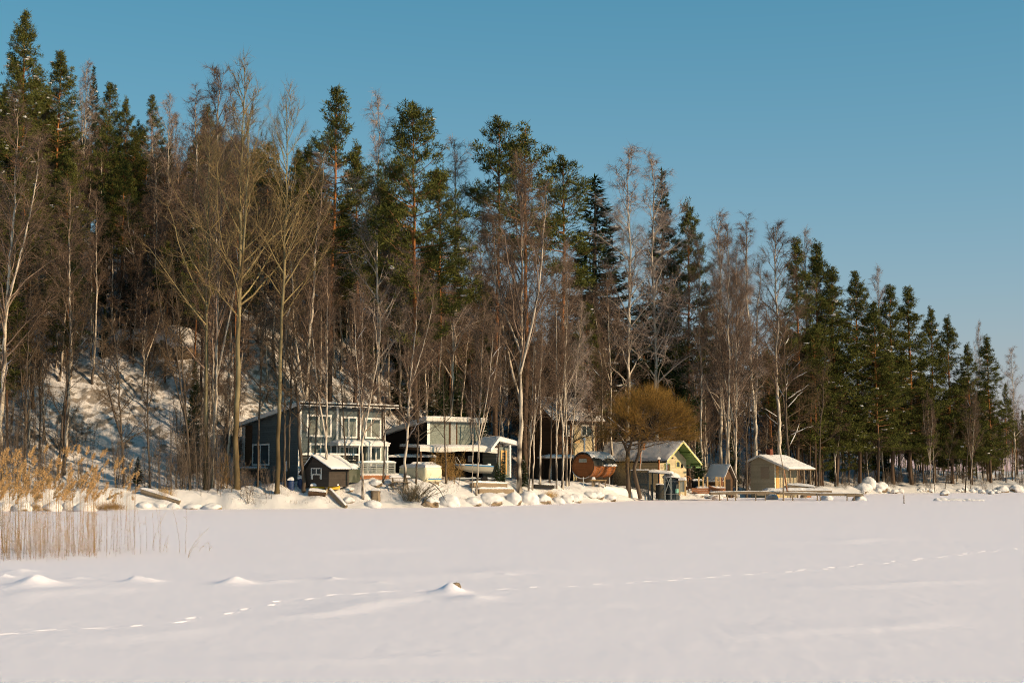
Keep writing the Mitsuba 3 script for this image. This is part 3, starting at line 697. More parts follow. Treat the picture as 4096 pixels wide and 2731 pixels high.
FRONT = [  # kind, u of the foot, row of the top, distance, width, tilt, label
    ('birch', 3, 250, 117, 0.9, 0.5, 'birch trunk at the very left edge behind the reeds'),
    ('birch', 147, 420, 119, 0.9, 1.0, 'birch behind the reeds with dark foot and white upper trunk'),
    ('alder', 132, 640, 118, 0.9, 4.0, 'dark leaning trunk close beside the birch behind the reeds'),
    ('alder', 60, 640, 117, 0.8, -2.0, 'dark thin tree between the left edge and the reed birch'),
    ('alder', 92, 700, 121, 0.8, -3.0, 'second dark thin tree at the left behind the reeds'),
    ('alder', 285, 700, 116, 0.9, -3.0, 'dark thin multi stemmed tree left of the aspen group'),
    ('alder', 345, 760, 116, 0.8, -2.0, 'low dark tree beside the snow slope, right of the thin multi stemmed one'),
    ('alder', 437, 560, 116, 0.7, -3.5, 'dark trunk leaning left in the aspen group'),
    ('thinpine', 441, 520, 128, 0.7, 0.0, 'pine with rust red trunk behind the aspen group'),
    ('aspen', 474, 300, 116, 0.9, -0.3, 'left one of the three large aspens, beside the white birch'),
    ('birch', 485, 260, 118, 0.6, 0.0, 'slim white birch right behind the left large aspen'),
    ('aspen', 544, 152, 115, 1.0, -0.2, 'tallest aspen, thick straight olive trunk left of the grey house'),
    ('lightalder', 592, 560, 118, 0.6, 0.0, 'thin dark tree between the two right large aspens'),
    ('aspen', 637, 222, 115, 0.8, 0.3, 'right one of the three large aspens, in front of the grey house'),
    ('lightalder', 662, 560, 118, 0.7, 1.0, 'dark trunk touching the right large aspen before the house'),
    ('birch', 690, 350, 2105, 0.95, 2.6, 'leaning white birch in front of the grey house corner'),
    ('birch', 750, 600, 2140, 0.8, -1.6, 'slender birch on the bank in front of the playhouse'),
    ('birch', 834, 640, 2145, 0.75, 0.0, 'slender birch before the deck railing of the grey house'),
    ('lightalder', 720, 640, 2126, 0.6, 2.5, 'thin bent dark tree between the birches at the playhouse'),
    ('birch', 930, 610, 2134, 0.85, 2.8, 'birch leaning right beside the cream boat'),
    ('birch', 1094, 690, 2136, 0.65, 2.0, 'slim forked birch at the end of the log bench'),
    ('birch', 1084, 760, 2131, 0.4, 1.0, 'thin reddish birch left of the slim forked one'),
    ('vase', 1194, 392, 2131, 1.0, -1.0, 'broad birch with many upright limbs in the middle of the shore'),
    ('birch', 1214, 700, 2131, 0.6, 2.4, 'left one of two thin birches right of the broad shore birch'),
    ('birch', 1222, 640, 2124, 0.6, 1.6, 'right one of two thin birches leaning over the black beam'),
    ('birch', 1278, 600, 2124, 0.55, 0.6, 'thin birch left of the white double birch at the barrel sauna'),
    ('birch', 1292, 555, 2123, 0.7, 0.3, 'pale straight birch just left of the white double birch'),
    ('silver', 1302, 560, 2116, 0.75, 0.6, 'thick white double birch against the barrel sauna'),
    ('silver', 1306, 690, 2115, 0.7, 5.0, 'birch leaning right above the barrel sauna'),
    ('birch', 1612, 560, 168, 0.7, 0.0, 'straight birch behind the yellow cabin'),
    ('birch', 1672, 520, 166, 0.7, 0.6, 'orange lit birch between the yellow cabin and the little hut'),
    ('silver', 1663, 600, 172, 1.0, 6.5, 'thick birch leaning right behind the little snowy hut'),
    ('birch', 1690, 560, 166, 0.6, 0.8, 'twin orange lit birch right of the little snowy hut'),
    ('snowalder', 1806, 700, 188, 1.1, 0.5, 'dark tree with snow lined limbs behind the right cabin'),
    ('alder', 1714, 830, 167, 1.1, 3.0, 'brown shrub like tree left of the right cabin'),
    ('alder', 1880, 800, 196, 1.0, 4.0, 'brown bare tree right of the right cabin'),
    ('thinpine', 1874, 760, 198, 1.0, 0.0, 'pine trunk standing right of the right cabin'),
    ('birch', 2138, 900, 210, 0.55, 0.0, 'left stem of the white birch pair on the right shore'),
    ('birch', 2146, 920, 210, 0.5, 0.8, 'right stem of the white birch pair on the right shore'),
    ('alder', 2170, 960, 212, 0.7, 8.0, 'bent bare tree leaning right, beside the white birch pair'),
    ('alder', 2215, 880, 212, 0.7, 6.0, 'bare tree leaning right among the last shore pines'),
    ('birch', 2228, 900, 214, 0.6, 5.0, 'pale bent birch among the last shore pines'),
    ('lowpine', 2120, 820, 216, 0.7, 0.0, 'small pine between the tall ones on the right shore'),
    ('spruce', 2186, 930, 220, 1.3, 0.0, 'dark low spruce behind the white birch pair'),
    ('pine', 2310, 880, 224, 0.8, 2.0, 'leaning pine trunk near the right edge'),
    ('lightalder', 655, 700, 2118, 0.8, -1.0, 'thin twiggy dark tree before the left window of the grey house'),
    ('lightalder', 705, 800, 2120, 0.8, 2.0, 'small twiggy dark tree right of the leaning white birch'),
    ('lightalder', 795, 760, 2112, 0.7, -2.0, 'thin twiggy tree before the middle windows of the grey house'),
    ('lightalder', 880, 820, 2108, 0.9, 1.5, 'small twiggy tree at the right corner of the terrace'),
    ('lightalder', 955, 800, 2112, 0.9, 3.0, 'twiggy dark tree behind the dark bush'),
    ('lightalder', 1025, 780, 2112, 0.8, -2.5, 'thin twiggy tree before the carport'),
    ('alder', 1140, 760, 2112, 0.8, 2.0, 'thin twiggy tree left of the broad shore birch'),
    ('birch', 1158, 700, 2108, 0.7, -1.5, 'slim birch with brown twigs behind the broad shore birch'),
    ('birch', 1240, 620, 2112, 0.7, 1.0, 'brown twigged birch before the brown house, nearer the black beam'),
    ('alder', 1262, 760, 2108, 0.9, 1.0, 'dark twiggy tree before the dark red shed'),
    ('alder', 1215, 850, 2108, 1.1, 2.0, 'low dark twiggy tree left of the dark red shed'),
    ('birch', 1350, 640, 163, 0.8, -1.0, 'brown twigged birch behind the barrel sauna'),
    ('alder', 1300, 760, 154, 1.0, 2.0, 'dark twiggy tree between the dark red shed and the brown house'),
    ('alder', 1385, 800, 156, 1.0, -2.0, 'dark twiggy tree right before the brown house'),
    ('alder', 1200, 720, 150, 1.0, 1.0, 'dark twiggy tree at the left gable of the brown house'),
    ('birch', 1405, 620, 162, 0.8, 0.0, 'brown twigged birch left behind the willow'),
    ('alder', 698, 620, 2129, 1.1, -3.0, 'thick dark leaning trunk in front of the playhouse gable'),
    ('spruce', 1604, 1000, 166, 1.3, 0.0, 'green spruce right beside the yellow cabin'),
]
for kind, u, v, D, w, tl, lab in FRONT:
    plant(kind, KINDS[kind][0], u, v, D, lab, KINDS[kind][1], width=w, tilt=tl)

# the rest of the wood
rw = np.random.default_rng(21)
ZONES = ((0, 420, 'on the slope at the left'), (420, 720, 'behind the tall aspens'), (720, 1090, 'on the slope behind the grey house'), (1090, 1420, 'in the middle of the wood'),
         (1420, 1840, 'on the slope behind the yellow cabin'), (1840, 2360, 'in the wood at the right'))
placed = [pt(u, HZ, D if D < 1000 else 120)[:2] for _, u, _, D, *_ in TALL + FRONT]


def zone(u): return next((z for a, b, z in ZONES if a <= u < b), ZONES[-1][2])


count, tries = 0, 0
while count < 470 and tries < 14000:
    tries += 1
    u = rw.uniform(-60, 2400)
    base = np.interp(u, [0, 600, 1200, 1500, 1750, 1900, 2100, 2400], [113, 118, 135, 158, 176, 196, 212, 222])
    D = base + rw.uniform(6, 50) * (1.0 if u < 1900 else 0.7)
    p = pt(u, HZ, D)
    if min(np.hypot(p[0] - a, D - b) for a, b in placed) < 1.15 + 0.4 * (u > 1900):
        continue
    if 545 < u < 1200 and D < 137:                         # the yard of the houses stays open
        continue
    if 1100 < u < 1320 and D < 160 or 1320 <= u < 1430 and D < 153 or 1430 <= u < 1640 and D < 169 or 1640 <= u < 1880 and D < 188:
        continue
    top = np.interp(u, SKY_U, SKY_V)
    z = gz(p[0], D)
    dark = u < 460 or 560 < u < 720 or 780 < u < 1080 or u > 1850
    slope = 540 < u < 1160
    kind = rw.choice(['pine', 'thinpine', 'spruce', 'birch', 'alder', 'silver'], p=[0.18, 0.09, 0.07, 0.44, 0.20, 0.02] if dark else [0.06, 0.08, 0.04, 0.64, 0.16, 0.02])
    if 150 < u < 440 and D < 131 and rw.uniform() < 0.93 or 440 < u < 600 and D < 135 and rw.uniform() < 0.6 or slope and D < 155 and rw.uniform() < 0.8:  # the open snow slope at the left
        continue
    if slope and kind == 'birch':
        kind = 'highbirch'
    if u > 1840 and kind == 'pine':
        kind = 'lowpine'
    h = {'highbirch': rw.uniform(14, 20), 'lowpine': rw.uniform(9, 19), 'pine': rw.uniform(15, 22), 'thinpine': rw.uniform(16, 22), 'spruce': rw.uniform(9, 19), 'birch': rw.uniform(8, 18), 'alder': rw.uniform(6, 12), 'silver': rw.uniform(13, 18)}[kind]
    vt = pt(u, HZ, D)
    cap = pt(u, top + rw.uniform(40, 190), D)[2] - z
    if cap < 5:
        continue
    h = min(h, cap)
    placed.append(np.array([p[0], D]))
    nm, cat = KINDS[kind]
    word = {'highbirch': 'bare brown twigged birch', 'lowpine': 'dark green pine', 'pine': 'dark green pine', 'thinpine': 'bare stemmed pine', 'spruce': 'dark spruce', 'birch': 'bare brown twigged birch', 'alder': 'small dark leafless tree', 'silver': 'bare pale birch'}[kind]
    plant(kind, nm, u, 0, D, f'{word} {zone(u)}, one of many alike', cat, f'{word} trees {zone(u)}', height=h, width=rw.uniform(0.75, 1.1) if kind != 'birch' else rw.uniform(0.7, 1.25), tilt=rw.normal(0, 2.2))
    count += 1

# the far rows of the wood, a mass in which no tree can be told from the next
nb = 0
for n in range(260):
    u = rw.uniform(-80, 2450)
    base = np.interp(u, [0, 600, 1200, 1500, 1750, 1900, 2100, 2400], [113, 118, 135, 158, 176, 196, 212, 222])
    D = base + rw.uniform(38, 75)
    p = pt(u, HZ, D)
    z = gz(p[0], D)
    h = min(rw.uniform(9, 17), pt(u, np.interp(u, SKY_U, SKY_V) + rw.uniform(70, 260), D)[2] - z)
    if h < 4:
        continue
    kinds = PROTO[rw.choice(['farpine', 'spruce', 'farbirch'], p=[0.28, 0.08, 0.64])]
    g_, H0 = kinds[rw.integers(0, len(kinds))]
    nb += 1
    scene[f'far_wood__{nb:03d}'] = {'type': 'instance', 'to_world': T().translate([p[0], D, z - 0.2]).scale([h / H0 * 1.3, h / H0 * 1.3, h / H0]).rotate([0, 0, 1], rw.uniform(0, 360)), 'group': {'type': 'ref', 'id': g_}}
labels['far_wood'] = {'label': 'dark mixed wood far up the slope that fills the gaps between the trees', 'category': 'forest', 'kind': 'stuff'}

for n in range(70):                     # and the dark young conifers on the brow of the hill
    u = rw.uniform(-80, 1100)
    D = rw.uniform(158, 192)
    p = pt(u, HZ, D)
    z = gz(p[0], D)
    h = min(rw.uniform(7, 12), pt(u, np.interp(u, SKY_U, SKY_V) + rw.uniform(60, 160), D)[2] - z)
    if h > 3:
        nb += 1
        g_, H0 = PROTO['spruce'][0]
        scene[f'far_wood__{nb:03d}'] = {'type': 'instance', 'to_world': T().translate([p[0], D, z - 0.2]).scale([h / H0 * 1.5, h / H0 * 1.5, h / H0]).rotate([0, 0, 1], rw.uniform(0, 360)), 'group': {'type': 'ref', 'id': g_}}
for n in range(34):
    u = rw.uniform(120, 560)
    kind = rw.choice(['alder', 'birch', 'spruce', 'lightalder'], p=[0.4, 0.25, 0.12, 0.23])
    word = {'alder': 'dark leafless tree', 'lightalder': 'dark leafless tree', 'birch': 'bare brown twigged birch', 'spruce': 'dark young spruce'}[kind]
    plant(kind, KINDS[kind][0], u, 0, 1000 + rw.uniform(775, 850), f'{word} halfway up the left slope, one of many alike', KINDS[kind][1], f'{word} group halfway up the left slope', height=rw.uniform(4, 7) if kind == 'spruce' else rw.uniform(7, 13), width=1.1)
for n, (u, h) in enumerate(((1700, 4.5), (1716, 5.0), (1738, 3.6), (1758, 2.6))):
    plant('thicket', 'bare_bush', u, 0, 2127, 'spreading brown bush at the left gable of the right cabin', 'bush', 'brown bushes before the right cabin', height=h, width=1.7)
for n in range(64):
    u = rw.uniform(-40, 620)
    D = rw.uniform(131, 158)
    kind = rw.choice(['pine', 'spruce', 'birch'], p=[0.4, 0.3, 0.3])
    word = {'pine': 'dark green pine', 'spruce': 'dark spruce', 'birch': 'bare brown twigged birch'}[kind]
    plant(kind, KINDS[kind][0], u, 0, D, f'{word} high on the left slope, one of many alike', KINDS[kind][1], f'{word} trees high on the left slope', height=min(rw.uniform(8, 15), max(4, pt(u, np.interp(u, SKY_U, SKY_V) + 90, D)[2] - gz(pt(u, HZ, D)[0], D))), width=1.15)

# bare saplings and bushes under the trees
for n in range(230):
    u = rw.uniform(-20, 2360)
    base = np.interp(u, [0, 600, 1000, 1200, 1500, 1750, 1900, 2100, 2400], [112, 117, 136, 140, 168, 180, 194, 209, 218])
    D = base + rw.uniform(0, 26)
    if 600 < u < 1180 and (D < 134 or rw.uniform() < 0.6) or 170 < u < 430 and D > 115 and rw.uniform() < 0.75:
        continue
    h = rw.uniform(2.2, 5.0) * (0.75 if u > 1900 else 1.0) * (0.6 if 180 < u < 360 else 1.0)
    plant('thicket', 'bare_bush', u, 0, D, f'thin bare bush in the undergrowth {zone(u)}', 'bush', f'thin bare bushes {zone(u)}', height=h)
for n in range(60):
    u = rw.uniform(-20, 540)
    D = rw.uniform(113, 134)
    if 170 < u < 400 and D > 116 and rw.uniform() < 0.8:
        continue
    plant('thicket', 'bare_sapling', u, 0, D, 'tall thin leafless sapling on the lower part of the left slope', 'sapling', 'tall thin saplings on the left slope', height=rw.uniform(4.5, 9.5), width=0.55)
for u, D, h, lab in ((300, 113.5, 5.5, 'tall thin bush at the shore right of the reeds'), (375, 113.5, 6.5, 'tall thin bush before the aspens'), (415, 114, 5.0, 'thin bush at the foot of the left aspen'),
                     (505, 114, 4.5, 'thin bush between the two left aspens'), (570, 114, 3.5, 'tangled bush at the shore right of the tallest aspen'), (610, 115, 4.0, 'thin bush left of the right large aspen'),
                     (25, 113, 5.0, 'thin bush behind the left end of the reeds'), (105, 113.5, 4.5, 'thin bush behind the middle of the reeds'), (200, 113, 3.5, 'thin low bush behind the right end of the reeds')):
    plant('thicket', 'bare_bush', u, 0, D, lab, 'bush', height=h)
plant('goldthicket', 'golden_bush', 522, 0, 119, 'golden brown bush beside the dark wall of the grey house', 'bush', height=3.4)


# ------------------------------------------------------------------ builders for made things
class Fr:
    """A place and a turn: local x along the front, y to the back, z up (z = 0 is the height of the origin)."""
    def __init__(s, o, deg):
        a = math.radians(deg)
        s.o, s.R = np.asarray(o, float), np.array([[math.cos(a), -math.sin(a), 0], [math.sin(a), math.cos(a), 0], [0, 0, 1.0]])

    def w(s, p): return np.asarray(p, float) @ s.R.T + s.o

    def hit(s, uv, axis, c=0.0):
        """Local coordinates where the sight line of (u, v) meets the plane axis = c: how sizes are read off the photograph."""
        r, o = s.R.T @ ray(*uv), s.R.T @ (np.array([0, 0, EYE]) - s.o)
        return o + r * (c - o[axis]) / r[axis]


class M:
    """One mesh put together from solid pieces, in a frame."""
    def __init__(s, fr=None): s.fr, s.v, s.f, s.n = fr, [], [], 0

    def add(s, v, f):
        s.v.append(np.asarray(v, float)); s.f.append(np.asarray(f) + s.n); s.n += len(v)
        return s

    def box(s, x0, x1, y0, y1, z0, z1, bev=0.0):
        m = trimesh.creation.box(bounds=[[min(x0, x1), min(y0, y1), min(z0, z1)], [max(x0, x1), max(y0, y1), max(z0, z1)]])
        return s.add(m.vertices, m.faces)

    def tube(s, P, r, sides=8, cap=True):
        g = Geo(); g.tube(P, r, (0, 0, 0), sides)
        v, f, _ = g.out()
        n = len(P)
        if cap:
            v = np.vstack([v, P[0], P[-1]])
            k = np.arange(sides)
            f = np.vstack([f, np.stack([(k + 1) % sides, k, k * 0 + len(v) - 2], 1), np.stack([(n - 1) * sides + k, (n - 1) * sides + (k + 1) % sides, k * 0 + len(v) - 1], 1)])
        return s.add(v, f)

    def beam(s, a, b, w, h=None):
        """A square bar from a to b."""
        a, b = np.asarray(a, float), np.asarray(b, float)
        d = unit(b - a)
        x = unit(np.cross(d, [0, 0, 1.0]) if abs(d[2]) < 0.95 else np.array([1.0, 0, 0]))
        y = np.cross(x, d)
        h = w if h is None else h
        v = [p + sx * x * w / 2 + sy * y * h / 2 for p in (a, b) for sx, sy in ((-1, -1), (1, -1), (1, 1), (-1, 1))]
        f = [(0, 1, 5), (0, 5, 4), (1, 2, 6), (1, 6, 5), (2, 3, 7), (2, 7, 6), (3, 0, 4), (3, 4, 7), (0, 3, 2), (0, 2, 1), (4, 5, 6), (4, 6, 7)]
        return s.add(v, f)

    def prism(s, poly, axis, a, b):
        """A polygon (in the two other axes, in order) carried from a to b along an axis."""
        from shapely.geometry import Polygon
        m = trimesh.creation.extrude_polygon(Polygon(poly), 1.0, engine='earcut')
        v = np.array(m.vertices)
        o = [k for k in range(3) if k != axis]
        q = np.zeros_like(v)
        q[:, o[0]], q[:, o[1]], q[:, axis] = v[:, 0], v[:, 1], a + (b - a) * v[:, 2]
        return s.add(q, m.faces if axis != 1 else m.faces[:, ::-1])

    def loft(s, rings, caps=True):
        """Rings (n, k, 3) of equal count joined into a skin."""
        R = np.asarray(rings, float)
        n, k, _ = R.shape
        i, j = np.meshgrid(np.arange(n - 1), np.arange(k), indexing='ij')
        q = np.stack([i * k + j, i * k + (j + 1) % k, (i + 1) * k + (j + 1) % k, (i + 1) * k + j], -1).reshape(-1, 4)
        f = np.vstack([q[:, [0, 1, 2]], q[:, [0, 2, 3]]])
        v = R.reshape(-1, 3)
        if caps:
            v = np.vstack([v, R[0].mean(0), R[-1].mean(0)])
            a = np.arange(k)
            f = np.vstack([f, np.stack([(a + 1) % k, a, a * 0 + n * k], 1), np.stack([(n - 1) * k + a, (n - 1) * k + (a + 1) % k, a * 0 + n * k + 1], 1)])
        return s.add(v, f)

    def sheet(s, c00, c10, c11, c01, thick, n=(24, 8), seed=0, rag=0.12, edge=6.0):
        """A blanket of snow on the four-cornered surface: soft edges, uneven thickness."""
        c00, c10, c11, c01 = (np.asarray(c, float) for c in (c00, c10, c11, c01))
        u, v = np.meshgrid(np.linspace(0, 1, n[0] + 1), np.linspace(0, 1, n[1] + 1), indexing='ij')
        U, W = u[..., None], v[..., None]
        base = c00 * (1 - U) * (1 - W) + c10 * U * (1 - W) + c11 * U * W + c01 * (1 - U) * W
        e = (1 - np.abs(2 * u - 1) ** edge) * (1 - np.abs(2 * v - 1) ** edge)
        nz = meshkit.fbm(base * 1.7 + seed * 7.3, 3, 2) - 0.5
        top = base + np.array([0, 0, 1.0]) * (thick * (0.35 + 0.65 * np.sqrt(np.maximum(e, 0))) * (1 + 0.9 * nz))[..., None]
        k = (meshkit.noise(base * 4 + seed, 5) - 0.5)[..., None] * rag
        inner = (np.abs(2 * u - 1) < 0.999) & (np.abs(2 * v - 1) < 0.999)
        top = top + np.where(inner[..., None], 0, np.array([0, 0, 1.0]) * k * thick)
        N = (n[0] + 1) * (n[1] + 1)
        i, j = np.meshgrid(np.arange(n[0]), np.arange(n[1]), indexing='ij')
        m = n[1] + 1
        q = np.stack([i * m + j, (i + 1) * m + j, (i + 1) * m + j + 1, i * m + j + 1], -1).reshape(-1, 4)
        t = np.vstack([q[:, [0, 1, 2]], q[:, [0, 2, 3]]])
        V = np.vstack([top.reshape(-1, 3), (base - np.array([0, 0, 0.01])).reshape(-1, 3)])
        rim = [(i, 0) for i in range(n[0] + 1)] + [(n[0], j) for j in range(1, n[1] + 1)] + [(i, n[1]) for i in range(n[0] - 1, -1, -1)] + [(0, j) for j in range(n[1] - 1, 0, -1)]
        r = np.array([a * m + b for a, b in rim])
        r2 = np.roll(r, -1)
        side = np.vstack([np.stack([r, r + N, r2 + N], 1), np.stack([r, r2 + N, r2], 1)])
        return s.add(V, np.vstack([t, t[:, ::-1] + N, side]))

    def out(s):
        v = np.vstack(s.v)
        return (s.fr.w(v) if s.fr else v), np.vstack(s.f)


def part(key, m, mat, smooth=False): return put(key, m.out(), mat, smooth)


def window(wall, fr, axis, c, r, zz, mull=(), glass='mat_glass', frame='mat_white', w=0.13, proud=0.05, cross=(), curtain=None):
    """A framed window on the wall plane axis = c, from two corner sight lines; mull and cross are sight columns and rows of its bars."""
    a, b = fr.hit(zz(r[0], r[1]), axis, c), fr.hit(zz(r[2], r[3]), axis, c)
    o = 0 if axis == 1 else 1
    x0, x1, z0, z1 = min(a[o], b[o]), max(a[o], b[o]), min(a[2], b[2]), max(a[2], b[2])

    def bx(m, xa, xb, za, zb, d0, d1):
        return m.box(xa, xb, c - d1, c - d0, za, zb) if axis == 1 else m.box(c - d1, c - d0, xa, xb, za, zb)
    m = M(fr)
    bx(m, x0, x0 + w, z0, z1, -0.02, proud); bx(m, x1 - w, x1, z0, z1, -0.02, proud)
    bx(m, x0 + w, x1 - w, z0, z0 + w, -0.02, proud - 0.003); bx(m, x0 + w, x1 - w, z1 - w, z1, -0.02, proud - 0.003)
    k = part(wall + '__window', m, frame)
    g = bx(M(fr), x0 + w, x1 - w, z0 + w, z1 - w, 0.004, 0.012)
    part(k + '__pane', g, glass)
    for u in mull:
        p = fr.hit(zz(u, (r[1] + r[3]) / 2), axis, c)[o]
        part(k + '__mullion', bx(M(fr), p - 0.05, p + 0.05, z0 + w, z1 - w, 0.0, proud - 0.01), frame)
    for v in cross:
        p = fr.hit(zz((r[0] + r[2]) / 2, v), axis, c)[2]
        part(k + '__bar', bx(M(fr), x0 + w, x1 - w, p - 0.025, p + 0.025, 0.0, proud - 0.014), frame)
    return k


def slab_poly(fr, axis_pts): return fr.w(np.asarray(axis_pts, float))


# ------------------------------------------------------------------ the two-storey grey house
o = pt(*z2(845, 1150), 121.0)
o[2] = 2.2
HF = Fr(o, 38)
zf = HF.hit(z2(845, 300), 1, -0.6)[2]
W = HF.hit(z2(1795, 700), 1)[0]
DEP, FALL = 10.2, 1.35
h = thing('grey_house', 'two storey blue grey boarded house with white trim and a sloping snowy roof', 'house')
part(h + '__wall', M(HF).prism([(0, -1.0), (DEP, -1.0), (DEP, zf - 0.35 - FALL), (0, zf - 0.35)], 0, 0, W), 'mat_grey_siding')
rf = M(HF)
ra, rb, rz = -0.75, DEP + 1.3, lambda y: zf - 0.3 - FALL * y / DEP
rf.prism([(ra, rz(ra)), (rb, rz(rb)), (rb, rz(rb) + 0.16), (ra, rz(ra) + 0.16)], 0, -0.55, W + 0.85)
k = part(h + '__roof', rf, 'mat_grey_paint')
fb = M(HF).box(-0.60, W + 0.90, ra - 0.05, ra, rz(ra) - 0.10, rz(ra) + 0.2)
part(k + '__fascia', fb, 'mat_white')
fb = M(HF).prism([(ra, rz(ra) - 0.08), (rb, rz(rb) - 0.08), (rb, rz(rb) + 0.2), (ra, rz(ra) + 0.2)], 0, -0.60, -0.553)
part(k + '__fascia', fb, 'mat_white')
part(k + '__gutter', M(HF).tube(np.array([[-0.6, ra - 0.1, rz(ra) + 0.06], [W + 0.9, ra - 0.1, rz(ra) + 0.06]]), 0.07), 'mat_dark')
part(k + '__snow', M(HF).sheet((-0.6, ra, rz(ra) + 0.16), (W + 0.9, ra, rz(ra) + 0.16), (W + 0.9, rb, rz(rb) + 0.16), (-0.6, rb, rz(rb) + 0.16), 0.26, (40, 30), 1), 'mat_snow', 40)
for x in np.linspace(0.4, W, 9):
    part(k + '__rafter', M(HF).box(x, x + 0.09, ra + 0.02, -0.003, rz(-0.3) - 0.14, rz(-0.3) - 0.02), 'mat_white')
for a, b, top, bot in ((828, 850, 345, 1150), (1253, 1268, 372, 880), (1514, 1530, 392, 870), (1780, 1796, 402, 740)):
    p, q = HF.hit(z2(a, top), 1, -0.05), HF.hit(z2(b, bot), 1, -0.05)
    part(h + '__trim_board', M(HF).box(p[0], q[0], -0.045, 0.02, q[2], rz(0) - 0.02), 'mat_white')
for x in (1500, 1770):
    p = HF.hit(z2(x, 560), 1, -0.12)
    part(h + '__downpipe', M(HF).tube(np.array([[p[0], -0.12, 0.8], [p[0], -0.12, rz(0) - 0.15]]), 0.05), 'mat_brown_siding')
for r, mul in (((915, 437, 1192, 693), (1050,)), ((1297, 460, 1478, 707), (1385,)), ((1570, 475, 1747, 712), (1636,)), ((945, 760, 1192, 965), (1070,))):
    kk = window(h, HF, 1, 0.0, r, z2, mul, w=0.16)
    a, b = HF.hit(z2(r[0], r[1]), 1), HF.hit(z2(r[2], r[3]), 1)
    part(kk + '__curtain', M(HF).box(a[0] + 0.2, b[0] - 0.2, -0.0185, -0.0125, b[2] + 0.2, a[2] - 0.45), 'mat_curtain')
# left wall: door, window, boards, in the shade
window(h, HF, 0, 0.0, (310, 770, 497, 1012), z2, (400,), w=0.16)
a, b = HF.hit(z2(232, 565), 0), HF.hit(z2(300, 1012), 0)
dk = part(h + '__door', M(HF).box(-0.05, -0.004, a[1], b[1], b[2], a[2]), 'mat_brown_siding')
a, b = HF.hit(z2(196, 570), 0), HF.hit(z2(226, 1012), 0)
part(h + '__trim_board', M(HF).box(-0.06, -0.003, a[1], b[1], b[2], a[2]), 'mat_white')
a, b = HF.hit(z2(682, 960), 0), HF.hit(z2(712, 1075), 0)
part(h + '__trim_board', M(HF).box(-0.06, -0.003, a[1], b[1], b[2], a[2]), 'mat_white')
a, b = HF.hit(z2(190, 1015), 0), HF.hit(z2(480, 1040), 0)
part(h + '__step', M(HF).box(-1.2, -0.003, a[1], b[1], b[2] - 0.15, b[2]), 'mat_wood')
part(h + '__step_snow', M(HF).sheet((-1.2, a[1], b[2]), (0, a[1], b[2]), (0, b[1], b[2]), (-1.2, b[1], b[2]), 0.15, (8, 16), 3), 'mat_snow', 40)

# porch over the terrace on the right half of the front
PY = -1.9
a, b = HF.hit(z2(1270, 735), 1, PY), HF.hit(z2(1845, 792), 1, PY)
pz = HF.hit(z2(1700, 765), 1, PY)[2]
pk = part(h + '__porch_roof', M(HF).box(a[0], b[0], PY, -0.05, pz - 0.22, pz), 'mat_white')
part(pk + '__snow', M(HF).sheet((a[0] - 0.05, PY - 0.05, pz), (b[0] + 0.08, PY - 0.05, pz), (b[0] + 0.08, -0.06, pz), (a[0] - 0.05, -0.06, pz), 0.28, (30, 10), 5), 'mat_snow', 40)
for x in (1500, 1605, 1632, 1785, 1817):
    p = HF.hit(z2(x, 880), 1, PY + 0.1)
    part(pk + '__post', M(HF).box(p[0] - 0.06, p[0] + 0.06, PY + 0.04, PY + 0.16, 0.3, pz - 0.22), 'mat_white')
a, b = HF.hit(z2(1270, 785), 1, 0.0), HF.hit(z2(1508, 960), 1, 0.0)
window(h, HF, 1, 0.0, (1275, 788, 1505, 965), z2, (1330, 1382, 1437), w=0.17)
window(h, HF, 1, -0.6, (1618, 795, 1748, 962), z2, (1690,), w=0.15)
a, b = HF.hit(z2(1600, 790), 1, -0.6), HF.hit(z2(1790, 1100), 1, -0.6)
part(h + '__bay', M(HF).box(a[0] - 0.2, b[0], -0.59, -0.003, 0.3, pz - 0.23), 'mat_pale_siding')
# terrace and its railing
TY = -3.2
x0, x1 = HF.hit(z2(1488, 1000), 1, TY)[0], HF.hit(z2(1905, 1000), 1, TY)[0]
dz = HF.hit(z2(1700, 1118), 1, TY)[2]
d = thing('terrace', 'raised wooden terrace with snow on its boards before the grey house', 'terrace')
part(d + '__floor', M(HF).box(x0 - 0.1, x1 + 1.3, TY - 0.1, -0.02, dz - 0.16, dz), 'mat_deck_wood')
part(d + '__snow', M(HF).sheet((x0 - 0.1, TY - 0.12, dz), (x1 + 1.3, TY - 0.12, dz), (x1 + 1.3, -0.65, dz), (x0 - 0.1, -0.65, dz), 0.16, (40, 14), 6), 'mat_snow', 40)
sk = HF.hit(z2(1700, 1195), 1, TY)[2]
for n in range(4):
    t = (dz - 0.16 - sk + 0.35) / 4
    part(d + '__skirt_board', M(HF).box(x0 - 0.1, x1 + 1.2, TY - 0.06 + 0.004 * n, TY - 0.02, sk - 0.35 + n * t + 0.015, sk - 0.35 + (n + 1) * t - 0.012), 'mat_deck_wood')
rail = thing('terrace_railing', 'grey horizontal bar railing with a snowy top board before the grey house', 'railing')
rt = HF.hit(z2(1700, 985), 1, TY)[2]
for n in range(6):
    z = dz + 0.12 + n * (rt - 0.12 - dz) / 6
    part(rail + '__bar', M(HF).box(x0, x1, TY - 0.015, TY + 0.02, z, z + 0.07), 'mat_grey_paint')
for x in np.linspace(x0, x1, 5):
    part(rail + '__post', M(HF).box(x - 0.05, x + 0.05, TY + 0.022, TY + 0.12, dz - 0.1, rt), 'mat_grey_paint')
tb = part(rail + '__top_board', M(HF).box(x0 - 0.05, x1 + 0.05, TY - 0.08, TY + 0.16, rt, rt + 0.05), 'mat_grey_paint')
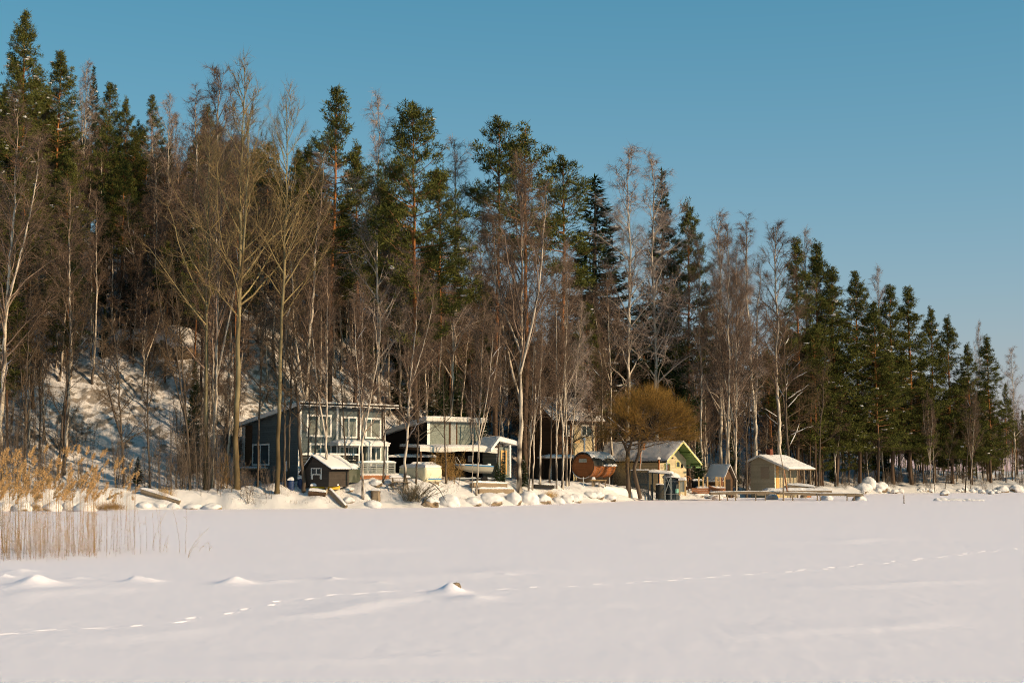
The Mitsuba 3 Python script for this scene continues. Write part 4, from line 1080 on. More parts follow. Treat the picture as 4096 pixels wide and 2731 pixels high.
part(tb + '__snow', M(HF).sheet((x0 - 0.05, TY - 0.09, rt + 0.05), (x1 + 0.05, TY - 0.09, rt + 0.05), (x1 + 0.05, TY + 0.17, rt + 0.05), (x0 - 0.05, TY + 0.17, rt + 0.05), 0.16, (30, 4), 7), 'mat_snow', 40)
tbl = thing('garden_table', 'snow covered garden table behind the terrace railing', 'table')
p = HF.hit(z2(1735, 1040), 1, TY + 1.0)
part(tbl + '__top', M(HF).box(p[0] - 0.6, p[0] + 0.6, TY + 0.7, TY + 1.5, dz + 0.68, dz + 0.73), 'mat_grey_paint')
for sx in (-0.5, 0.45):
    for sy in (0.75, 1.4):
        part(tbl + '__leg', M(HF).box(p[0] + sx, p[0] + sx + 0.06, TY + sy, TY + sy + 0.06, dz + 0.01, dz + 0.68), 'mat_grey_paint')
part(tbl + '__snow', M(HF).sheet((p[0] - 0.6, TY + 0.7, dz + 0.73), (p[0] + 0.6, TY + 0.7, dz + 0.73), (p[0] + 0.6, TY + 1.5, dz + 0.73), (p[0] - 0.6, TY + 1.5, dz + 0.73), 0.2, (12, 8), 8), 'mat_snow', 40)
# the dark slatted screen left of the terrace
SY = -2.6
x0, x1 = HF.hit(z2(858, 900), 1, SY)[0], HF.hit(z2(1488, 900), 1, SY)[0]
zt = HF.hit(z2(1250, 885), 1, SY)[2]
sc = thing('slatted_screen', 'dark brown slatted screen with a white snowy top board left of the terrace', 'fence')
for n in range(15):
    z = 0.3 + n * (zt - 0.4) / 15
    part(sc + '__slat', M(HF).box(x0, x1, SY, SY + 0.025, z, z + (zt - 0.4) / 15 - 0.035), 'mat_dark_siding')
for x in np.linspace(x0 + 0.05, x1 - 0.05, 7):
    part(sc + '__post', M(HF).box(x - 0.05, x + 0.05, SY + 0.028, SY + 0.12, 0.0, zt - 0.08), 'mat_dark_siding')
tb = part(sc + '__top_board', M(HF).box(x0, x1 + 0.1, SY - 0.06, SY + 0.16, zt - 0.08, zt - 0.02), 'mat_white')
part(tb + '__snow', M(HF).sheet((x0, SY - 0.06, zt - 0.02), (x1 + 0.1, SY - 0.06, zt - 0.02), (x1 + 0.1, SY + 0.16, zt - 0.02), (x0, SY + 0.16, zt - 0.02), 0.12, (30, 4), 9), 'mat_snow', 40)

# ------------------------------------------------------------------ the annex with the carport
o = pt(*z3(590, 790), 130.0)
AF = Fr(o, 35)
aw = AF.hit(z3(1168, 700), 1)[0]
at = AF.hit(z3(590, 520), 1)[2]
a = thing('grey_annex', 'grey annex with a flat snowy roof above an open carport, right of the grey house', 'building')
part(a + '__wall', M(AF).prism([(0, -0.1), (9, -0.1), (9, at - 1.3), (0, at)], 0, 0, aw), 'mat_pale_siding')
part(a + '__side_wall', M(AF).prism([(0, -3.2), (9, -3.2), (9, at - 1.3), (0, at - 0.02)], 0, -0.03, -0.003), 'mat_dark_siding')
ra, rb, rz2 = -0.55, 9.6, lambda y: at - 1.3 * y / 9
k = part(a + '__roof', M(AF).prism([(ra, rz2(ra)), (rb, rz2(rb)), (rb, rz2(rb) + 0.3), (ra, rz2(ra) + 0.3)], 0, -0.5, aw + 0.5), 'mat_white')
part(k + '__fascia', M(AF).box(-0.52, aw + 0.52, ra - 0.04, ra, rz2(ra) - 0.02, rz2(ra) + 0.32), 'mat_off_white')
part(k + '__snow', M(AF).sheet((-0.52, ra, rz2(ra) + 0.3), (aw + 0.52, ra, rz2(ra) + 0.3), (aw + 0.52, rb, rz2(rb) + 0.3), (-0.52, rb, rz2(rb) + 0.3), 0.26, (36, 26), 11), 'mat_snow', 40)
p = AF.hit(z3(574, 600), 1, -0.05)
part(a + '__trim_board', M(AF).box(-0.09, 0.22, -0.05, -0.003, -0.1, at - 0.02), 'mat_white')
p, q = AF.hit(z3(836, 600), 1), AF.hit(z3(912, 600), 1)
for x in (p[0], q[0]):
    part(a + '__trim_board', M(AF).box(x - 0.06, x + 0.06, -0.07, -0.003, -0.1, at - 0.04), 'mat_brown_siding')
for n in range(9):
    x = p[0] + 0.1 + n * (q[0] - p[0] - 0.2) / 9
    part(a + '__rib', M(AF).box(x, x + 0.09, -0.05, -0.003, -0.08, at - 0.06), 'mat_grey_paint')
# carport roof: an old eave that dips and rises
eave = [AF.hit(z3b(x, y), 1, -3.4) for x, y in ((325, 462), (720, 482), (1050, 458), (1330, 468), (1625, 505))]
xs_ = [e[0] for e in eave]
zs_ = [e[2] for e in eave]
ex = np.linspace(xs_[0], xs_[-1], 26)
ez = np.interp(ex, xs_, zs_)
ez = np.convolve(np.pad(ez, 3, mode='edge'), np.ones(7) / 7, 'valid')
rings = [[(x, -3.4, z - 0.2), (x, 0.2, z + 0.05), (x, 0.2, z + 0.2), (x, -3.4, z + 0.08)] for x, z in zip(ex, ez)]
k = part(a + '__carport_roof', M(AF).loft(rings), 'mat_brown_siding')
rings = [[(x, -3.46, z - 0.27), (x, -3.404, z - 0.27), (x, -3.404, z + 0.1), (x, -3.46, z + 0.1)] for x, z in zip(ex, ez)]
part(k + '__fascia', M(AF).loft(rings), 'mat_off_white')
m = M(AF)
rings = []
for x, z in zip(ex, ez):
    t = 0.2 + 0.05 * math.sin(x * 2.1)
    rings.append([(x, -3.47, z + 0.09), (x, -1.6, z + 0.15), (x, 0.1, z + 0.21), (x, 0.1, z + 0.22 + t), (x, -1.6, z + 0.16 + t), (x, -3.2, z + 0.12 + t), (x, -3.5, z + 0.13 + 0.3 * t)])
part(k + '__snow', m.loft(rings), 'mat_snow', 40)
p = AF.hit(z3b(1610, 700), 1, -3.3)
gzz = -2.9
part(a + '__post', M(AF).box(p[0] - 0.08, p[0] + 0.08, -3.38, -3.22, gzz, ez[-1] - 0.25), 'mat_white')
part(a + '__post', M(AF).box(xs_[0] + 0.1, xs_[0] + 0.24, -3.38, -3.22, gzz, ez[0] - 0.25), 'mat_brown_siding')
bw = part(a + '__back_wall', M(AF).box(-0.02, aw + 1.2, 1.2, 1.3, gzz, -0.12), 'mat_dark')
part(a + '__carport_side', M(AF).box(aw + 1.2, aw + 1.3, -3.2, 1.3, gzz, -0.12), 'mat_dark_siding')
window(a, AF, 1, 1.2, (1118, 585, 1200, 690), z3b, (1160,), glass='mat_white', frame='mat_white', w=0.06, cross=(620, 655))
# the little entrance with the lit wooden door
EY = -3.3
q = lambda x, y, c=EY: AF.hit(z3b(x, y), 1, c)
p0, p1 = q(1622, 700)[0], q(1815, 700)[0]
et = q(1700, 440)[2]
part(a + '__entrance_wall', M(AF).box(p0, p1, EY + 0.02, EY + 2.6, gzz, et), 'mat_pale_siding')
c0, c1 = q(1662, 495), q(1758, 892)
dk = part(a + '__door', M(AF).box(c0[0], c1[0], EY - 0.05, EY + 0.018, c1[2], c0[2]), 'mat_door_wood')
for i, (xa, xb) in enumerate(((1682, 1705), (1711, 1735))):
    for ya, yb in ((530, 572), (578, 616), (622, 660)):
        g0, g1 = q(xa, ya), q(xb, yb)
        part(dk + '__pane', M(AF).box(g0[0], g1[0], EY - 0.056, EY - 0.05, g1[2], g0[2]), 'mat_glass')
g0, g1 = q(1682, 672), q(1736, 722)
part(dk + '__pane', M(AF).box(g0[0], g1[0], EY - 0.056, EY - 0.05, g1[2], g0[2]), 'mat_glass')
r0, r1 = q(1690, 350, EY - 0.7)[0], q(1972, 350, EY - 0.7)[0]
lz, hz_ = q(1600, 425)[2], q(1830, 372)[2]
k = part(a + '__entrance_roof', M(AF).prism([(p0 - 1.3, lz - 0.35), (r0 - 0.3, lz + 0.75), (r1, lz + 0.3), (r1, lz + 0.05), (r0 - 0.3, lz + 0.45), (p0 - 1.3, lz - 0.55)], 1, EY - 0.7, EY + 2.7), 'mat_white')
part(k + '__snow', M(AF).sheet((r0 - 0.3, EY - 0.72, lz + 0.75), (r1, EY - 0.72, lz + 0.3), (r1, EY + 2.7, lz + 0.3), (r0 - 0.3, EY + 2.7, lz + 0.75), 0.22, (12, 12), 12), 'mat_snow', 40)
part(k + '__snow', M(AF).sheet((p0 - 1.3, EY - 0.72, lz - 0.35), (r0 - 0.3, EY - 0.72, lz + 0.75), (r0 - 0.3, EY + 2.7, lz + 0.75), (p0 - 1.3, EY + 2.7, lz - 0.35), 0.22, (12, 12), 13), 'mat_snow', 40)
x = q(1812, 600, EY - 0.5)[0]
part(a + '__post', M(AF).box(x - 0.08, x + 0.08, EY - 0.6, EY - 0.45, gzz, lz + 0.1), 'mat_white')


def base_at(zz, x, y, D, deg):
    """A frame that stands on the ground where the sight line meets it (or at distance D)."""
    if D is None:
        return Fr(gh(*zz(x, y)), deg)
    p = pt(*zz(x, y), D)
    p[2] = gz(p[0], D)
    return Fr(p, deg)


def gp(zz, x, y, up=0.0): return gh(*zz(x, y)) + [0, 0, up]


# ------------------------------------------------------------------ playhouse and the clutter on the bank before the grey house
PF = base_at(z2b, 560, 650, 116.2, -32)
q = lambda x, y, c=0.0: PF.hit(z2b(x, y), 1, c)
x0, xr, x1 = q(310, 420)[0], q(495, 210)[0], q(780, 420)[0]
zr, ze, zf_ = q(490, 205)[2], q(790, 430)[2], q(560, 640)[2] - 0.6
k = thing('playhouse', 'small dark timber playhouse with white window and thick snow on its roof', 'playhouse')
part(k + '__wall', M(PF).prism([(x0, zf_), (x1, zf_), (x1, ze + 0.02), (xr, zr - 0.06), (x0, ze - 0.25)], 1, 0, 2.6), 'mat_weathered')
xe = q(860, 440)[0]
for side, (xa, za, xb, zb) in enumerate(((xr, zr, xe, ze - 0.12), (xr, zr, x0 - 0.4, ze - 0.55))):
    rk = part(k + '__roof', M(PF).prism([(xa, za), (xb, zb), (xb, zb + 0.06), (xa, za + 0.06)], 1, -0.25, 3.2), 'mat_dark')
    part(rk + '__snow', M(PF).sheet((xa, -0.28, za + 0.06), (xb, -0.28, zb + 0.06), (xb, 3.2, zb + 0.06), (xa, 3.2, za + 0.06), 0.2, (16, 16), 20 + side), 'mat_snow', 40)
window(k, PF, 1, 0.0, (447, 425, 648, 560), z2b, (548,), w=0.09, frame='mat_off_white')
a0, a1 = q(447, 560), q(480, 640)
for x in (447, 615):
    a0, a1 = q(x, 560), q(x + 33, 640)
    part(k + '__trim_board', M(PF).box(a0[0], a1[0], -0.04, -0.003, a1[2], a0[2]), 'mat_off_white')

# a heap under a green tarpaulin
TFr = base_at(z2b, 1100, 680, None, 20)
k = thing('covered_heap', 'firewood heap under a green tarpaulin with snow on top beside the playhouse', 'tarpaulin')
r_ = np.random.default_rng(3)
rings = []
for i, x in enumerate(np.linspace(-1.05, 1.05, 9)):
    w_ = 0.75 + 0.05 * r_.normal()
    hh = 0.95 + 0.25 * math.sin(0.5 + i * 0.42) + 0.07 * r_.normal()
    rings.append([(x + 0.1 * r_.normal(), -w_ - 0.1 * r_.uniform(), -0.2), (x, -w_ + 0.1, hh * 0.55), (x, -w_ * 0.8, hh), (x, 0, hh + 0.08), (x, w_ * 0.8, hh), (x, w_, -0.2)])
part(k + '__tarpaulin', M(TFr).loft(rings), 'mat_tarp')
part(k + '__snow', M(TFr).sheet((-1.05, -0.55, 1.02), (0.95, -0.5, 1.08), (0.95, 0.55, 1.08), (-1.05, 0.55, 1.02), 0.34, (16, 10), 24, edge=3), 'mat_snow', 40)
# boat hull with the yellow edge, turned over
k = thing('yellow_boat', 'overturned small boat with a yellow edge, half buried in snow left of the slender birch', 'boat')
YF = base_at(z2b, 700, 830, None, 8)
rings = [[(x, -0.55 * s, 0), (x, -0.5 * s, 0.22 * s), (x, -0.25 * s, 0.4 * s), (x, 0.25 * s, 0.4 * s), (x, 0.5 * s, 0.22 * s), (x, 0.55 * s, 0)] for x, s in ((-1.3, 0.2), (-1.1, 0.6), (-0.6, 0.95), (0.2, 1.0), (0.9, 0.9), (1.25, 0.7))]
part(k + '__hull', M(YF).loft(rings), 'mat_yellow_paint', 30)
part(k + '__snow', M(YF).sheet((-1.2, -0.42, 0.27), (1.15, -0.42, 0.3), (1.15, 0.45, 0.3), (-1.2, 0.45, 0.27), 0.32, (20, 8), 25), 'mat_snow', 40)
for n, (x, y, lab) in enumerate(((60, 745, 'dark blue plastic barrel in the shade left of the playhouse, outer one'), (255, 720, 'dark blue plastic barrel in the shade left of the playhouse, nearer the house'))):
    k = thing('blue_barrel', lab, 'barrel')
    BF = base_at(z2b, x, y + 60, None, 0)
    rr_ = [0.28, 0.3, 0.3, 0.32, 0.32, 0.3, 0.3, 0.28]
    hh = [z - 0.25 for z in (0, 0.08, 0.3, 0.32, 0.55, 0.57, 0.8, 0.88)]
    part(k + '__body', M(BF).loft([[(r * math.cos(t), r * math.sin(t), z) for t in np.linspace(0, 6.283, 15)[:-1]] for r, z in zip(rr_, hh)]), 'mat_navy', 30)
    part(k + '__snow', M(BF).sheet((-0.27, -0.27, 0.61), (0.27, -0.27, 0.61), (0.27, 0.27, 0.61), (-0.27, 0.27, 0.61), 0.25, (8, 8), 26 + n, edge=2.5), 'mat_snow', 40)


def log(name, lab, cat, a, b, r, snow=True, mat='mat_wood', sq=False):
    k = thing(name, lab, cat)
    a, b = np.asarray(a), np.asarray(b)
    if sq:
        part(k + '__timber', M().beam(a, b, r * 2), mat)
    else:
        t = np.linspace(0, 1, 7)[:, None]
        part(k + '__timber', M().tube(a + (b - a) * t + 0.06 * r * np.random.default_rng(len(lab)).normal(0, 1, (7, 3)), r * np.linspace(1, 0.85, 7), 9), mat, 40)
    if snow:
        d = unit(b - a)
        s = unit(np.cross(d, [0, 0, 1.0])) * r * 0.95
        up = np.array([0, 0, r * 0.75])
        part(k + '__snow', M().sheet(a - s + up, b - s + up, b + s + up, a + s + up, 0.16 + 0.3 * r, (30, 6), len(lab), edge=4), 'mat_snow', 40)
    return k


def pg(zz, x, y, D, up=0.0):
    p = pt(*zz(x, y), D)
    return np.array([p[0], D, max(gz(p[0], D), -0.02) + up])


log('fallen_timber', 'squared timber sloping down the bank onto the ice beside the slender birch', 'timber', gp(z2b, 800, 940, 0.35), gp(z2b, 1100, 1190, 0.05), 0.15, True, 'mat_wood', True)
log('fallen_plank', 'long snowy plank slanting across the bank behind the slender birch', 'plank', gp(z2b, 470, 780, 0.5), gp(z2b, 800, 900, 0.3), 0.12, True, 'mat_wood', True)
log('short_plank', 'short snowy plank propped against the tarpaulin heap', 'plank', gp(z2b, 780, 700, 0.9), gp(z2b, 960, 720, 0.1), 0.12, True, 'mat_wood', True)
log('dark_log', 'dark thick log lying on the bank left of the slender birch', 'log', gp(z2b, 400, 960, 0.2), gp(z2b, 720, 990, 0.2), 0.24, True, 'mat_brown_siding')
log('fallen_tree', 'thick fallen trunk under snow on the left bank', 'log', gp(z7, 1480, 540, 0.25), gp(z7, 1880, 640, 0.15), 0.22)
log('driftwood', 'broken grey branch sticking out of the left bank', 'branch', gp(z7, 1130, 575, 0.1), gp(z7, 1240, 575, 0.55), 0.09, False)
log('log_bench', 'long snowy log bench in the yard between the slim birch and the broad birch', 'log', gp(z3b, 1180, 1180, 0.35), gp(z3b, 1740, 1165, 0.3), 0.2, True, 'mat_wood', True)
log('low_timber', 'second snowy timber lying before the log bench', 'timber', gp(z3b, 1270, 1215, 0.15), gp(z3b, 1850, 1205, 0.15), 0.22, True, 'mat_wood', True)
log('black_beam', 'black beam lying on the snow left of the barrel sauna', 'beam', gp(z4, 95, 1268, 0.2), gp(z4, 318, 1275, 0.2), 0.16, False, 'mat_dark', True)
log('birch_log', 'big snowy birch log lying before the right cabin', 'log', pt(*z5b(1180, 725), 156.5), pt(*z5b(1605, 765), 156), 0.27)

# tree stump
k = thing('tree_stump', 'cut tree stump with a cap of snow near the ice edge', 'stump')
SF = base_at(z2b, 1660, 1050, None, 0)
r_ = np.random.default_rng(8)
th = np.linspace(0, 6.283, 19)[:-1]
lob = 1 + 0.07 * np.sin(th * 5) + 0.05 * r_.normal(size=18)
part(k + '__wood', M(SF).loft([[(r * l * math.cos(t), r * l * math.sin(t), z) for t, l in zip(th, lob ** e)] for r, z, e in ((0.50, -0.4, 2.5), (0.42, 0.1, 1.5), (0.37, 0.4, 1), (0.38, 0.78, 1))]), 'mat_wood', 30)
part(k + '__snow', M(SF).sheet((-0.36, -0.36, 0.77), (0.36, -0.36, 0.77), (0.36, 0.36, 0.77), (-0.36, 0.36, 0.77), 0.2, (10, 10), 30, edge=2.6), 'mat_snow', 40)

# picnic table with benches
k = thing('picnic_table', 'wooden picnic table with attached benches under snow beside the dark bush', 'table')
NF = base_at(z2b, 2110, 830, None, 12)
for y in (-0.26, 0.0, 0.26):
    part(k + '__board', M(NF).box(-0.85, 0.85, y - 0.12, y + 0.12, 0.86, 0.91), 'mat_wood')
for sy in (-0.75, 0.75):
    part(k + '__seat', M(NF).box(-0.85, 0.85, sy - 0.13, sy + 0.13, 0.5, 0.55), 'mat_wood')
for sx in (-0.6, 0.6):
    for s in (-1, 1):
        part(k + '__leg', M(NF).beam((sx + 0.03 * s, -0.6 * s, -0.05), (sx + 0.03 * s, 0.3 * s, 0.86), 0.09), 'mat_wood')
    part(k + '__brace', M(NF).beam((sx + 0.1, -0.8, 0.46), (sx + 0.1, 0.8, 0.46), 0.08), 'mat_wood')
part(k + '__snow', M(NF).sheet((-0.87, -0.4, 0.91), (0.87, -0.4, 0.91), (0.87, 0.4, 0.91), (-0.87, 0.4, 0.91), 0.22, (20, 8), 31), 'mat_snow', 40)

# ------------------------------------------------------------------ boats in the yard
def rounded(fr, x0, x1, y0, y1, z0, z1, r, taper=0.0):
    import manifold3d as m3
    s = m3.Manifold.sphere(r, 20)
    pts_ = [s.translate([x, y, z]) for x in (x0 + r, x1 - r) for y in (y0 + r, y1 - r) for z in (z0 + r, z1 - r - (taper if x == x0 + r else 0))]
    m = m3.Manifold.batch_hull(pts_).to_mesh()
    return M(fr).add(m.vert_properties[:, :3], m.tri_verts)


CF = base_at(z3b, 410, 970, 121.5, 38)
k = thing('cream_boat', 'cream coloured covered cabin boat standing in the yard behind the dark bush', 'boat')
part(k + '__hull', rounded(CF, 0, 1.9, 0, 4.2, 0.12, 1.45, 0.28, 0.0), 'mat_cream_hull', 40)
part(k + '__stripe', M(CF).box(0.35, 1.75, -0.02, 0.01, 0.34, 0.46), 'mat_blue_paint')
part(k + '__hatch', M(CF).box(0.5, 1.2, -0.014, 0.02, 0.75, 1.1), 'mat_cream_hull')
part(k + '__snow', M(CF).sheet((0.1, 0.1, 1.40), (1.8, 0.1, 1.40), (1.8, 4.1, 1.40), (0.1, 4.1, 1.40), 0.3, (14, 26), 33), 'mat_snow', 40)
part(k + '__cradle', M(CF).box(0.2, 1.7, 0.3, 0.5, -0.25, 0.2).box(0.2, 1.7, 3.4, 3.6, -0.25, 0.2), 'mat_wood')
k = thing('snowy_workbench', 'long workbench with snow on its board behind the cream boat', 'bench')
WF = base_at(z3b, 390, 800, 125.5, 8)
zb = WF.hit(z3b(390, 742), 1)[2]
part(k + '__board', M(WF).box(-1.15, 1.1, -0.3, 0.3, zb - 0.08, zb), 'mat_brown_siding')
for sx in (-1.05, 0.95):
    for sy in (-0.25, 0.17):
        part(k + '__leg', M(WF).box(sx, sx + 0.09, sy, sy + 0.09, -0.2, zb - 0.08), 'mat_wood')
part(k + '__snow', M(WF).sheet((-1.17, -0.32, zb), (1.12, -0.32, zb), (1.12, 0.32, zb), (-1.17, 0.32, zb), 0.3, (20, 8), 34), 'mat_snow', 40)
# lean-to roof with snow between house and annex
k = thing('snowy_canopy', 'low flat canopy with a snow edge between the grey house and the carport', 'canopy')
LF = base_at(z3, 420, 960, 126.5, 6)
zb = LF.hit(z3(420, 915), 1)[2]
xa, xb = LF.hit(z3(140, 910), 1)[0], LF.hit(z3(690, 910), 1)[0]
part(k + '__roof', M(LF).box(xa, xb, 0, 1.6, zb - 0.06, zb), 'mat_dark')
for x in (xa + 0.1, xb - 0.1):
    for y in (0.06, 1.5):
        part(k + '__post', M(LF).box(x - 0.04, x + 0.04, y, y + 0.08, -0.3, zb - 0.06), 'mat_grey_paint')
part(k + '__snow', M(LF).sheet((xa, -0.05, zb), (xb, -0.05, zb), (xb, 1.62, zb), (xa, 1.62, zb), 0.26, (30, 8), 35), 'mat_snow', 40)

# motor boat on its trailer in the carport
k = thing('motor_boat', 'grey open motor boat with a blue stripe on a trailer under the carport roof', 'boat')
KF = Fr(pt(*z3b(1195, 905), 127.4), 20)
KF.o[2] = gz(KF.o[0], KF.o[1]) - 0.05
L0, L1 = KF.hit(z3b(900, 740), 1)[0], KF.hit(z3b(1500, 800), 1)[0]
zd0, zd1, zk1 = KF.hit(z3b(900, 735), 1)[2], KF.hit(z3b(1460, 765), 1)[2], KF.hit(z3b(1490, 872), 1)[2]
def hull(y0s, lift, thick=0.0):
    rings = []
    for t in np.linspace(0, 1, 14):
        x = L0 + (L1 - L0) * t
        s = min(1, 0.06 + 1.25 * t ** 0.65) * (1 - 0.12 * max(0, t - 0.7) / 0.3)
        zd = zd0 + (zd1 - zd0) * t
        zk = zd - 0.05 + (zk1 - zd + 0.05) * min(1, (t * 1.9) ** 0.6)
        b = 0.85 * s
        rings.append([(x, -b, zd), (x, -b * 0.96, zd - 0.18 * (zd - zk) - 0.04), (x, -b * 0.72, zk + 0.28 * (zd - zk)), (x, -b * 0.2, zk), (x, b * 0.2, zk), (x, b * 0.72, zk + 0.28 * (zd - zk)), (x, b * 0.96, zd - 0.18 * (zd - zk) - 0.04), (x, b, zd)])
    return rings
part(k + '__hull', M(KF).loft(hull(0, 0)), 'mat_grey_hull', 25)
H_ = np.array(hull(0, 0))
for c in (0, 7):
    part(k + '__gunwale', M(KF).tube(H_[:, c] + [0, 0, 0.02], 0.065, 6), 'mat_blue_paint', 40)
part(k + '__deck_snow', M(KF).sheet((L0 + 0.5, -0.5, zd0 - 0.02), (L1 - 0.1, -0.72, zd1), (L1 - 0.1, 0.72, zd1), (L0 + 0.5, 0.5, zd0 - 0.02), 0.14, (20, 8), 36), 'mat_snow', 40)
rl = [KF.hit(z3b(x, y), 1, -0.3) for x, y in ((930, 722), (905, 628), (918, 612), (940, 614), (1000, 715))]
part(k + '__bow_rail', M(KF).tube(np.array(rl), 0.022, 6), 'mat_steel', 40)
part(k + '__motor_cover', rounded(KF, L1 - 0.35, L1 - 0.02, -0.18, 0.18, zd1 - 0.05, zd1 + 0.28, 0.08), 'mat_white', 40)
part(k + '__trailer', M(KF).beam((L0 + 0.2, 0, 0.42), (L1, 0, 0.42), 0.1).beam((L1 - 0.9, -0.8, 0.42), (L1 - 0.9, 0.8, 0.42), 0.1).beam((L0 + 0.25, 0, 0), (L0 + 0.25, 0, 0.42), 0.07).beam((L1 - 0.5, -0.5, 0), (L1 - 0.5, -0.5, 0.5), 0.05), 'mat_steel')
for s in (-0.85, 0.85):
    m = M(KF).tube(np.array([[L1 - 0.9, s - 0.08, 0.3], [L1 - 0.9, s + 0.08, 0.3]]), 0.3, 16)
    part(k + '__wheel', m, 'mat_dark', 40)

# ------------------------------------------------------------------ brown house behind the birches
o = pt(*z4b(640, 700), 158.0)
o[2] = gz(o[0], o[1]) - 0.6
BF = Fr(o, 30)
q = lambda x, y, c=0.0: BF.hit(z4b(x, y), 1, c)
x0, x1 = 0.0, q(1260, 560)[0]
zt = q(1000, 425)[2]
k = thing('brown_house', 'brown house with yellow boarded front and snowy gable roof behind the white birches', 'house')
gl = 8.0
part(k + '__wall', M(BF).prism([(0, -1.5), (gl, -1.5), (gl, zt), (gl / 2, zt + 2.4), (0, zt)], 0, 0, x1), 'mat_brown_siding')
part(k + '__front_boarding', M(BF).box(x1 * 0.42, x1 - 0.3, -0.05, -0.003, 0.6, zt - 0.15), 'mat_yellow_siding')
for y0, y1, z0, z1 in ((-0.7, gl / 2, zt - 0.42, zt + 2.4), (gl + 0.7, gl / 2, zt - 0.42, zt + 2.4)):
    rk = part(k + '__roof', M(BF).prism([(y0, z0), (y1, z1), (y1, z1 + 0.15), (y0, z0 + 0.15)] if y0 < y1 else [(y1, z1), (y0, z0), (y0, z0 + 0.15), (y1, z1 + 0.15)], 0, -0.7, x1 + 0.7), 'mat_brown_siding')
    part(rk + '__snow', M(BF).sheet((-0.7, y0, z0 + 0.15), (x1 + 0.7, y0, z0 + 0.15), (x1 + 0.7, y1, z1 + 0.15), (-0.7, y1, z1 + 0.15), 0.25, (30, 16), 40 + int(y0)), 'mat_snow', 40)
window(k, BF, 1, -0.05, (1025, 520, 1190, 690), z4b, (1105,), w=0.12)
window(k, BF, 1, -0.05, (740, 520, 850, 690), z4b, (), w=0.12)
part(k + '__chimney', M(BF).box(2.4, 3.1, gl / 2 - 0.4, gl / 2 + 0.4, zt + 1.8, zt + 3.4), 'mat_brick')
a0, a1 = q(925, 735, -1.2), q(1005, 790, -1.2)
part(k + '__porch_light_panel', M(BF).box(a0[0], a1[0], -1.25, -1.2, a1[2], a0[2]), 'mat_pine_wood')
# shed beside the barrel sauna
SHF = base_at(z4b, 575, 1300, 150.5, 12)
q = lambda x, y, c=0.0: SHF.hit(z4b(x, y), 1, c)
x0, x1 = q(572, 1100)[0], q(905, 1100)[0]
zt = q(640, 1028)[2]
k = thing('dark_shed', 'low dark red shed with a flat snowy roof behind the barrel sauna', 'shed')
part(k + '__wall', M(SHF).box(x0, x1, 0, 3, -0.5, zt), 'mat_dark_siding')
rk = part(k + '__roof', M(SHF).box(x0 - 0.7, x1 + 0.3, -0.5, 3.3, zt, zt + 0.12), 'mat_brown_siding')
part(rk + '__snow', M(SHF).sheet((x0 - 0.7, -0.5, zt + 0.12), (x1 + 0.3, -0.5, zt + 0.12), (x1 + 0.3, 3.3, zt + 0.12), (x0 - 0.7, 3.3, zt + 0.12), 0.35, (24, 14), 44), 'mat_snow', 40)
part(k + '__trim_board', M(SHF).box(x0 - 0.06, x0 + 0.05, -0.05, -0.003, -0.4, zt - 0.02), 'mat_off_white')

# ------------------------------------------------------------------ barrel sauna
c = pt(*z4b(1050, 1130), 148.0)
VF = Fr(c, -27)                         # local y is the barrel's axis, the round front looks to local -y
R, LB = 1.30, 5.9
k = thing('barrel_sauna', 'brown wooden barrel sauna with black half roof under thick snow', 'sauna')
th = np.linspace(0, 2 * math.pi, 49)[:-1]
bulge = lambda y: R * (0.965 + 0.045 * math.sin(math.pi * y / LB))
yy = np.linspace(0, LB, 9)
for i in range(48):                     # staves
    a0, a1 = th[i] + 0.006, th[i] + 2 * math.pi / 48 - 0.006
    if 0.12 < (a0 + a1) / 2 < math.pi - 0.12:
        continue
    rings = [[(bulge(y) * math.cos(a0), y, bulge(y) * math.sin(a0)), (bulge(y) * math.cos(a1), y, bulge(y) * math.sin(a1)), ((bulge(y) - 0.05) * math.cos(a1), y, (bulge(y) - 0.05) * math.sin(a1)), ((bulge(y) - 0.05) * math.cos(a0), y, (bulge(y) - 0.05) * math.sin(a0))] for y in yy]
    part(k + '__stave', M(VF).loft(rings), 'mat_stave')
n = 13
for i in range(n):                      # boards of the round front
    z0, z1 = -R * 0.93 + i * 2 * R * 0.93 / n, -R * 0.93 + (i + 1) * 2 * R * 0.93 / n - 0.012
    zz_ = np.linspace(z0, z1, 4)
    hw = np.sqrt(np.maximum((R * 0.93) ** 2 - zz_ ** 2, 0.0004))
    poly = [(-w_, z) for w_, z in zip(hw, zz_)] + [(w_, z) for w_, z in zip(hw[::-1], zz_[::-1])]
    part(k + '__front_board', M(VF).prism(poly, 1, 0.10 + 0.004 * (i % 2), 0.16), 'mat_stave')
part(k + '__back_end', M(VF).loft([[(R * 0.95 * math.cos(t), y, R * 0.95 * math.sin(t)) for t in th] for y in (LB - 0.16, LB - 0.1)]), 'mat_stave')
part(k + '__front_ring', M(VF).tube(np.array([[R * 0.985 * math.cos(t), 0.0, R * 0.985 * math.sin(t)] for t in np.linspace(0, 2 * math.pi, 60)]), 0.045, 6, False), 'mat_brown_siding', 40)
for y in (0.5, 1.9, 3.6, 4.9):
    part(k + '__hoop', M(VF).tube(np.array([[(bulge(y) + 0.012) * math.cos(t), y, (bulge(y) + 0.012) * math.sin(t)] for t in np.linspace(math.pi, 2 * math.pi, 30)]), 0.018, 5), 'mat_steel', 40)
a0, a1 = -0.02, math.pi + 0.02
arc = np.linspace(a0, a1, 26)
rings = [[((bulge(y) + 0.03) * math.cos(t), y, (bulge(y) + 0.03) * math.sin(t)) for t in arc] + [((bulge(y) - 0.02) * math.cos(t), y, (bulge(y) - 0.02) * math.sin(t)) for t in arc[::-1]] for y in np.linspace(0.02, LB, 9)]
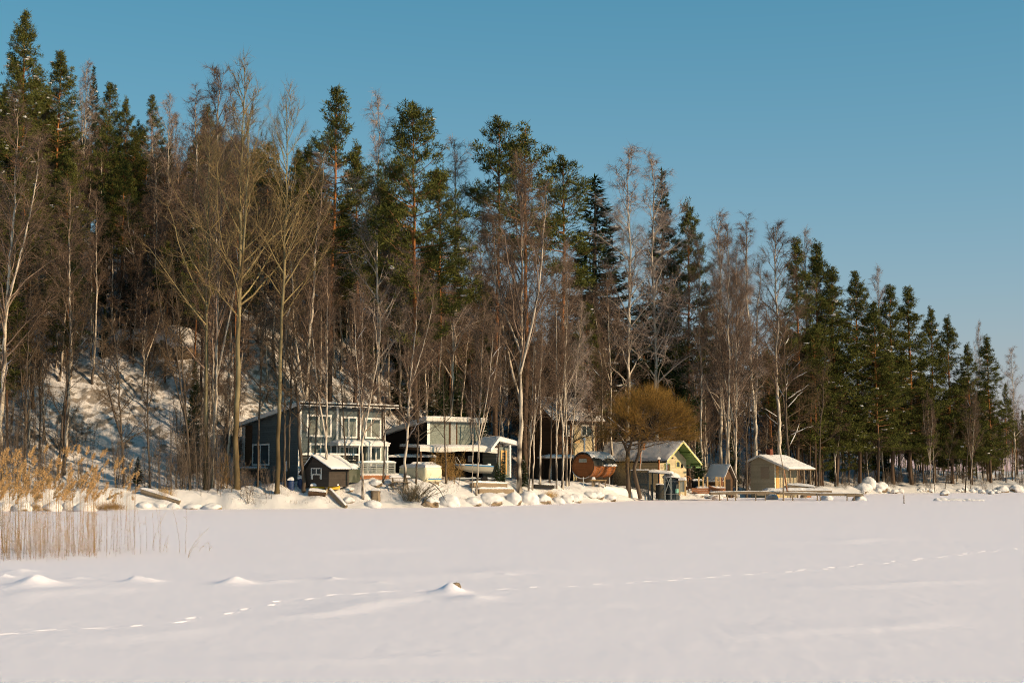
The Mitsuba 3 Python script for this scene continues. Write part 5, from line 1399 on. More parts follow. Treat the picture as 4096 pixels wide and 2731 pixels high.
rk = part(k + '__roof', M(VF).loft(rings, False), 'mat_bitumen')
r_ = np.random.default_rng(12)
arc = np.linspace(0, 1, 22)
rings = []
for y in np.linspace(-0.06, LB + 0.03, 30):
    lo = 0.62 + 0.05 * r_.normal() + 0.1 * math.sin(y * 1.7)
    t = lo + (math.pi - 2 * lo) * arc
    e = 0.6 + 0.4 * min(1, (y + 0.06) / 0.3, (LB + 0.06 - y) / 0.3)
    thk = 0.25 * np.sin(np.pi * np.clip(arc, 0.02, 0.98)) ** 0.45 * e
    rings.append([((bulge(max(0, min(y, LB))) + 0.035 + d_) * math.cos(x), y, (bulge(max(0, min(y, LB))) + 0.035 + d_) * math.sin(x)) for x, d_ in zip(t, thk)] + [((bulge(max(0, min(y, LB))) + 0.02) * math.cos(x), y, (bulge(max(0, min(y, LB))) + 0.02) * math.sin(x)) for x in t[::-1]])
part(rk + '__snow', M(VF).loft(rings, False), 'mat_snow', 40)
part(rk + '__snow_ledge', M(VF).sheet((bulge(2) + 0.0, 2.3, 0.02), (bulge(4) + 0.12, 2.3, 0.0), (bulge(4) + 0.12, LB, 0.0), (bulge(4), LB, 0.02), 0.2, (6, 30), 50, 0.5), 'mat_snow', 40)
part(k + '__front_snow', M(VF).tube(np.array([[R * 1.0 * math.cos(t), -0.03, R * 1.0 * math.sin(t)] for t in np.linspace(math.radians(205), math.radians(305), 24)]), 0.06 * np.sin(np.linspace(0.3, 2.9, 24)), 6), 'mat_snow', 40)
a0, a1 = VF.hit(z4b(993, 1022), 1, 0.09), VF.hit(z4b(1110, 1078), 1, 0.09)
part(k + '__name_board', M(VF).box(a0[0], a1[0], 0.06, 0.1, a1[2], a0[2]), 'mat_grey_hull')
p = VF.hit(z4b(1085, 900), 0, -0.2)
ck = part(k + '__chimney', M(VF).tube(np.array([[-0.35, 1.2, 0.9], [-0.35, 1.2, R + 1.45]]), 0.11, 12), 'mat_steel', 40)
part(ck + '__cap_snow', M(VF).sheet((-0.5, 1.05, R + 1.45), (-0.2, 1.05, R + 1.45), (-0.2, 1.35, R + 1.45), (-0.5, 1.35, R + 1.45), 0.2, (8, 8), 51, edge=2.4), 'mat_snow', 40)
for y in (0.7, 2.8, 4.8):
    b_ = VF.w([0, y, 0])
    part(k + '__cradle', M(VF).box(-1.0, 1.0, y - 0.08, y + 0.08, gz(b_[0], b_[1]) - b_[2] - 0.2, -R * 0.86), 'mat_wood')
k = thing('garden_bench', 'rough plank bench standing in front of the barrel sauna', 'bench')
GF = base_at(z4b, 1300, 1432, None, 0)
part(k + '__seat', M(GF).box(-1.0, 0.75, -0.2, 0.2, 0.55, 0.62), 'mat_pine_wood')
for x in (-0.8, -0.1, 0.55):
    part(k + '__leg', M(GF).box(x, x + 0.1, -0.15, 0.15, -0.1, 0.55), 'mat_wood')
k = thing('wooden_bollard', 'short thick wooden bollard with a snow cap before the barrel sauna', 'bollard')
GF = base_at(z4b, 1210, 1435, None, 0)
part(k + '__wood', M(GF).tube(np.array([[0, 0, -0.2], [0, 0, 0.62]]), 0.2, 14), 'mat_wood', 40)
part(k + '__snow', M(GF).sheet((-0.19, -0.19, 0.61), (0.19, -0.19, 0.61), (0.19, 0.19, 0.61), (-0.19, 0.19, 0.61), 0.25, (8, 8), 52, edge=2.4), 'mat_snow', 40)
for x, yt, yb, D, lab in ((232, 1318, 1468, 128, 'thin metal post left of the two leaning birches'), (668, 1322, 1478, 129, 'thin metal post between the birches left of the sauna'), (1060, 1298, 1448, 133, 'metal post in front of the round sauna end'), (1450, 1308, 1448, 135, 'metal post in front of the right end of the sauna')):
    k = thing('metal_post', lab, 'post')
    a = gh(*z4b(x, yb))
    D = a[1]
    b = pt(*z4b(x, yt), D)
    part(k + '__pole', M().tube(np.array([[a[0], D, gz(a[0], D) - 0.2], [a[0], D, b[2]]]), 0.055, 8), 'mat_steel', 40)
    part(k + '__tip', M().tube(np.array([[a[0], D, b[2]], [a[0], D, b[2] + 0.03]]), 0.06, 8), 'mat_grey_paint')
# upturned rowing boat under snow
k = thing('upturned_boat', 'upturned rowing boat completely under snow between the barrel sauna and the slatted panel', 'boat')
a, b = gp(z4, 880, 1250), gp(z4, 1345, 1372)
d_ = b - a
Ln = np.linalg.norm(d_[:2])
UF = Fr(a, math.degrees(math.atan2(d_[1], d_[0])))
sl = (b[2] - a[2]) / Ln
rings = []
for t in np.linspace(0, 1, 16):
    s = max(0.04, min(1.0, (t * 1.6) ** 0.8)) * (1 if t < 0.97 else 0.9)
    top = 0.5 * s + 0.06
    zb = sl * t * Ln - 0.5
    rings.append([(t * Ln, 0.95 * s * math.cos(x), zb + (top + 0.5) * math.sin(x) ** 0.7) for x in np.linspace(0.0, math.pi, 13)])
part(k + '__snow_cover', M(UF).loft(rings), 'mat_snow', 40)
part(k + '__transom', M(UF).box(Ln + 0.005, Ln + 0.03, -0.7, 0.7, sl * Ln - 0.3, sl * Ln + 0.05), 'mat_wood')


# ------------------------------------------------------------------ yellow cabin with green eaves
o = pt(*z4c(858, 880), 157.0)
o[2] = 0.9
YF = Fr(o, 44)                         # local x runs along the gable, local y along the ridge (back to the left)
q = lambda x, y, c=0.0: YF.hit(z4c(x, y), 1, c)
gw = q(1432, 800)[0]
ze = q(858, 665)[2]
OV = 1.5                               # how far the roof reaches over the gable
za = YF.hit(z4c(1425, 235), 1, -OV)[2]
xa = gw / 2
LB = 9.6
s_ = (za - ze) / (gw / 2 + 0.55)       # slope of the roof
k = thing('yellow_cabin', 'pale yellow log cabin with green eaves and a blue shaded snowy roof', 'cabin')
top = za - 0.25
part(k + '__wall', M(YF).prism([(0, -1.2), (gw, -1.2), (gw, top - s_ * xa), (xa, top), (0, top - s_ * xa)], 1, 0, LB), 'mat_yellow_siding')
for side in (-1, 1):
    xe = xa + side * (gw / 2 + (0.55 if side < 0 else 0.95))
    zz_ = za - s_ * abs(xe - xa)
    poly = [(xa, za - 0.12), (xe, zz_ - 0.12), (xe, zz_), (xa, za)]
    rk = part(k + '__roof', M(YF).prism(poly if side < 0 else poly[::-1], 1, -OV, LB + 0.6), 'mat_green_paint')
    n = 9
    for i in range(n):                 # boards of the soffit that shows under the overhang
        t0, t1 = i / n, (i + 1) / n - 0.015
        pl = [(xa + (xe - xa) * t0, za - 0.165 + (zz_ - za) * t0), (xa + (xe - xa) * t1, za - 0.165 + (zz_ - za) * t1), (xa + (xe - xa) * t1, za - 0.124 + (zz_ - za) * t1), (xa + (xe - xa) * t0, za - 0.124 + (zz_ - za) * t0)]
        part(rk + '__soffit_board', M(YF).prism(pl if side < 0 else pl[::-1], 1, -OV + 0.03, -0.004), 'mat_green_paint')
    pl = [(xa, za - 0.22), (xe, zz_ - 0.22), (xe, zz_ + 0.02), (xa, za + 0.02)]
    part(rk + '__bargeboard', M(YF).prism(pl if side < 0 else pl[::-1], 1, -OV - 0.05, -OV - 0.003), 'mat_lime_paint')
    part(rk + '__snow', M(YF).sheet((xa, -OV - 0.03, za + 0.003), (xe, -OV - 0.03, zz_ + 0.003), (xe, LB + 0.6, zz_ + 0.003), (xa, LB + 0.6, za + 0.003), 0.2, (16, 50), 60 + side, 0.5), 'mat_snow', 40)
    for t in (0.42, 0.97):             # purlins under the overhang
        x, z = xa + (xe - xa) * t * 0.97, za + (zz_ - za) * t * 0.97 - 0.29
        part(rk + '__purlin', M(YF).box(x - 0.07, x + 0.07, -OV + 0.06, 0.0, z - 0.07, z + 0.07), 'mat_green_paint')
    if side > 0:
        part(k + '__tie_beam', M(YF).box(gw + 0.003, xe - 0.1, -OV + 0.1, -OV + 0.22, zz_ - 0.45, zz_ - 0.28), 'mat_green_paint')
        part(k + '__tie_beam', M(YF).box(gw + 0.003, xe - 0.1, -0.16, -0.04, zz_ - 0.45, zz_ - 0.28), 'mat_green_paint')
    else:
        part(k + '__gutter', M(YF).tube(np.array([[xe - 0.06, -OV, zz_ - 0.1], [xe - 0.06, LB + 0.5, zz_ - 0.1]]), 0.07, 8), 'mat_dark')
window(k, YF, 1, 0.0, (1205, 668, 1296, 815), z4c, (), frame='mat_lime_paint', w=0.1)
a0, a1 = q(962, 720), q(1078, 900)
dk = part(k + '__door', M(YF).box(a0[0] + 0.08, a1[0] - 0.08, -0.03, -0.003, -0.6, a0[2] - 0.08), 'mat_brown_siding')
part(dk + '__frame', M(YF).box(a0[0], a0[0] + 0.077, -0.06, -0.003, -0.6, a0[2]).box(a1[0] - 0.077, a1[0], -0.06, -0.003, -0.6, a0[2]).box(a0[0] + 0.08, a1[0] - 0.08, -0.06, -0.003, a0[2] - 0.077, a0[2]), 'mat_green_paint')
a0 = q(1332, 770)
part(k + '__wall_lamp', M(YF).box(a0[0] - 0.07, a0[0] + 0.07, -0.16, -0.003, a0[2] - 0.2, a0[2] + 0.22), 'mat_dark')
a0, a1 = q(1112, 585), q(1148, 615)
part(k + '__vent', M(YF).box(a0[0], a1[0], -0.03, -0.003, a1[2], a0[2]), 'mat_dark')
p = q(905, 790)
g = M(YF)
for s in (-1, 1):                      # a small ornament on the wall
    g.tube(np.array([[p[0], -0.06, p[2] - 0.2], [p[0] + 0.18 * s, -0.1, p[2] - 0.05], [p[0] + 0.3 * s, -0.1, p[2] + 0.22]]), 0.018, 5)
    g.tube(np.array([[p[0] + 0.2 * s, -0.1, p[2]], [p[0] + 0.15 * s, -0.14, p[2] + 0.18]]), 0.015, 5)
part(k + '__wall_ornament', g, 'mat_wood')
part(k + '__downpipe', M(YF).tube(np.array([[-0.42, -0.35, -0.9], [-0.42, -0.35, ze - 0.5], [-0.42, -0.35, ze - 0.1]]), 0.055, 8), 'mat_white', 40)


def flue(name, lab, zz, x, yt, yb, D, r, mat, cap=True, x2=None):
    k = thing(name, lab, 'chimney pipe')
    a, b = pt(*zz(x if x2 is None else x2, yb), D), pt(*zz(x, yt), D)
    part(k + '__pipe', M().tube(np.array([a, b]), r, 12), mat, 40)
    if cap:
        part(k + '__cap', M().loft([[(b[0] + s * math.cos(t), D + s * math.sin(t), b[2] + z) for t in np.linspace(0, 6.283, 13)[:-1]] for s, z in ((r * 1.9, 0.0), (r * 1.9, 0.04), (r * 0.4, 0.12))]), 'mat_dark', 30)
        part(k + '__snow', M().sheet(b + [-r * 1.9, -r * 1.9, 0.05], b + [r * 1.9, -r * 1.9, 0.05], b + [r * 1.9, r * 1.9, 0.05], b + [-r * 1.9, r * 1.9, 0.05], 0.28, (8, 8), len(lab), edge=2.2), 'mat_snow', 40)
    return k


flue('copper_flue', 'thick copper coloured pipe with a snow cap left of the yellow gable', z4c, 842, 640, 1170, 154.6, 0.10, 'mat_copper')
flue('white_flue', 'white pipe standing behind the shelter roof before the yellow gable', z4c, 1006, 690, 1290, 152.5, 0.075, 'mat_steel', False)
k = flue('rusty_flue', 'tall rusty flue with a broad snowy hood rising through the willow crown', z4c, 505, 45, 420, 155.4, 0.17, 'mat_copper')
m = M()
a, b = pt(*z4c(440, 850), 155.2), pt(*z4c(490, 260), 155.2)
part(k + '__stay', m.tube(np.array([a, b]), 0.035, 6), 'mat_steel', 40)
a, b = pt(*z4c(425, 850), 155.1), pt(*z4c(470, 260), 155.1)
part(k + '__stay', M().tube(np.array([a, b]), 0.035, 6), 'mat_copper', 40)

# ------------------------------------------------------------------ slatted panel, shelter, hot tub
o = pt(*z4c(245, 1240), 151.0)
o[2] = 0.4
LV = Fr(o, -20)
q = lambda x, y, c=0.0: LV.hit(z4c(x, y), 1, c)
x0, x1 = q(245, 1100)[0], q(622, 1100)[0]
zt, zb = q(430, 880)[2], -0.1
k = thing('garden_fence', 'dark slate painted slatted panel with a snow topped rail beside the willow', 'fence')
n = 24
for i in range(n):
    z = zb + 0.15 + i * (zt - zb - 0.25) / n
    part(k + '__slat', M(LV).box(x0 + 0.12, x1 - 0.12, 0.0, 0.03, z, z + 0.085), 'mat_slate_paint')
for x in (x0 + 0.06, x1 - 0.06):
    part(k + '__post', M(LV).box(x - 0.06, x + 0.06, -0.04, 0.08, zb - 0.4, zt), 'mat_slate_paint')
zm = q(430, 1180)[2]
part(k + '__rail', M(LV).box(x0 + 0.12, x1 - 0.12, -0.05, -0.003, zm - 0.1, zm + 0.1), 'mat_slate_paint')
tb = part(k + '__top_board', M(LV).box(x0 - 0.08, x1 + 0.08, -0.1, 0.12, zt, zt + 0.05), 'mat_slate_paint')
part(tb + '__snow', M(LV).sheet((x0 - 0.08, -0.1, zt + 0.05), (x1 + 0.08, -0.1, zt + 0.05), (x1 + 0.08, 0.12, zt + 0.05), (x0 - 0.08, 0.12, zt + 0.05), 0.16, (20, 4), 70), 'mat_snow', 40)
x2 = q(712, 1200, 0.6)[0]
k = thing('low_garden_fence', 'low slatted side panel between the slatted panel and the shelter', 'fence')
for i in range(9):
    z = 0.1 + i * 0.13
    part(k + '__slat', M(LV).box(x1 + 0.05, x2, 0.55, 0.58, z, z + 0.08), 'mat_slate_paint')
for x in (x1 + 0.1, x2 - 0.05):
    part(k + '__post', M(LV).box(x - 0.05, x + 0.05, 0.582, 0.66, -0.4, 1.3), 'mat_slate_paint')

o = pt(*z4c(970, 1370), 150.0)
o[2] = 0.35
SF = Fr(o, -12)
q = lambda x, y, c=0.0: SF.hit(z4c(x, y), 1, c)
k = thing('shelter', 'small open shelter on grey posts with crossed braces and a snow covered roof', 'shelter')
xs0, xs1 = q(660, 900, 0.9)[0], q(1120, 930)[0]
zl, zr = q(660, 905, 0.9)[2], q(1110, 945)[2]
rk = part(k + '__roof', M(SF).prism([(xs0, zl - 0.08), (xs1, zr - 0.1), (xs1, zr), (xs0, zl + 0.02)], 1, -0.25, 1.9), 'mat_slate_paint')
part(rk + '__snow', M(SF).sheet((xs0 - 0.05, -0.3, zl + 0.02), (xs1 + 0.05, -0.3, zr), (xs1 + 0.05, 1.95, zr), (xs0 - 0.05, 1.95, zl + 0.02), 0.32, (24, 14), 71), 'mat_snow', 40)
for x, y in ((970, 0.0), (1100, 0.0), (702, 1.6), (836, 1.6)):
    px = q(x, 1100, y)[0]
    part(k + '__post', M(SF).box(px - 0.06, px + 0.06, y - 0.06, y + 0.06, -0.5, zl + (zr - zl) * (px - xs0) / (xs1 - xs0) - 0.1), 'mat_grey_paint' if y == 0 else 'mat_slate_paint')
for (xa_, ya_), (xb_, yb_), c in (((985, 980), (1125, 1335), -0.08), ((1108, 965), (985, 1335), -0.14), ((718, 1270), (835, 1375), 0.3), ((950, 1240), (850, 1370), 0.3)):
    a, b = q(xa_, ya_, c), q(xb_, yb_, c)
    part(k + '__brace', M(SF).beam(a, b, 0.07), 'mat_grey_paint' if c < 0 else 'mat_slate_paint')
k = thing('dark_tank', 'dark round water tank standing under the shelter', 'tank')
p = q(862, 1350, 1.0)
part(k + '__body', M(SF).tube(np.array([[p[0], 1.0, -0.2], [p[0], 1.0, q(862, 1175, 1.0)[2]]]), 0.42, 18), 'mat_bitumen', 40)
part(k + '__snow', M(SF).sheet((p[0] - 0.4, 0.6, q(862, 1175, 1.0)[2]), (p[0] + 0.4, 0.6, q(862, 1175, 1.0)[2]), (p[0] + 0.4, 1.4, q(862, 1175, 1.0)[2]), (p[0] - 0.4, 1.4, q(862, 1175, 1.0)[2]), 0.12, (10, 10), 72, edge=2.4), 'mat_snow', 40)
k = thing('hot_tub', 'round dark hot tub with a snow heaped lid behind the shelter posts', 'hot tub')
c = q(1115, 1280, 2.2)
zt = q(1115, 1045, 2.2)[2]
rt = 0.5 * (q(1262, 1100, 2.2)[0] - q(912, 1100, 2.2)[0])
for i in range(28):
    t0, t1 = i * 2 * math.pi / 28 + 0.012, (i + 1) * 2 * math.pi / 28 - 0.012
    poly = [(c[0] + r * math.cos(t), 2.2 + r * math.sin(t)) for r, t in ((rt, t0), (rt, t1), (rt - 0.05, t1), (rt - 0.05, t0))]
    part(k + '__stave', M(SF).prism(poly, 2, -0.3, zt), 'mat_slate_paint')
for z in (zt - 0.3, 0.3):
    part(k + '__hoop', M(SF).tube(np.array([[c[0] + (rt + 0.01) * math.cos(t), 2.2 + (rt + 0.01) * math.sin(t), z] for t in np.linspace(0, 6.2832, 33)]), 0.03, 5), 'mat_steel', 40)
lk = part(k + '__lid', M(SF).tube(np.array([[c[0], 2.2, zt + 0.003], [c[0], 2.2, zt + 0.09]]), rt + 0.08, 28), 'mat_dark', 40)
th = np.linspace(0, 6.2832, 25)[:-1]
part(lk + '__snow', M(SF).loft([[(c[0] + r * math.cos(t), 2.2 + r * math.sin(t), z + 0.03 * math.sin(3 * t + z * 9)) for t in th] for r, z in ((rt + 0.1, zt + 0.09), (rt + 0.12, zt + 0.2), (rt * 0.92, zt + 0.42), (rt * 0.65, zt + 0.6), (rt * 0.3, zt + 0.68), (0.05, zt + 0.69))]), 'mat_snow', 40)
k = thing('wood_box', 'pale wooden framed box with a grey panel and snowy top beside the hot tub', 'box')
x0, x1 = q(1270, 1200, 1.2)[0], q(1412, 1200, 1.2)[0]
z0, z1 = q(1340, 1335, 1.2)[2], q(1340, 1080, 1.2)[2]
for x in (x0 + 0.05, x1 - 0.05):
    for y in (1.2, 1.9):
        part(k + '__post', M(SF).box(x - 0.05, x + 0.05, y, y + 0.1, z0 - 0.4, z1), 'mat_pine_wood')
part(k + '__panel', M(SF).box(x0 + 0.1, x1 - 0.1, 1.26, 1.29, z0, z1 - 0.12), 'mat_grey_hull')
part(k + '__rail', M(SF).box(x0, x1, 1.19, 1.24, z1 - 0.12, z1 - 0.003), 'mat_pine_wood')
part(k + '__snow', M(SF).sheet((x0 - 0.05, 1.1, z1), (x1 + 0.08, 1.1, z1), (x1 + 0.08, 2.05, z1), (x0 - 0.05, 2.05, z1), 0.3, (10, 10), 74), 'mat_snow', 40)
k = thing('mint_bucket', 'mint green bucket standing in the snow beside the hot tub', 'bucket')
p = q(1228, 1335, 0.9)
th = np.linspace(0, 6.2832, 17)[:-1]
part(k + '__body', M(SF).loft([[(p[0] + r * math.cos(t), 0.9 + r * math.sin(t), z) for t in th] for r, z in ((0.17, p[2] - 0.1), (0.2, p[2] + 0.33), (0.18, p[2] + 0.33), (0.15, p[2] - 0.05))]), 'mat_mint', 40)
part(k + '__handle', M(SF).tube(np.array([[p[0] + 0.2 * math.cos(t), 0.9 - 0.18 * math.sin(t) * 0.6, p[2] + 0.32 - 0.12 * math.sin(t)] for t in np.linspace(0, math.pi, 10)]), 0.008, 5), 'mat_steel')

# ------------------------------------------------------------------ dock with posts
o = pt(*z4c(1560, 1320), 152.0)
o[2] = 0.0
DF = Fr(o, 4)
q = lambda x, y, c=0.0: DF.hit(z4c(x, y), 1, c)
k = thing('wooden_dock', 'low brown wooden dock on the shore right of the shelter', 'dock')
x0, x1 = q(1550, 1280)[0], q(2285, 1280)[0]
zt = q(1800, 1250)[2]
for i in range(3):
    part(k + '__side_board', M(DF).box(x0, x1, -0.04 - 0.003 * i, 0.0, zt - 0.2 * (i + 1) + 0.012, zt - 0.2 * i), 'mat_deck_wood')
part(k + '__floor', M(DF).box(x0, x1, 0.003, 2.6, zt - 0.08, zt - 0.004), 'mat_deck_wood')
part(k + '__snow', M(DF).sheet((x0 + 0.6, 0.05, zt - 0.003), (x1, 0.05, zt - 0.003), (x1, 2.6, zt - 0.003), (x0 + 0.6, 2.6, zt - 0.003), 0.2, (30, 14), 75, 0.5), 'mat_snow', 40)
pk = thing('post_row', 'row of pale square mooring posts with a sagging rope standing on the brown dock', 'railing')
tops = []
for x, yt, c in ((1704, 1008, 0.2), (1800, 1010, 0.2), (1893, 1005, 0.2), (2078, 1002, 0.2), (2115, 1010, 1.1), (2168, 1002, 0.2), (2205, 1015, 1.6), (2262, 1008, 0.2)):
    a = q(x, 1200, c)
    t = q(x, yt, c)[2]
    part(pk + '__post', M(DF).box(a[0] - 0.07, a[0] + 0.07, c - 0.07, c + 0.07, zt - 0.05, t), 'mat_pine_wood' if c < 1.5 else 'mat_deck_wood')
    if c == 0.2:
        tops.append((a[0], t - 0.12))
for (xa_, a_), (xb_, b_) in zip(tops, tops[1:]):
    t = np.linspace(0, 1, 10)
    part(pk + '__rope', M(DF).tube(np.stack([xa_ + (xb_ - xa_) * t, t * 0 + 0.2, a_ + (b_ - a_) * t - 0.9 * t * (1 - t)], 1), 0.03, 5), 'mat_dark')
k = thing('dock_rail', 'brown handrail stepping down beside the wooden box', 'railing')
pp = [(1410, 985, 1250), (1478, 990, 1250), (1535, 1040, 1250)]
for x, yt, yb in pp:
    a, b = q(x, yb, 1.5), q(x, yt, 1.5)
    part(k + '__post', M(DF).box(a[0] - 0.05, a[0] + 0.05, 1.45, 1.55, a[2] - 0.3, b[2]), 'mat_deck_wood')
for (xa_, ya_, _), (xb_, yb_, _) in zip(pp, pp[1:]):
    part(k + '__rail', M(DF).beam(q(xa_, ya_, 1.42), q(xb_, yb_, 1.42), 0.08), 'mat_deck_wood')
part(k + '__board', M(DF).box(q(1410, 1200, 1.4)[0], q(1480, 1200, 1.4)[0], 1.38, 1.44, q(1440, 1290, 1.4)[2], q(1440, 1210, 1.4)[2]), 'mat_deck_wood')
k = thing('black_cabinet', 'black cabinet with a snow cushion on top behind the dock posts', 'cabinet')
a0, a1 = q(1578, 1090, 0.9), q(1695, 1240, 0.9)
part(k + '__body', M(DF).box(a0[0], a1[0], 0.9, 1.6, a1[2], a0[2]), 'mat_dark')
part(k + '__door', M(DF).box(a0[0] + 0.06, a1[0] - 0.06, 0.875, 0.897, a1[2] + 0.06, a0[2] - 0.06), 'mat_dark')
part(k + '__snow', M(DF).sheet((a0[0], 0.88, a0[2]), (a1[0] + 0.5, 0.88, a0[2]), (a1[0] + 0.5, 1.62, a0[2]), (a0[0], 1.62, a0[2]), 0.2, (12, 10), 76), 'mat_snow', 40)
k = thing('rowing_boat', 'brown wooden rowing boat with snow inside lying at the right end of the dock', 'boat')
a, b = pt(*z4c(1920, 1290), 151), pt(*z4c(2200, 1330), 150.5)
RF = Fr(a, math.degrees(math.atan2(b[1] - a[1], b[0] - a[0])))
Ln = np.linalg.norm((b - a)[:2]) * 1.15
rings = []
for t in np.linspace(0, 1, 12):
    s = 0.15 + 0.85 * math.sin(math.pi * (0.12 + 0.66 * t))
    zt_ = 0.16 + 0.35 * (1 - t) ** 3
    w_, hb = 0.55 * s, -0.28 * s
    rings.append([(t * Ln, -w_, zt_), (t * Ln, -w_ * 0.7, hb * 0.6), (t * Ln, 0, hb), (t * Ln, w_ * 0.7, hb * 0.6), (t * Ln, w_, zt_), (t * Ln, w_ - 0.05, zt_), (t * Ln, w_ * 0.6, hb * 0.5 + 0.05), (t * Ln, 0, hb + 0.06), (t * Ln, -w_ * 0.6, hb * 0.5 + 0.05), (t * Ln, -w_ + 0.05, zt_)])
part(k + '__hull', M(RF).loft(rings), 'mat_deck_wood', 30)
for t in (0.35, 0.7):
    part(k + '__thwart', M(RF).box(t * Ln - 0.1, t * Ln + 0.1, -0.42, 0.42, 0.05, 0.09), 'mat_deck_wood')
part(k + '__snow', M(RF).sheet((0.15 * Ln, -0.35, -0.1), (0.85 * Ln, -0.35, -0.1), (0.85 * Ln, 0.35, -0.1), (0.15 * Ln, 0.35, -0.1), 0.14, (14, 8), 77), 'mat_snow', 40)

# little hut with a steep snowy roof
o = pt(*z5b(160, 700), 165.0)
o[2] = gz(o[0], o[1])
HUF = Fr(o, 40)
k = thing('small_hut', 'little brown hut with a steep snow covered roof between two cabins', 'hut')
q = lambda x, y, c=0.0: HUF.hit(z5b(x, y), 1, c)
gw2, ln2 = 1.9, 2.4
ze2 = q(160, 600)[2]
zr2 = ze2 + 1.55
part(k + '__wall', M(HUF).prism([(0, -0.8), (gw2, -0.8), (gw2, ze2), (gw2 / 2, zr2 - 0.1), (0, ze2)], 1, 0, ln2), 'mat_brown_siding')
for side in (-1, 1):
    xe, zz_ = gw2 / 2 + side * (gw2 / 2 + 0.3), ze2 - 0.42
    pl = [(gw2 / 2, zr2), (xe, zz_), (xe, zz_ + 0.06), (gw2 / 2, zr2 + 0.06)]
    rk = part(k + '__roof', M(HUF).prism(pl if side > 0 else pl[::-1], 1, -0.35, ln2 + 0.3), 'mat_wood')
    part(rk + '__snow', M(HUF).sheet((gw2 / 2, -0.37, zr2 + 0.06), (xe, -0.37, zz_ + 0.06), (xe, ln2 + 0.3, zz_ + 0.06), (gw2 / 2, ln2 + 0.3, zr2 + 0.06), 0.25, (12, 14), 80 + side), 'mat_snow', 40)
part(k + '__door', M(HUF).box(gw2 / 2 - 0.4, gw2 / 2 + 0.4, -0.04, -0.003, -0.3, ze2 - 0.1), 'mat_dark_siding')

# ------------------------------------------------------------------ cabin at the right
o = pt(*z5b(975, 750), 167.0)
o[2] = gz(o[0], o[1]) - 0.1
RF = Fr(o, 48)                         # local x along the porch side (to the right and back), gable on local x = 0 facing left
q = lambda x, y, c=0.0: RF.hit(z5b(x, y), 1, c)
qx = lambda x, y, c=0.0: RF.hit(z5b(x, y), 0, c)
wd = abs(qx(600, 600)[1])              # depth of the gable wall
k = thing('right_cabin', 'beige boarded cabin with an open porch and snowy roof at the right', 'cabin')
eave_z = q(1240, 445, -2.2)[2]
ridge_z = qx(735, 235, -0.5)[2]
yr = wd * 0.55
sl = (ridge_z - eave_z) / (yr + 2.2)
rl_ = 5.2
zw = lambda y: ridge_z - 0.12 - sl * abs(y - yr)
part(k + '__wall', M(RF).prism([(0, -0.9), (wd, -0.9), (wd, zw(wd)), (yr, zw(yr)), (0, zw(0))], 0, 0, rl_), 'mat_beige_siding')
for y0, y1 in ((yr, -2.25), (yr, wd + 0.5)):
    z0, z1 = ridge_z, ridge_z - sl * abs(y1 - yr)
    pl = [(y0, z0 - 0.1), (y1, z1 - 0.1), (y1, z1), (y0, z0)]
    rk = part(k + '__roof', M(RF).prism(pl if y1 < y0 else pl[::-1], 0, -0.45, rl_ + 0.4), 'mat_wood')
    part(rk + '__snow', M(RF).sheet((-0.47, y0, z0), (-0.47, y1, z1), (rl_ + 0.42, y1, z1), (rl_ + 0.42, y0, z0), 0.2, (26, 26), int(90 + y1), 0.3), 'mat_snow', 40)
    pl = [(y0, z0 - 0.2), (y1, z1 - 0.2), (y1, z1 + 0.02), (y0, z0 + 0.02)]
    part(rk + '__bargeboard', M(RF).prism(pl if y1 < y0 else pl[::-1], 0, -0.5, -0.453), 'mat_off_white')
part(rk + '__chimney', M(RF).box(1.6, 2.2, yr - 0.3, yr + 0.3, ridge_z - 0.2, ridge_z + 0.75), 'mat_brick')
pz = eave_z - 0.15
for x, y in ((0.3, -1.95), (1.9, -1.95), (3.4, -1.95), (4.9, -1.95)):
    part(k + '__porch_post', M(RF).box(x - 0.07, x + 0.07, y - 0.07, y + 0.07, -0.4, pz), 'mat_wood')
part(k + '__porch_beam', M(RF).box(-0.4, rl_ + 0.3, -2.05, -1.87, pz + 0.003, pz + 0.14), 'mat_pine_wood')
part(k + '__porch_rail', M(RF).box(3.4, 4.9, -1.99, -1.92, 0.15, 1.05), 'mat_deck_wood')
part(k + '__porch_floor', M(RF).box(0, rl_, -2.1, -0.003, -0.35, -0.12), 'mat_wood')
part(k + '__door', M(RF).box(0.35, 0.95, -0.04, -0.003, -0.1, zw(0) - 0.45), 'mat_door_wood')
part(k + '__trim_board', M(RF).box(0.003, 0.25, -0.03, -0.003, -0.5, zw(0) - 0.3), 'mat_cream_hull')
part(k + '__side_boarding', M(RF).box(1.0, 3.0, -0.035, -0.003, -0.5, zw(0) - 0.4), 'mat_yellow_siding')
part(k + '__window', M(RF).box(2.1, 2.7, -0.07, -0.037, 0.95, 2.0), 'mat_glass')
a0, a1 = qx(760, 415), qx(890, 600)
part(k + '__shutter', M(RF).box(-0.06, -0.003, a1[1], a0[1], a1[2], a0[2]), 'mat_wood')
k2 = thing('plank_bench', 'dark wooden bench against the lit wall of the right cabin', 'bench')
part(k2 + '__seat', M(RF).box(1.0, 2.4, -0.75, -0.3, 0.42, 0.5), 'mat_brown_siding')
for x in (1.05, 1.65, 2.25):
    part(k2 + '__leg', M(RF).box(x, x + 0.1, -0.7, -0.35, -0.12, 0.42), 'mat_brown_siding')
k2 = thing('old_barrel', 'old grey wooden barrel standing right of the right cabin', 'barrel')
OF = base_at(z5b, 1425, 705, 166, 0)
th = np.linspace(0, 6.2832, 17)[:-1]
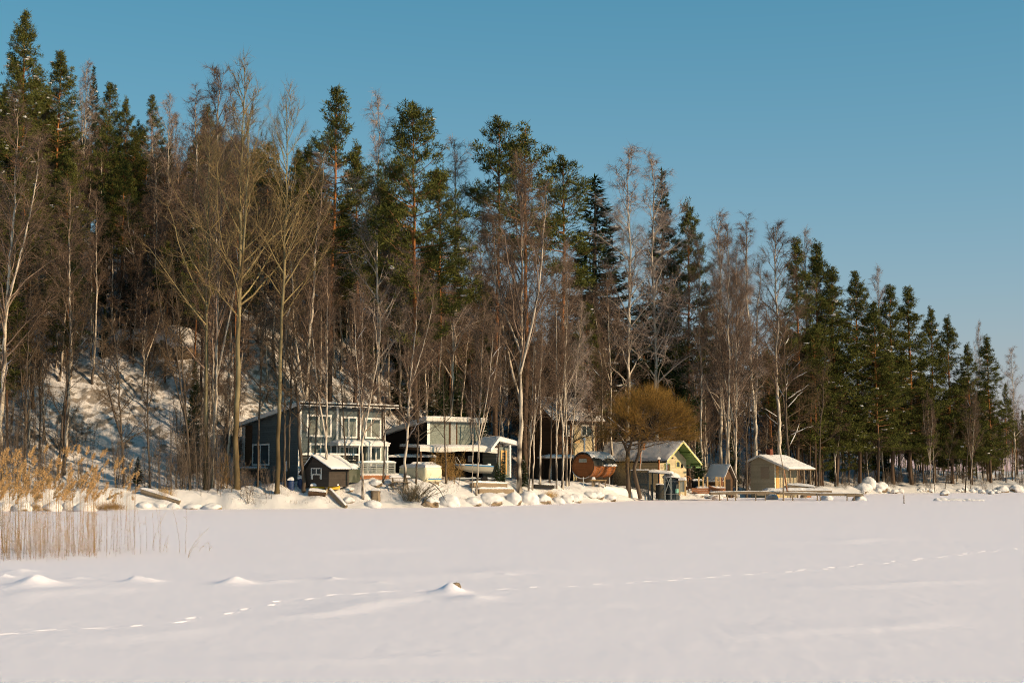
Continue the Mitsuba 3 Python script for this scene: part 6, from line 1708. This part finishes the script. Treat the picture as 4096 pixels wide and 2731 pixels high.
part(k2 + '__body', M(OF).loft([[(r * math.cos(t), r * math.sin(t), z) for t in th] for r, z in ((0.34, -0.2), (0.4, 0.3), (0.4, 0.6), (0.34, 0.95))]), 'mat_wood', 40)
for z, r in ((0.15, 0.385), (0.75, 0.375)):
    part(k2 + '__hoop', M(OF).tube(np.array([[r * math.cos(t), r * math.sin(t), z] for t in np.linspace(0, 6.2832, 20)]), 0.022, 5), 'mat_dark')
k2 = thing('snowy_platform', 'low timber platform under snow behind the jetty', 'platform')
PFm = Fr(pt(*z5b(1350, 800), 154), 3)
PFm.o[2] = gz(PFm.o[0], PFm.o[1])
q = lambda x, y, c=0.0: PFm.hit(z5b(x, y), 1, c)
x0, x1, zt = q(860, 790)[0], q(1870, 790)[0], q(1350, 790)[2]
part(k2 + '__edge_board', M(PFm).box(x0, x1, -0.05, 0.0, zt - 0.22, zt), 'mat_wood')
part(k2 + '__floor', M(PFm).box(x0, x1, 0.003, 2.4, zt - 0.1, zt - 0.01), 'mat_wood')
part(k2 + '__snow', M(PFm).sheet((x0, -0.03, zt), (x1, -0.03, zt), (x1, 2.4, zt), (x0, 2.4, zt), 0.28, (40, 12), 95, 0.6), 'mat_snow', 40)

# ------------------------------------------------------------------ the jetty
k = thing('jetty', 'long narrow grey jetty on thin legs standing in the ice before the right cabin', 'jetty')
JD = 149.0
deck = [(x, y) for x, y in ((-30, 818), (330, 806), (750, 803), (1200, 815), (1720, 832), (2110, 835), (2370, 839))]
JP = [pt(*z5b(x, y), JD) for x, y in deck]
for a, b in zip(JP, JP[1:]):
    n = max(2, int(np.linalg.norm(b - a) / 0.6))
    for i in range(n):
        p0, p1 = a + (b - a) * (i / n), a + (b - a) * ((i + 0.94) / n)
        m = M().add([p0 + [0, -0.1, 0], p1 + [0, -0.1, 0], p1 + [0, 1.2, 0], p0 + [0, 1.2, 0], p0 + [0, -0.1, -0.05], p1 + [0, -0.1, -0.05], p1 + [0, 1.2, -0.05], p0 + [0, 1.2, -0.05]],
                    [(0, 1, 2), (0, 2, 3), (4, 6, 5), (4, 7, 6), (0, 5, 1), (0, 4, 5), (1, 6, 2), (1, 5, 6), (2, 7, 3), (2, 6, 7), (3, 4, 0), (3, 7, 4)])
        part(k + '__deck_board', m, 'mat_wood')
    part(k + '__stringer', M().beam(a - [0, 0.03, 0.15], b - [0, 0.03, 0.15], 0.08, 0.19), 'mat_wood')
    part(k + '__stringer', M().beam(a + [0, 1.1, -0.15], b + [0, 1.1, -0.15], 0.08, 0.19), 'mat_wood')
    part(k + '__snow', M().sheet(a + [0, 0.1, 0], b + [0, 0.1, 0], b + [0, 1.15, 0], a + [0, 1.15, 0], 0.09, (30, 8), int(a[0] * 3), 0.6), 'mat_snow', 40)
for x, xb, yb in ((110, 112, 915), (232, 236, 925), (352, 366, 935), (672, 680, 928), (832, 824, 925), (1250, 1260, 928), (1645, 1642, 932), (1680, 1696, 935), (2108, 2110, 940), (2222, 2218, 935)):
    a, b = pt(*z5b(x, 835), JD - 0.08), pt(*z5b(xb, yb), JD - 0.08)
    b[2] = -0.1
    part(k + '__leg', M().beam(a, b, 0.11), 'mat_wood')
for x0, x1, y0, y1 in ((240, 345, 838, 858), (690, 820, 838, 862), (1450, 1620, 850, 868), (2100, 2225, 852, 885), (1130, 1245, 842, 866)):
    a, b = pt(*z5b(x0, y0), JD - 0.15), pt(*z5b(x1, y1), JD - 0.15)
    part(k + '__cross_board', M().box(a[0], b[0], JD - 0.18, JD - 0.15, b[2], a[2]), 'mat_wood')
k = thing('mooring_pole', 'thick upright pole standing in the ice at the jetty', 'pole')
a, b = pt(*z5b(1112, 920), JD - 0.35), pt(*z5b(1112, 470), JD - 0.35)
a[2] = -0.1
part(k + '__wood', M().tube(np.array([a, b]), 0.09, 9), 'mat_wood', 40)
part(k + '__cap', M().tube(np.array([b, b + [0, 0, 0.04]]), 0.1, 9), 'mat_wood')
k = thing('leaning_pole', 'brown pole leaning against the upright pole on the jetty', 'pole')
part(k + '__wood', M().tube(np.array([pt(*z5b(1172, 800), JD + 0.3), pt(*z5b(1118, 465), JD - 0.2)]), 0.08, 8), 'mat_deck_wood', 40)
part(k + '__foot', M().tube(np.array([pt(*z5b(1173, 806), JD + 0.3), pt(*z5b(1171, 795), JD + 0.3)]), 0.095, 8), 'mat_dark')
k = thing('fishing_rod_pole', 'very long thin bare pole rising high above the jetty', 'pole')
part(k + '__wood', M().tube(np.array([pt(*z5b(1112, 470), JD - 0.1), pt(*z5b(1070, 240), JD), pt(*z5b(1020, -10), JD + 0.1), pt(*z5b(995, -130), JD + 0.2)]), np.array([0.05, 0.042, 0.03, 0.015]), 7), 'mat_wood', 40)
part(k + '__tip', M().tube(np.array([pt(*z5b(995, -130), JD + 0.2), pt(*z5b(975, -160), JD + 0.2)]), 0.012, 5), 'mat_wood')
k = thing('marker_stick', 'short brown stick standing alone in the ice at the right', 'stick')
p = on_ice(*z6(393, 1482))
part(k + '__wood', M().tube(np.array([p - [0, 0, 0.1], p + [0.01, 0, 0.42], p + [0.02, 0, 0.78]]), 0.05, 7), 'mat_wood', 40)
part(k + '__tip', M().tube(np.array([p + [0.02, 0, 0.78], p + [0.02, 0, 0.82]]), 0.035, 7), 'mat_pine_wood')


# ------------------------------------------------------------------ the round willow
def willow():
    rng = np.random.default_rng(55)
    D = 149.0
    tr, cr, sn = Geo(), Geo(), Geo()
    P4 = lambda x, y, d=0.0: pt(*z4(x, y), D + d)
    bark = np.array([0.10, 0.075, 0.055])
    foot = P4(1160, 1250); foot[2] = gz(foot[0], D) - 0.2
    limbs = []
    def limb(pts_, r0, r1, snow=False):
        p = np.array(pts_)
        t = np.linspace(0, 1, len(p))
        q_ = np.linspace(0, 1, 3 * len(p))
        p = np.stack([np.interp(q_, t, p[:, k]) for k in range(3)], 1) + np.cumsum(rng.normal(0, 0.02, (len(q_), 3)), 0) * 0.4
        r = r0 + (r1 - r0) * q_
        tr.tube(p, r, bark * rng.uniform(0.7, 1.3, (len(q_), 8, 1)), 8)
        if snow:
            sn.tube(p[2:] + np.array([0, 0, 0.8]) * r[2:, None], r[2:] * 0.75, np.array([0.86, 0.86, 0.87]), 5)
        limbs.append((p, r1))
    limb([foot, P4(1150, 1130), P4(1145, 960), P4(1150, 860)], 0.27, 0.20)
    limb([P4(1150, 860), P4(1110, 760), P4(1040, 650)], 0.17, 0.11, True)
    limb([P4(1150, 860), P4(1180, 780), P4(1195, 690, 0.5), P4(1180, 560, 1.0), P4(1100, 300, 1.3)], 0.18, 0.06)
    limb([P4(1195, 690, 0.5), P4(1090, 610, -0.5), P4(930, 470, -1)], 0.13, 0.05, True)
    limb([P4(1195, 690, 0.5), P4(1300, 560, -0.6), P4(1330, 330, -1)], 0.12, 0.05)
    limb([foot + [1.2, -0.3, 0], P4(1215, 1060, -0.3), P4(1270, 890, -0.3), P4(1330, 730), P4(1400, 560, 0.4), P4(1420, 380, 0.8), P4(1480, 200, 1)], 0.22, 0.05)
    limb([P4(1330, 730), P4(1440, 660, -0.6), P4(1560, 620, -1), P4(1700, 590, -1.4)], 0.16, 0.05, True)
    limb([P4(1400, 560, 0.4), P4(1480, 480, 1.2), P4(1620, 380, 2)], 0.12, 0.04)
    limb([P4(1270, 890, -0.3), P4(1290, 700, -1.8), P4(1240, 480, -2.6)], 0.14, 0.05)
    limb([P4(1330, 730), P4(1320, 600, 2.0), P4(1260, 400, 3.0)], 0.14, 0.05)
    hub = P4(1330, 640)
    R = np.array([(P4(1950, 500)[0] - P4(1385, 500)[0]) * 1.2, 5.6, P4(1300, 75)[2] - hub[2]])
    cen = hub + np.array([0.5, 0.3, 0])
    # boughs fan out from the fork to a dome, each ends in a broom of fine upright twigs
    TP, TM, TQ, TR, TC = [], [], [], [], []
    for k in range(210):
        az, el = rng.uniform(0, 6.28), math.asin(rng.uniform(-0.22, 1.0))
        e = dirs(np.array(az), np.array(el))
        tip = cen + e * R * rng.uniform(0.66, 0.84)
        tip = tip + rng.normal(0, 0.25, 3)
        if tip[0] < hub[0] - 2.0 and rng.uniform() < 0.45:
            continue
        src, r1 = limbs[rng.integers(1, len(limbs))]
        s0 = src[np.argmin(np.linalg.norm(src - (tip * 0.45 + hub * 0.55), axis=1))]
        t = np.linspace(0, 1, 6)[:, None]
        path = s0 + (tip - s0) * t + np.array([0, 0, 0.12]) * np.linalg.norm(tip - s0) * (t ** 2 - t) + rng.normal(0, 0.05, (6, 3)) * t
        tr.tube(path, 0.05 * (1 - 0.75 * t[:, 0]), bark * rng.uniform(0.8, 1.6), 4)
        m = 54
        w0 = at_path(path, rng.uniform(0.5, 1.0, m) ** 0.7)
        d = unit((w0 - cen) / R / R * 6 + rng.normal(0, 0.33, (m, 3)) + np.array([0, 0, 0.3]))
        # twigs end on the dome
        q0 = (w0 - cen) / R
        need = np.clip(1.0 + 0.16 * (meshkit.noise(w0 * 0.45, 7) - 0.5) + rng.normal(0, 0.05, m) - np.linalg.norm(q0, axis=1), 0.06, 0.5) * R.mean()
        w1 = w0 + d * (need * rng.uniform(0.5, 1.05, m))[:, None]
        TP.append(w0); TQ.append(w1); TM.append((w0 + w1) / 2 + rng.normal(0, 0.05, w0.shape))
        TC.append(np.array([0.21, 0.125, 0.038]) * rng.uniform(0.6, 1.35, (m, 1)))
    TP, TM, TQ, TC = (np.concatenate(x) for x in (TP, TM, TQ, TC))
    cr.bent(TP, TM, TQ, 0.0075, TC)
    # shoots low on the stem
    m = 260
    w0 = P4(1130, 1010) + rng.normal(0, 1, (m, 3)) * [0.45, 0.4, 0.5]
    w1 = w0 + unit(rng.normal(0, 0.45, (m, 3)) + [0, 0, 1]) * rng.uniform(0.4, 1.2, (m, 1))
    cr.spikes(w0, w1, 0.008, np.array([0.17, 0.11, 0.035]) * rng.uniform(0.7, 1.3, (m, 1)))
    k = thing('willow_tree', 'round headed willow with golden brown twigs before the yellow cabin', 'willow tree')
    for part_, g_, mat in (('trunk', tr, 'mat_plant'), ('crown', cr, 'mat_plant'), ('snow', sn, 'mat_snow')):
        v, f, c = g_.out()
        scene[f'{k}__{part_}'] = mikit.ply((v, f), mat, smooth=part_ == 'trunk', color=c)
    labels[f'{k}__snow'] = {'kind': 'stuff'}


willow()

# the dark bush at the ice edge
def shore_bush():
    rng = np.random.default_rng(66)
    g = Geo()
    f = gh(*z3b(240, 1350)); D = f[1]
    for k in range(70):
        p0 = f + rng.normal(0, 1, 3) * [0.5, 0.4, 0.05]
        h = rng.uniform(1.0, 2.9)
        d = unit(np.array([rng.normal(0.15, 0.55), rng.normal(-0.1, 0.4), 1.0]))
        u = np.linspace(0, 1, 7)[:, None]
        path = p0 + d * h * u + np.array([d[0], d[1], -0.2]) * 0.5 * h * u ** 2 + np.cumsum(rng.normal(0, 0.02, (7, 3)), 0)
        g.tube(path, 0.022 * (1 - 0.8 * u[:, 0]), np.array([0.085, 0.07, 0.04]) * rng.uniform(0.6, 1.5), 4)
        q_ = rng.uniform(0.25, 1, 20)
        P = at_path(path, q_)
        dd = unit(d * 0.8 + rng.normal(0, 0.5, (20, 3)))
        l = rng.uniform(0.2, 0.7, (20, 1))
        g.bent(P, P + dd * l * 0.5, P + dd * l * 0.95 + rng.normal(0, 0.06, (20, 3)), 0.006, np.array([0.11, 0.085, 0.05]) * rng.uniform(0.7, 1.4, (20, 1)))
    k = thing('shore_bush', 'dense dark many stemmed bush at the ice edge before the cream boat', 'bush')
    v, f_, c = g.out()
    scene[k + '__stems'] = mikit.ply((v, f_), 'mat_plant', smooth=False, color=c)
    a = [pt(*z3b(x, y), D - 0.4) for x, y in ((470, 1010), (570, 1060), (660, 1160), (720, 1270), (775, 1355))]
    g2 = Geo(); g2.tube(np.array(a), np.array([0.05, 0.045, 0.035, 0.025, 0.012]), np.array([0.07, 0.055, 0.045]), 6)
    v, f_, c = g2.out()
    scene[k + '__drooping_branch'] = mikit.ply((v, f_), 'mat_plant', smooth=True, color=c)


shore_bush()
# green shrub mass in the carport, little firs in the yard
for u, D, h, lab in ((z3b(760, 800), 125.5, 3.3, 'olive twiggy shrub in front of the carport opening, nearer the cream boat'), (z3b(860, 850), 126, 2.4, 'low olive shrub at the bow of the motor boat'),
                     (z3b(620, 800), 126, 2.8, 'olive twiggy shrub behind the cream boat')):
    plant('goldthicket', 'olive_shrub', u[0], 0, D, lab, 'shrub', height=h, width=1.3)
for xx, h, lab in ((1600, 2.4, 'small young pine with a thin stem before the entrance door, left one'), (1690, 2.7, 'small young pine before the entrance door, right one')):
    plant('spruce', 'young_pine', z3b(xx, 1100)[0], 0, 2118, lab, 'pine tree', height=h, variant=2, width=1.9)
plant('spruce', 'young_spruce', z3b(2045, 1000)[0], 0, 2116, 'small green spruce between the broad birch and the two leaning birches', 'spruce tree', height=3.0, variant=0, width=2.1)
plant('spruce', 'young_spruce', z7(1440, 300)[0], 0, 2117, 'low dark spruce bush at the foot of the left slope', 'spruce tree', height=2.6, variant=1, width=2.0)

# ------------------------------------------------------------------ stones under snow along the shore
def boulder(name, lab, p, r, seed, snow=0.45, group=None, rise=0.3, cat='boulder'):
    """A stone at p with half sizes r; snow = how far down the snow reaches (0 none, 1 all)."""
    rng = np.random.default_rng(seed)
    k = thing(name, lab, cat, group)
    b = trimesh.creation.icosphere(3)
    n = b.vertices
    d = 1 + 0.8 * (meshkit.fbm(n * 1.5 + seed * 3.1, 3, 1) - 0.5)
    q_ = np.round(d * 9) / 9 * 0.5 + d * 0.5
    v = n * q_[:, None] * np.asarray(r) + np.asarray(p) + [0, 0, rise * r[2]]
    put(k + '__rock', trimesh.Trimesh(v, b.faces, process=False), 'mat_rock', 25)
    if snow > 0:
        cut = 0.75 - 2.0 * snow + 1.3 * (meshkit.fbm(n * 1.5 + seed * 5.7, 3, 3) - 0.5) + 0.35 * n[:, 0] * rng.choice([-1, 1])
        on = sstep(cut - 0.08, cut + 0.22, n[:, 2])
        s = 0.82 + 0.30 * on
        v2 = n * (q_ * 0.55 + 0.45 * (1 + 0.5 * (meshkit.fbm(n * 1.7 + seed, 3, 9) - 0.5)))[:, None] * s[:, None] * np.asarray(r) + np.asarray(p) + np.array([0, 0, 1.0]) * ((rise + 0.10 * on) * r[2])[:, None]
        put(k + '__snow', trimesh.Trimesh(v2, b.faces, process=False), 'mat_snow', True)
    return k


def stone(lab, zz, x0, x1, y0, y1, D, seed, snow=0.45, depth=0.8, **kw):
    """A stone whose outline in the photograph is x0..x1 by y0..y1."""
    w = gh(*zz((x0 + x1) / 2, y1 - 0.15 * (y1 - y0)))
    D = w[1] + 0.3
    a, b = pt(*zz(x0, y1), D), pt(*zz(x1, y0), D)
    a[2] = min(a[2], w[2])
    rx, h = (b[0] - a[0]) / 2, b[2] - a[2]
    return boulder('boulder', lab, [(a[0] + b[0]) / 2, D, a[2] + 0.12 * h], (rx * 0.98, max(rx * depth, 0.3), h * 0.68), seed, snow * 0.88, **kw)


stone('brown bare faced boulder under the dark bush', z3b, 330, 640, 1275, 1440, 116.6, 1, 0.25)
stone('big smooth boulder fully under snow right of the brown faced one', z3b, 640, 970, 1250, 1440, 117.4, 2, 0.93)
stone('snow covered boulder below the slim forked birch', z3b, 1060, 1330, 1285, 1420, 119.2, 3, 0.75)
stone('wide boulder with dark bare front below the log bench', z3b, 1280, 1690, 1225, 1405, 120.5, 4, 0.6)
stone('tall snowy boulder with a bare brown edge at the foot of the broad birch', z3b, 1755, 2005, 1220, 1410, 122, 5, 0.7)
stone('large snow dome just right of the broad birch foot', z3, 1610, 1830, 1318, 1462, 123.5, 6, 0.95)
stone('boulder with a snow cap over a bare stone front, right of the snow dome', z4, 110, 290, 1345, 1450, 125.5, 7, 0.5)
stone('small rounded snow lump left of the dry grass tuft on the shore', z4, 305, 440, 1375, 1450, 127.5, 8, 0.9)
stone('snowy stone right of the dry grass tuft', z4, 395, 545, 1345, 1440, 129, 9, 0.85)
stone('snowy stone before the barrel sauna, flat and wide', z4, 470, 640, 1340, 1425, 131, 10, 0.8)
stone('snowy stone before the short bollard', z4, 650, 800, 1310, 1375, 134.5, 11, 0.7)
stone('snowy stone before the upturned boat', z4, 740, 880, 1310, 1390, 136, 12, 0.7)
stone('snowy stone at the ice edge before the upturned boat', z4, 880, 1020, 1345, 1412, 138, 13, 0.65)
stone('low snowy stone right below the upturned boat', z4, 1090, 1240, 1300, 1360, 142, 14, 0.7)
stone('rounded snow lump on the ice left of the shore bush', z2b, 1450, 1750, 1050, 1192, 113.0, 15, 0.9)
stone('snowy stone under the slender birch before the terrace', z2b, 1020, 1260, 985, 1110, 113.4, 16, 0.65)
stone('low dark stone at the ice edge left of the squared timber', z2b, 590, 750, 1075, 1130, 112.8, 17, 0.6)
stone('snowy stone block below the terrace, left', z2b, 1540, 1780, 660, 790, 115.6, 18, 0.55)
stone('snowy stone block below the terrace, right', z2b, 1790, 1990, 670, 760, 116.2, 19, 0.6)
stone('snowy stone behind the leaning timber', z2b, 970, 1260, 790, 900, 113.8, 20, 0.6)
stone('dark stone under snow before the picnic table', z2b, 1980, 2140, 840, 930, 115.2, 21, 0.6)
stone('large boulder with a thick snow cap on the right shore, upper one', z5, 2190, 2370, 920, 1010, 186, 22, 0.8)
stone('large boulder with a thick snow cap on the right shore, lower one', z5, 2130, 2310, 985, 1065, 184, 23, 0.75)
stone('snow capped boulder at the foot of the first shore pine', z6, 90, 185, 1300, 1375, 200, 24, 0.8)
stone('second snow capped boulder at the foot of the first shore pine', z6, 170, 270, 1330, 1395, 199, 25, 0.75)
stone('flat dark boulder near the end of the right shore', z6, 1065, 1155, 1360, 1405, 212, 26, 0.6)
stone('last flat boulder at the right end of the shore', z6, 1165, 1260, 1350, 1405, 213, 27, 0.6)
stone('stone lying out on the ice before the right shore', z6, 655, 715, 1402, 1428, 196, 28, 0.3)
for (x0, x1, y0, y1), lab, sd in (((-30, 130, 600, 705), 'snowy hummock at the left edge of the left bank', 31), ((140, 330, 600, 705), 'snowy hummock of the left bank with dry grass below, second from the left edge', 32), ((320, 450, 590, 700), 'narrow snowy hummock of the left bank', 33),
                                  ((460, 640, 605, 705), 'snowy hummock in the middle of the left bank', 34), ((640, 800, 600, 700), 'snowy hummock just right of the middle of the left bank', 35), ((770, 1000, 605, 705), 'wide snowy hummock left of the dry grass edge', 36),
                                  ((1430, 1580, 590, 668), 'small snowy stone right of the dry grass edge', 37), ((1590, 1740, 600, 660), 'flat snowy stone below the fallen trunk', 38), ((1740, 1880, 610, 675), 'snowy stone with dry stalks right of the fallen trunk', 39),
                                  ((1930, 2110, 610, 672), 'snowy stone at the shore below the aspens', 40), ((2120, 2310, 610, 682), 'snowy stone with bare twigs at the shore, right of the aspens', 41)):
    stone(lab, z7, x0, x1, y0, y1, 109.0 + (x0 > 1400) * 1.8, sd, 0.72, rise=0.2)
rs = np.random.default_rng(91)
for n in range(20):
    x, y = rs.uniform(1480, 2140), 0
    y = 1300 + (x - 1480) * 0.22 + rs.uniform(-20, 70)
    w_ = rs.uniform(45, 110)
    stone('rough snow covered stone in the heap right of the shelter', z4c, x - w_, x + w_, y - w_ * 0.5, y + w_ * 0.45, 148.5 + rs.uniform(-0.5, 0.8), 50 + n, rs.uniform(0.55, 0.85), group='stones heaped right of the shelter')
for n in range(46):
    x = rs.uniform(90, 1270)
    w_ = rs.uniform(10, 26)
    y = 1393 + 8 * math.sin(x * 0.02) + rs.uniform(-8, 8)
    D = np.interp(x, [90, 600, 1270], [199, 206, 213]) + rs.uniform(-0.5, 1.0)
    stone('small snow capped stone in the row along the right shore', z6, x - w_, x + w_, y - w_ * 0.7, y + w_ * 0.5, D, 100 + n, rs.uniform(0.4, 0.75), group='small stones along the right shore')
for n in range(24):
    x = rs.uniform(500, 1500)
    w_ = rs.uniform(25, 60)
    y = 1090 - max(0, x - 1500) * 0.05 + rs.uniform(-25, 45)
    stone('small snowy stone at the shore behind the jetty', z5, x - w_, x + w_, y - w_ * 0.55, y + w_ * 0.4, 152.5 + (x - 500) / 1000 * 10, 160 + n, rs.uniform(0.6, 0.9), group='small stones behind the jetty')
for n, (x, y, w_, lab) in enumerate(((930, 905, 90, 'heap of cleared snow under the middle of the jetty'), (1790, 915, 90, 'heap of cleared snow under the right part of the jetty'), (2300, 925, 90, 'heap of cleared snow at the right end of the jetty'))):
    boulder('snow_heap', lab, on_ice(*z5b(x, y + 20)) * [1, 1, 0], (w_ / 3.92 / 37.0, 0.9, 0.45), 200 + n, 1.0, rise=0.05, cat='snow heap')
for n in range(9):
    x = 640 + n * 36
    boulder('snow_lump', 'small lump in the row of snow lumps on the ice at the right', on_ice(*z6(x, 1462)) + [0, 0, 0.02], (rs.uniform(0.3, 0.7), 0.35, rs.uniform(0.1, 0.26)), 220 + n, 1.0, 'lumps of snow on the ice at the right', rise=0.0, cat='snow lump')
# the bare stone that looks out of the big drift in the foreground
p = on_ice(1042, 1360)
boulder('drift_stone', 'brown stone tip poking out of the drift in the foreground', [p[0] + 0.06, p[1], 0.10], (0.13, 0.14, 0.12), 300, 0.0, rise=0.2, cat='stone')
# rock faces on the slope
for (u, v, D, w_, h_, sd, lab) in ((765, 882, 137, 3.2, 2.0, 310, 'yellowish rock face above the grey house, left part'), (905, 872, 138, 3.4, 2.2, 311, 'rock face hung with ice above the grey house, right part'), (980, 860, 141, 3.0, 2.2, 312, 'snowy rock shoulder right of the icy rock face'),
                                   (1040, 905, 139, 2.6, 1.6, 313, 'dark rock face above the annex roof'), (400, 770, 138, 3.0, 1.6, 314, 'dark rock ledge high on the left slope'), (310, 800, 137, 2.4, 1.2, 315, 'small dark rock ledge left on the slope')):
    p = pt(u, v, D)
    p[2] = gz(p[0], D) - 0.3
    boulder('rock_face', lab, p, (w_, 2.0, h_), sd, 0.42, rise=0.25, cat='rock')

# ------------------------------------------------------------------ dry grass and reeds
def tuft(g, p, h, n, rng, col=(0.42, 0.27, 0.10), lean=(0, 0), r=0.006, spread=0.25):
    P = p + rng.normal(0, 1, (n, 3)) * [spread, spread, 0.02]
    d = unit(rng.normal(0, 0.35, (n, 3)) + np.array([lean[0], lean[1], 1.0]))
    l = h * rng.uniform(0.5, 1.1, (n, 1))
    M_ = P + d * l * 0.6
    g.bent(P, M_, M_ + unit(d + rng.normal(0, 0.35, (n, 3)) + [0, 0, -0.35]) * l * 0.4, r, np.array(col) * rng.uniform(0.6, 1.35, (n, 1)))


rg = np.random.default_rng(17)
def grass(name, lab, spots, **kw):
    g = Geo()
    for p, h, n in spots:
        tuft(g, np.asarray(p), h, n, rg, **kw)
    v, f, c = g.out()
    scene[name] = mikit.ply((v, f), 'mat_plant', color=c)
    labels[name] = {'label': lab, 'category': 'grass', 'kind': 'stuff'}


sp = []
for x in np.concatenate([np.arange(1020, 1265, 9), np.arange(170, 330, 9), np.arange(350, 430, 12), np.arange(540, 620, 12), np.arange(790, 930, 11), np.arange(-20, 90, 11)]):
    p = pt(*z7(x, 690), 108.2 + rg.uniform(-0.3, 0.3)); p[2] = rg.uniform(0.0, 0.25)
    sp.append((p, 0.75 if x > 1000 else 0.45, 22))
grass('bank_grass', 'brown dry grass hanging under the snow edge of the left bank', sp, lean=(0.1, -0.3), col=(0.23, 0.13, 0.045))
sp = [(gp(z4, 275 + rg.normal(0, 22), 1375), 0.8, 60) for _ in range(5)] + [(gp(z7, 1720 + rg.normal(0, 25), 560), 1.1, 45) for _ in range(5)]
grass('shore_grass', 'pale dry grass tufts standing in the snow of the shore', sp)
sp = []
for _ in range(520):
    u = rg.uniform(0, 2352)
    base = np.interp(u, [0, 600, 1000, 1200, 1500, 1750, 1900, 2100, 2400], [113, 119, 137, 142, 172, 184, 196, 210, 219])
    D = base + rg.uniform(0, 34)
    p = pt(u, HZ, D); p[2] = gz(p[0], D)
    sp.append((p, rg.uniform(0.3, 0.8), 9))
for _ in range(170):
    u = rg.uniform(520, 1330)
    w_ = gh(u, rg.uniform(1112, 1160))
    sp.append((w_, rg.uniform(0.15, 0.55), 7))
grass('slope_scrub', 'sparse brown heather and twigs sticking out of the snow under the trees', sp, col=(0.13, 0.095, 0.065), r=0.011, spread=0.5)


def reed(g, p, top, rng, plume=True, r=0.0056, col=None):
    col = np.array([0.42, 0.245, 0.08]) * rng.uniform(0.75, 1.2) if col is None else col
    t = np.linspace(0, 1, 5)[:, None]
    sag = (top - p) * [1, 1, 0]
    path = p + np.array([0, 0, 1]) * (top - p)[2] * t + sag * t ** 1.8 + rng.normal(0, 0.012, (5, 3)) * t
    g.tube(path, r * (1 - 0.45 * t[:, 0]), col * np.linspace(0.65, 1.1, 5)[:, None], 3)
    for _ in range(rng.integers(0, 3)):
        q_ = at_path(path, np.array(rng.uniform(0.3, 0.8)))
        d = unit(rng.normal(0, 1, 3) * [1, 0.6, 0.4] + [0.3, 0, 0.5])
        g.bent(q_[None], (q_ + d * 0.12)[None], (q_ + d * 0.22 + [0.03, 0, -0.1])[None], 0.006, col)
    if plume:
        n = 46
        ax = unit(np.array([rng.normal(0.45, 0.15), rng.normal(0, 0.2), 1.0]))
        L = rng.uniform(0.20, 0.36)
        s = rng.uniform(0, 1, n)
        w_ = 0.035 * np.sin(np.pi * np.clip(s * 0.9 + 0.08, 0, 1))
        P = path[-1] - ax * 0.04 + ax * (s * L)[:, None] + rng.normal(0, 1, (n, 3)) * w_[:, None]
        g.spikes(P, P + unit(ax + rng.normal(0, 0.45, (n, 3)) + [0.25, 0, -0.1]) * rng.uniform(0.06, 0.12, (n, 1)), 0.011, np.array([0.46, 0.29, 0.135]) * rng.uniform(0.7, 1.25, (n, 1)))


def z7p(x, y, D): return pt(*z7(x, y), D)


rr_ = np.random.default_rng(29)
g = Geo()
for n in range(290):
    x = -140 + 1180 * rr_.uniform(0, 1) ** 1.25 if n < 250 else rr_.uniform(800, 1420)
    yb = rr_.uniform(1085, 1210) if x < 700 else rr_.uniform(1080, 1165)
    b = on_ice(*z7(x, yb))
    tall = rr_.uniform()
    yt = (60 + 520 * tall ** 0.8 + max(0, x - 850) * 0.15) if rr_.uniform() < 0.72 else rr_.uniform(420, 850)
    dx = rr_.normal(-6 if x < 300 else -20, 32)
    top = z7p(x + dx + 10, yt, b[1] + rr_.normal(0, 0.15))
    reed(g, b - [0, 0, 0.05], top, rr_, yt < 600)
for n in range(70):                              # broken low stalks between the tall ones
    x = -80 + 1150 * rr_.uniform(0, 1)
    b = on_ice(*z7(x, rr_.uniform(1085, 1190)))
    reed(g, b - [0, 0, 0.05], b + [rr_.normal(-0.1, 0.25), rr_.normal(0, 0.1), rr_.uniform(0.4, 1.5)], rr_, False)
v, f, c = g.out()
scene['reed_bed'] = mikit.ply((v, f), 'mat_plant', color=c)
labels['reed_bed'] = {'label': 'tall golden dry reeds with feathery plumes standing in the ice at the left', 'category': 'reeds', 'kind': 'stuff'}
STRAYS = [((1345, 1110), (1360, 240)), ((1400, 1110), (1400, 480)), ((1470, 1130), (1430, 640)), ((1530, 1100), (1525, 690)), ((1610, 1100), (1585, 700)), ((1665, 1110), (1630, 640)), ((1680, 1115), (1665, 620)), ((1590, 1085), (1740, 700)),
          ((1880, 1125), (1795, 640)), ((1935, 1130), (1955, 650)), ((1710, 1105), (1760, 935)), ((1745, 1115), (1755, 960)), ((1965, 1170), (2180, 860)), ((1970, 1165), (2085, 1005)), ((2078, 1105), (2190, 1005)), ((2195, 1105), (2175, 1020))]
WORDS = ['single tall reed with a plume, first right of the reed bed', 'second single reed right of the reed bed', 'third single reed, bent left', 'straight single reed, fourth right of the reed bed', 'short single reed left of a crossing pair', 'left reed of a close pair', 'right reed of a close pair',
         'reed leaning far right across its neighbours', 'reed curving left, second last upright one', 'last tall upright reed at the right', 'short slanting reed stub, left one', 'short slanting reed stub, right one', 'long broken reed slanting right over the ice', 'shorter broken reed beside the long slanting one', 'bent reed at the far right with folded tip', 'tiny reed stub at the far right']
for ((xb, yb), (xt, yt)), wd_ in zip(STRAYS, WORDS):
    b = on_ice(*z7(xb, yb))
    g = Geo()
    reed(g, b - [0, 0, 0.05], z7p(xt, yt, b[1]), rr_, yt < 300, 0.0075, np.array([0.40, 0.28, 0.14]))
    v, f, c = g.out()
    k = thing('reed_stalk', wd_, 'reed')
    scene[k] = mikit.ply((v, f), 'mat_plant', color=c)
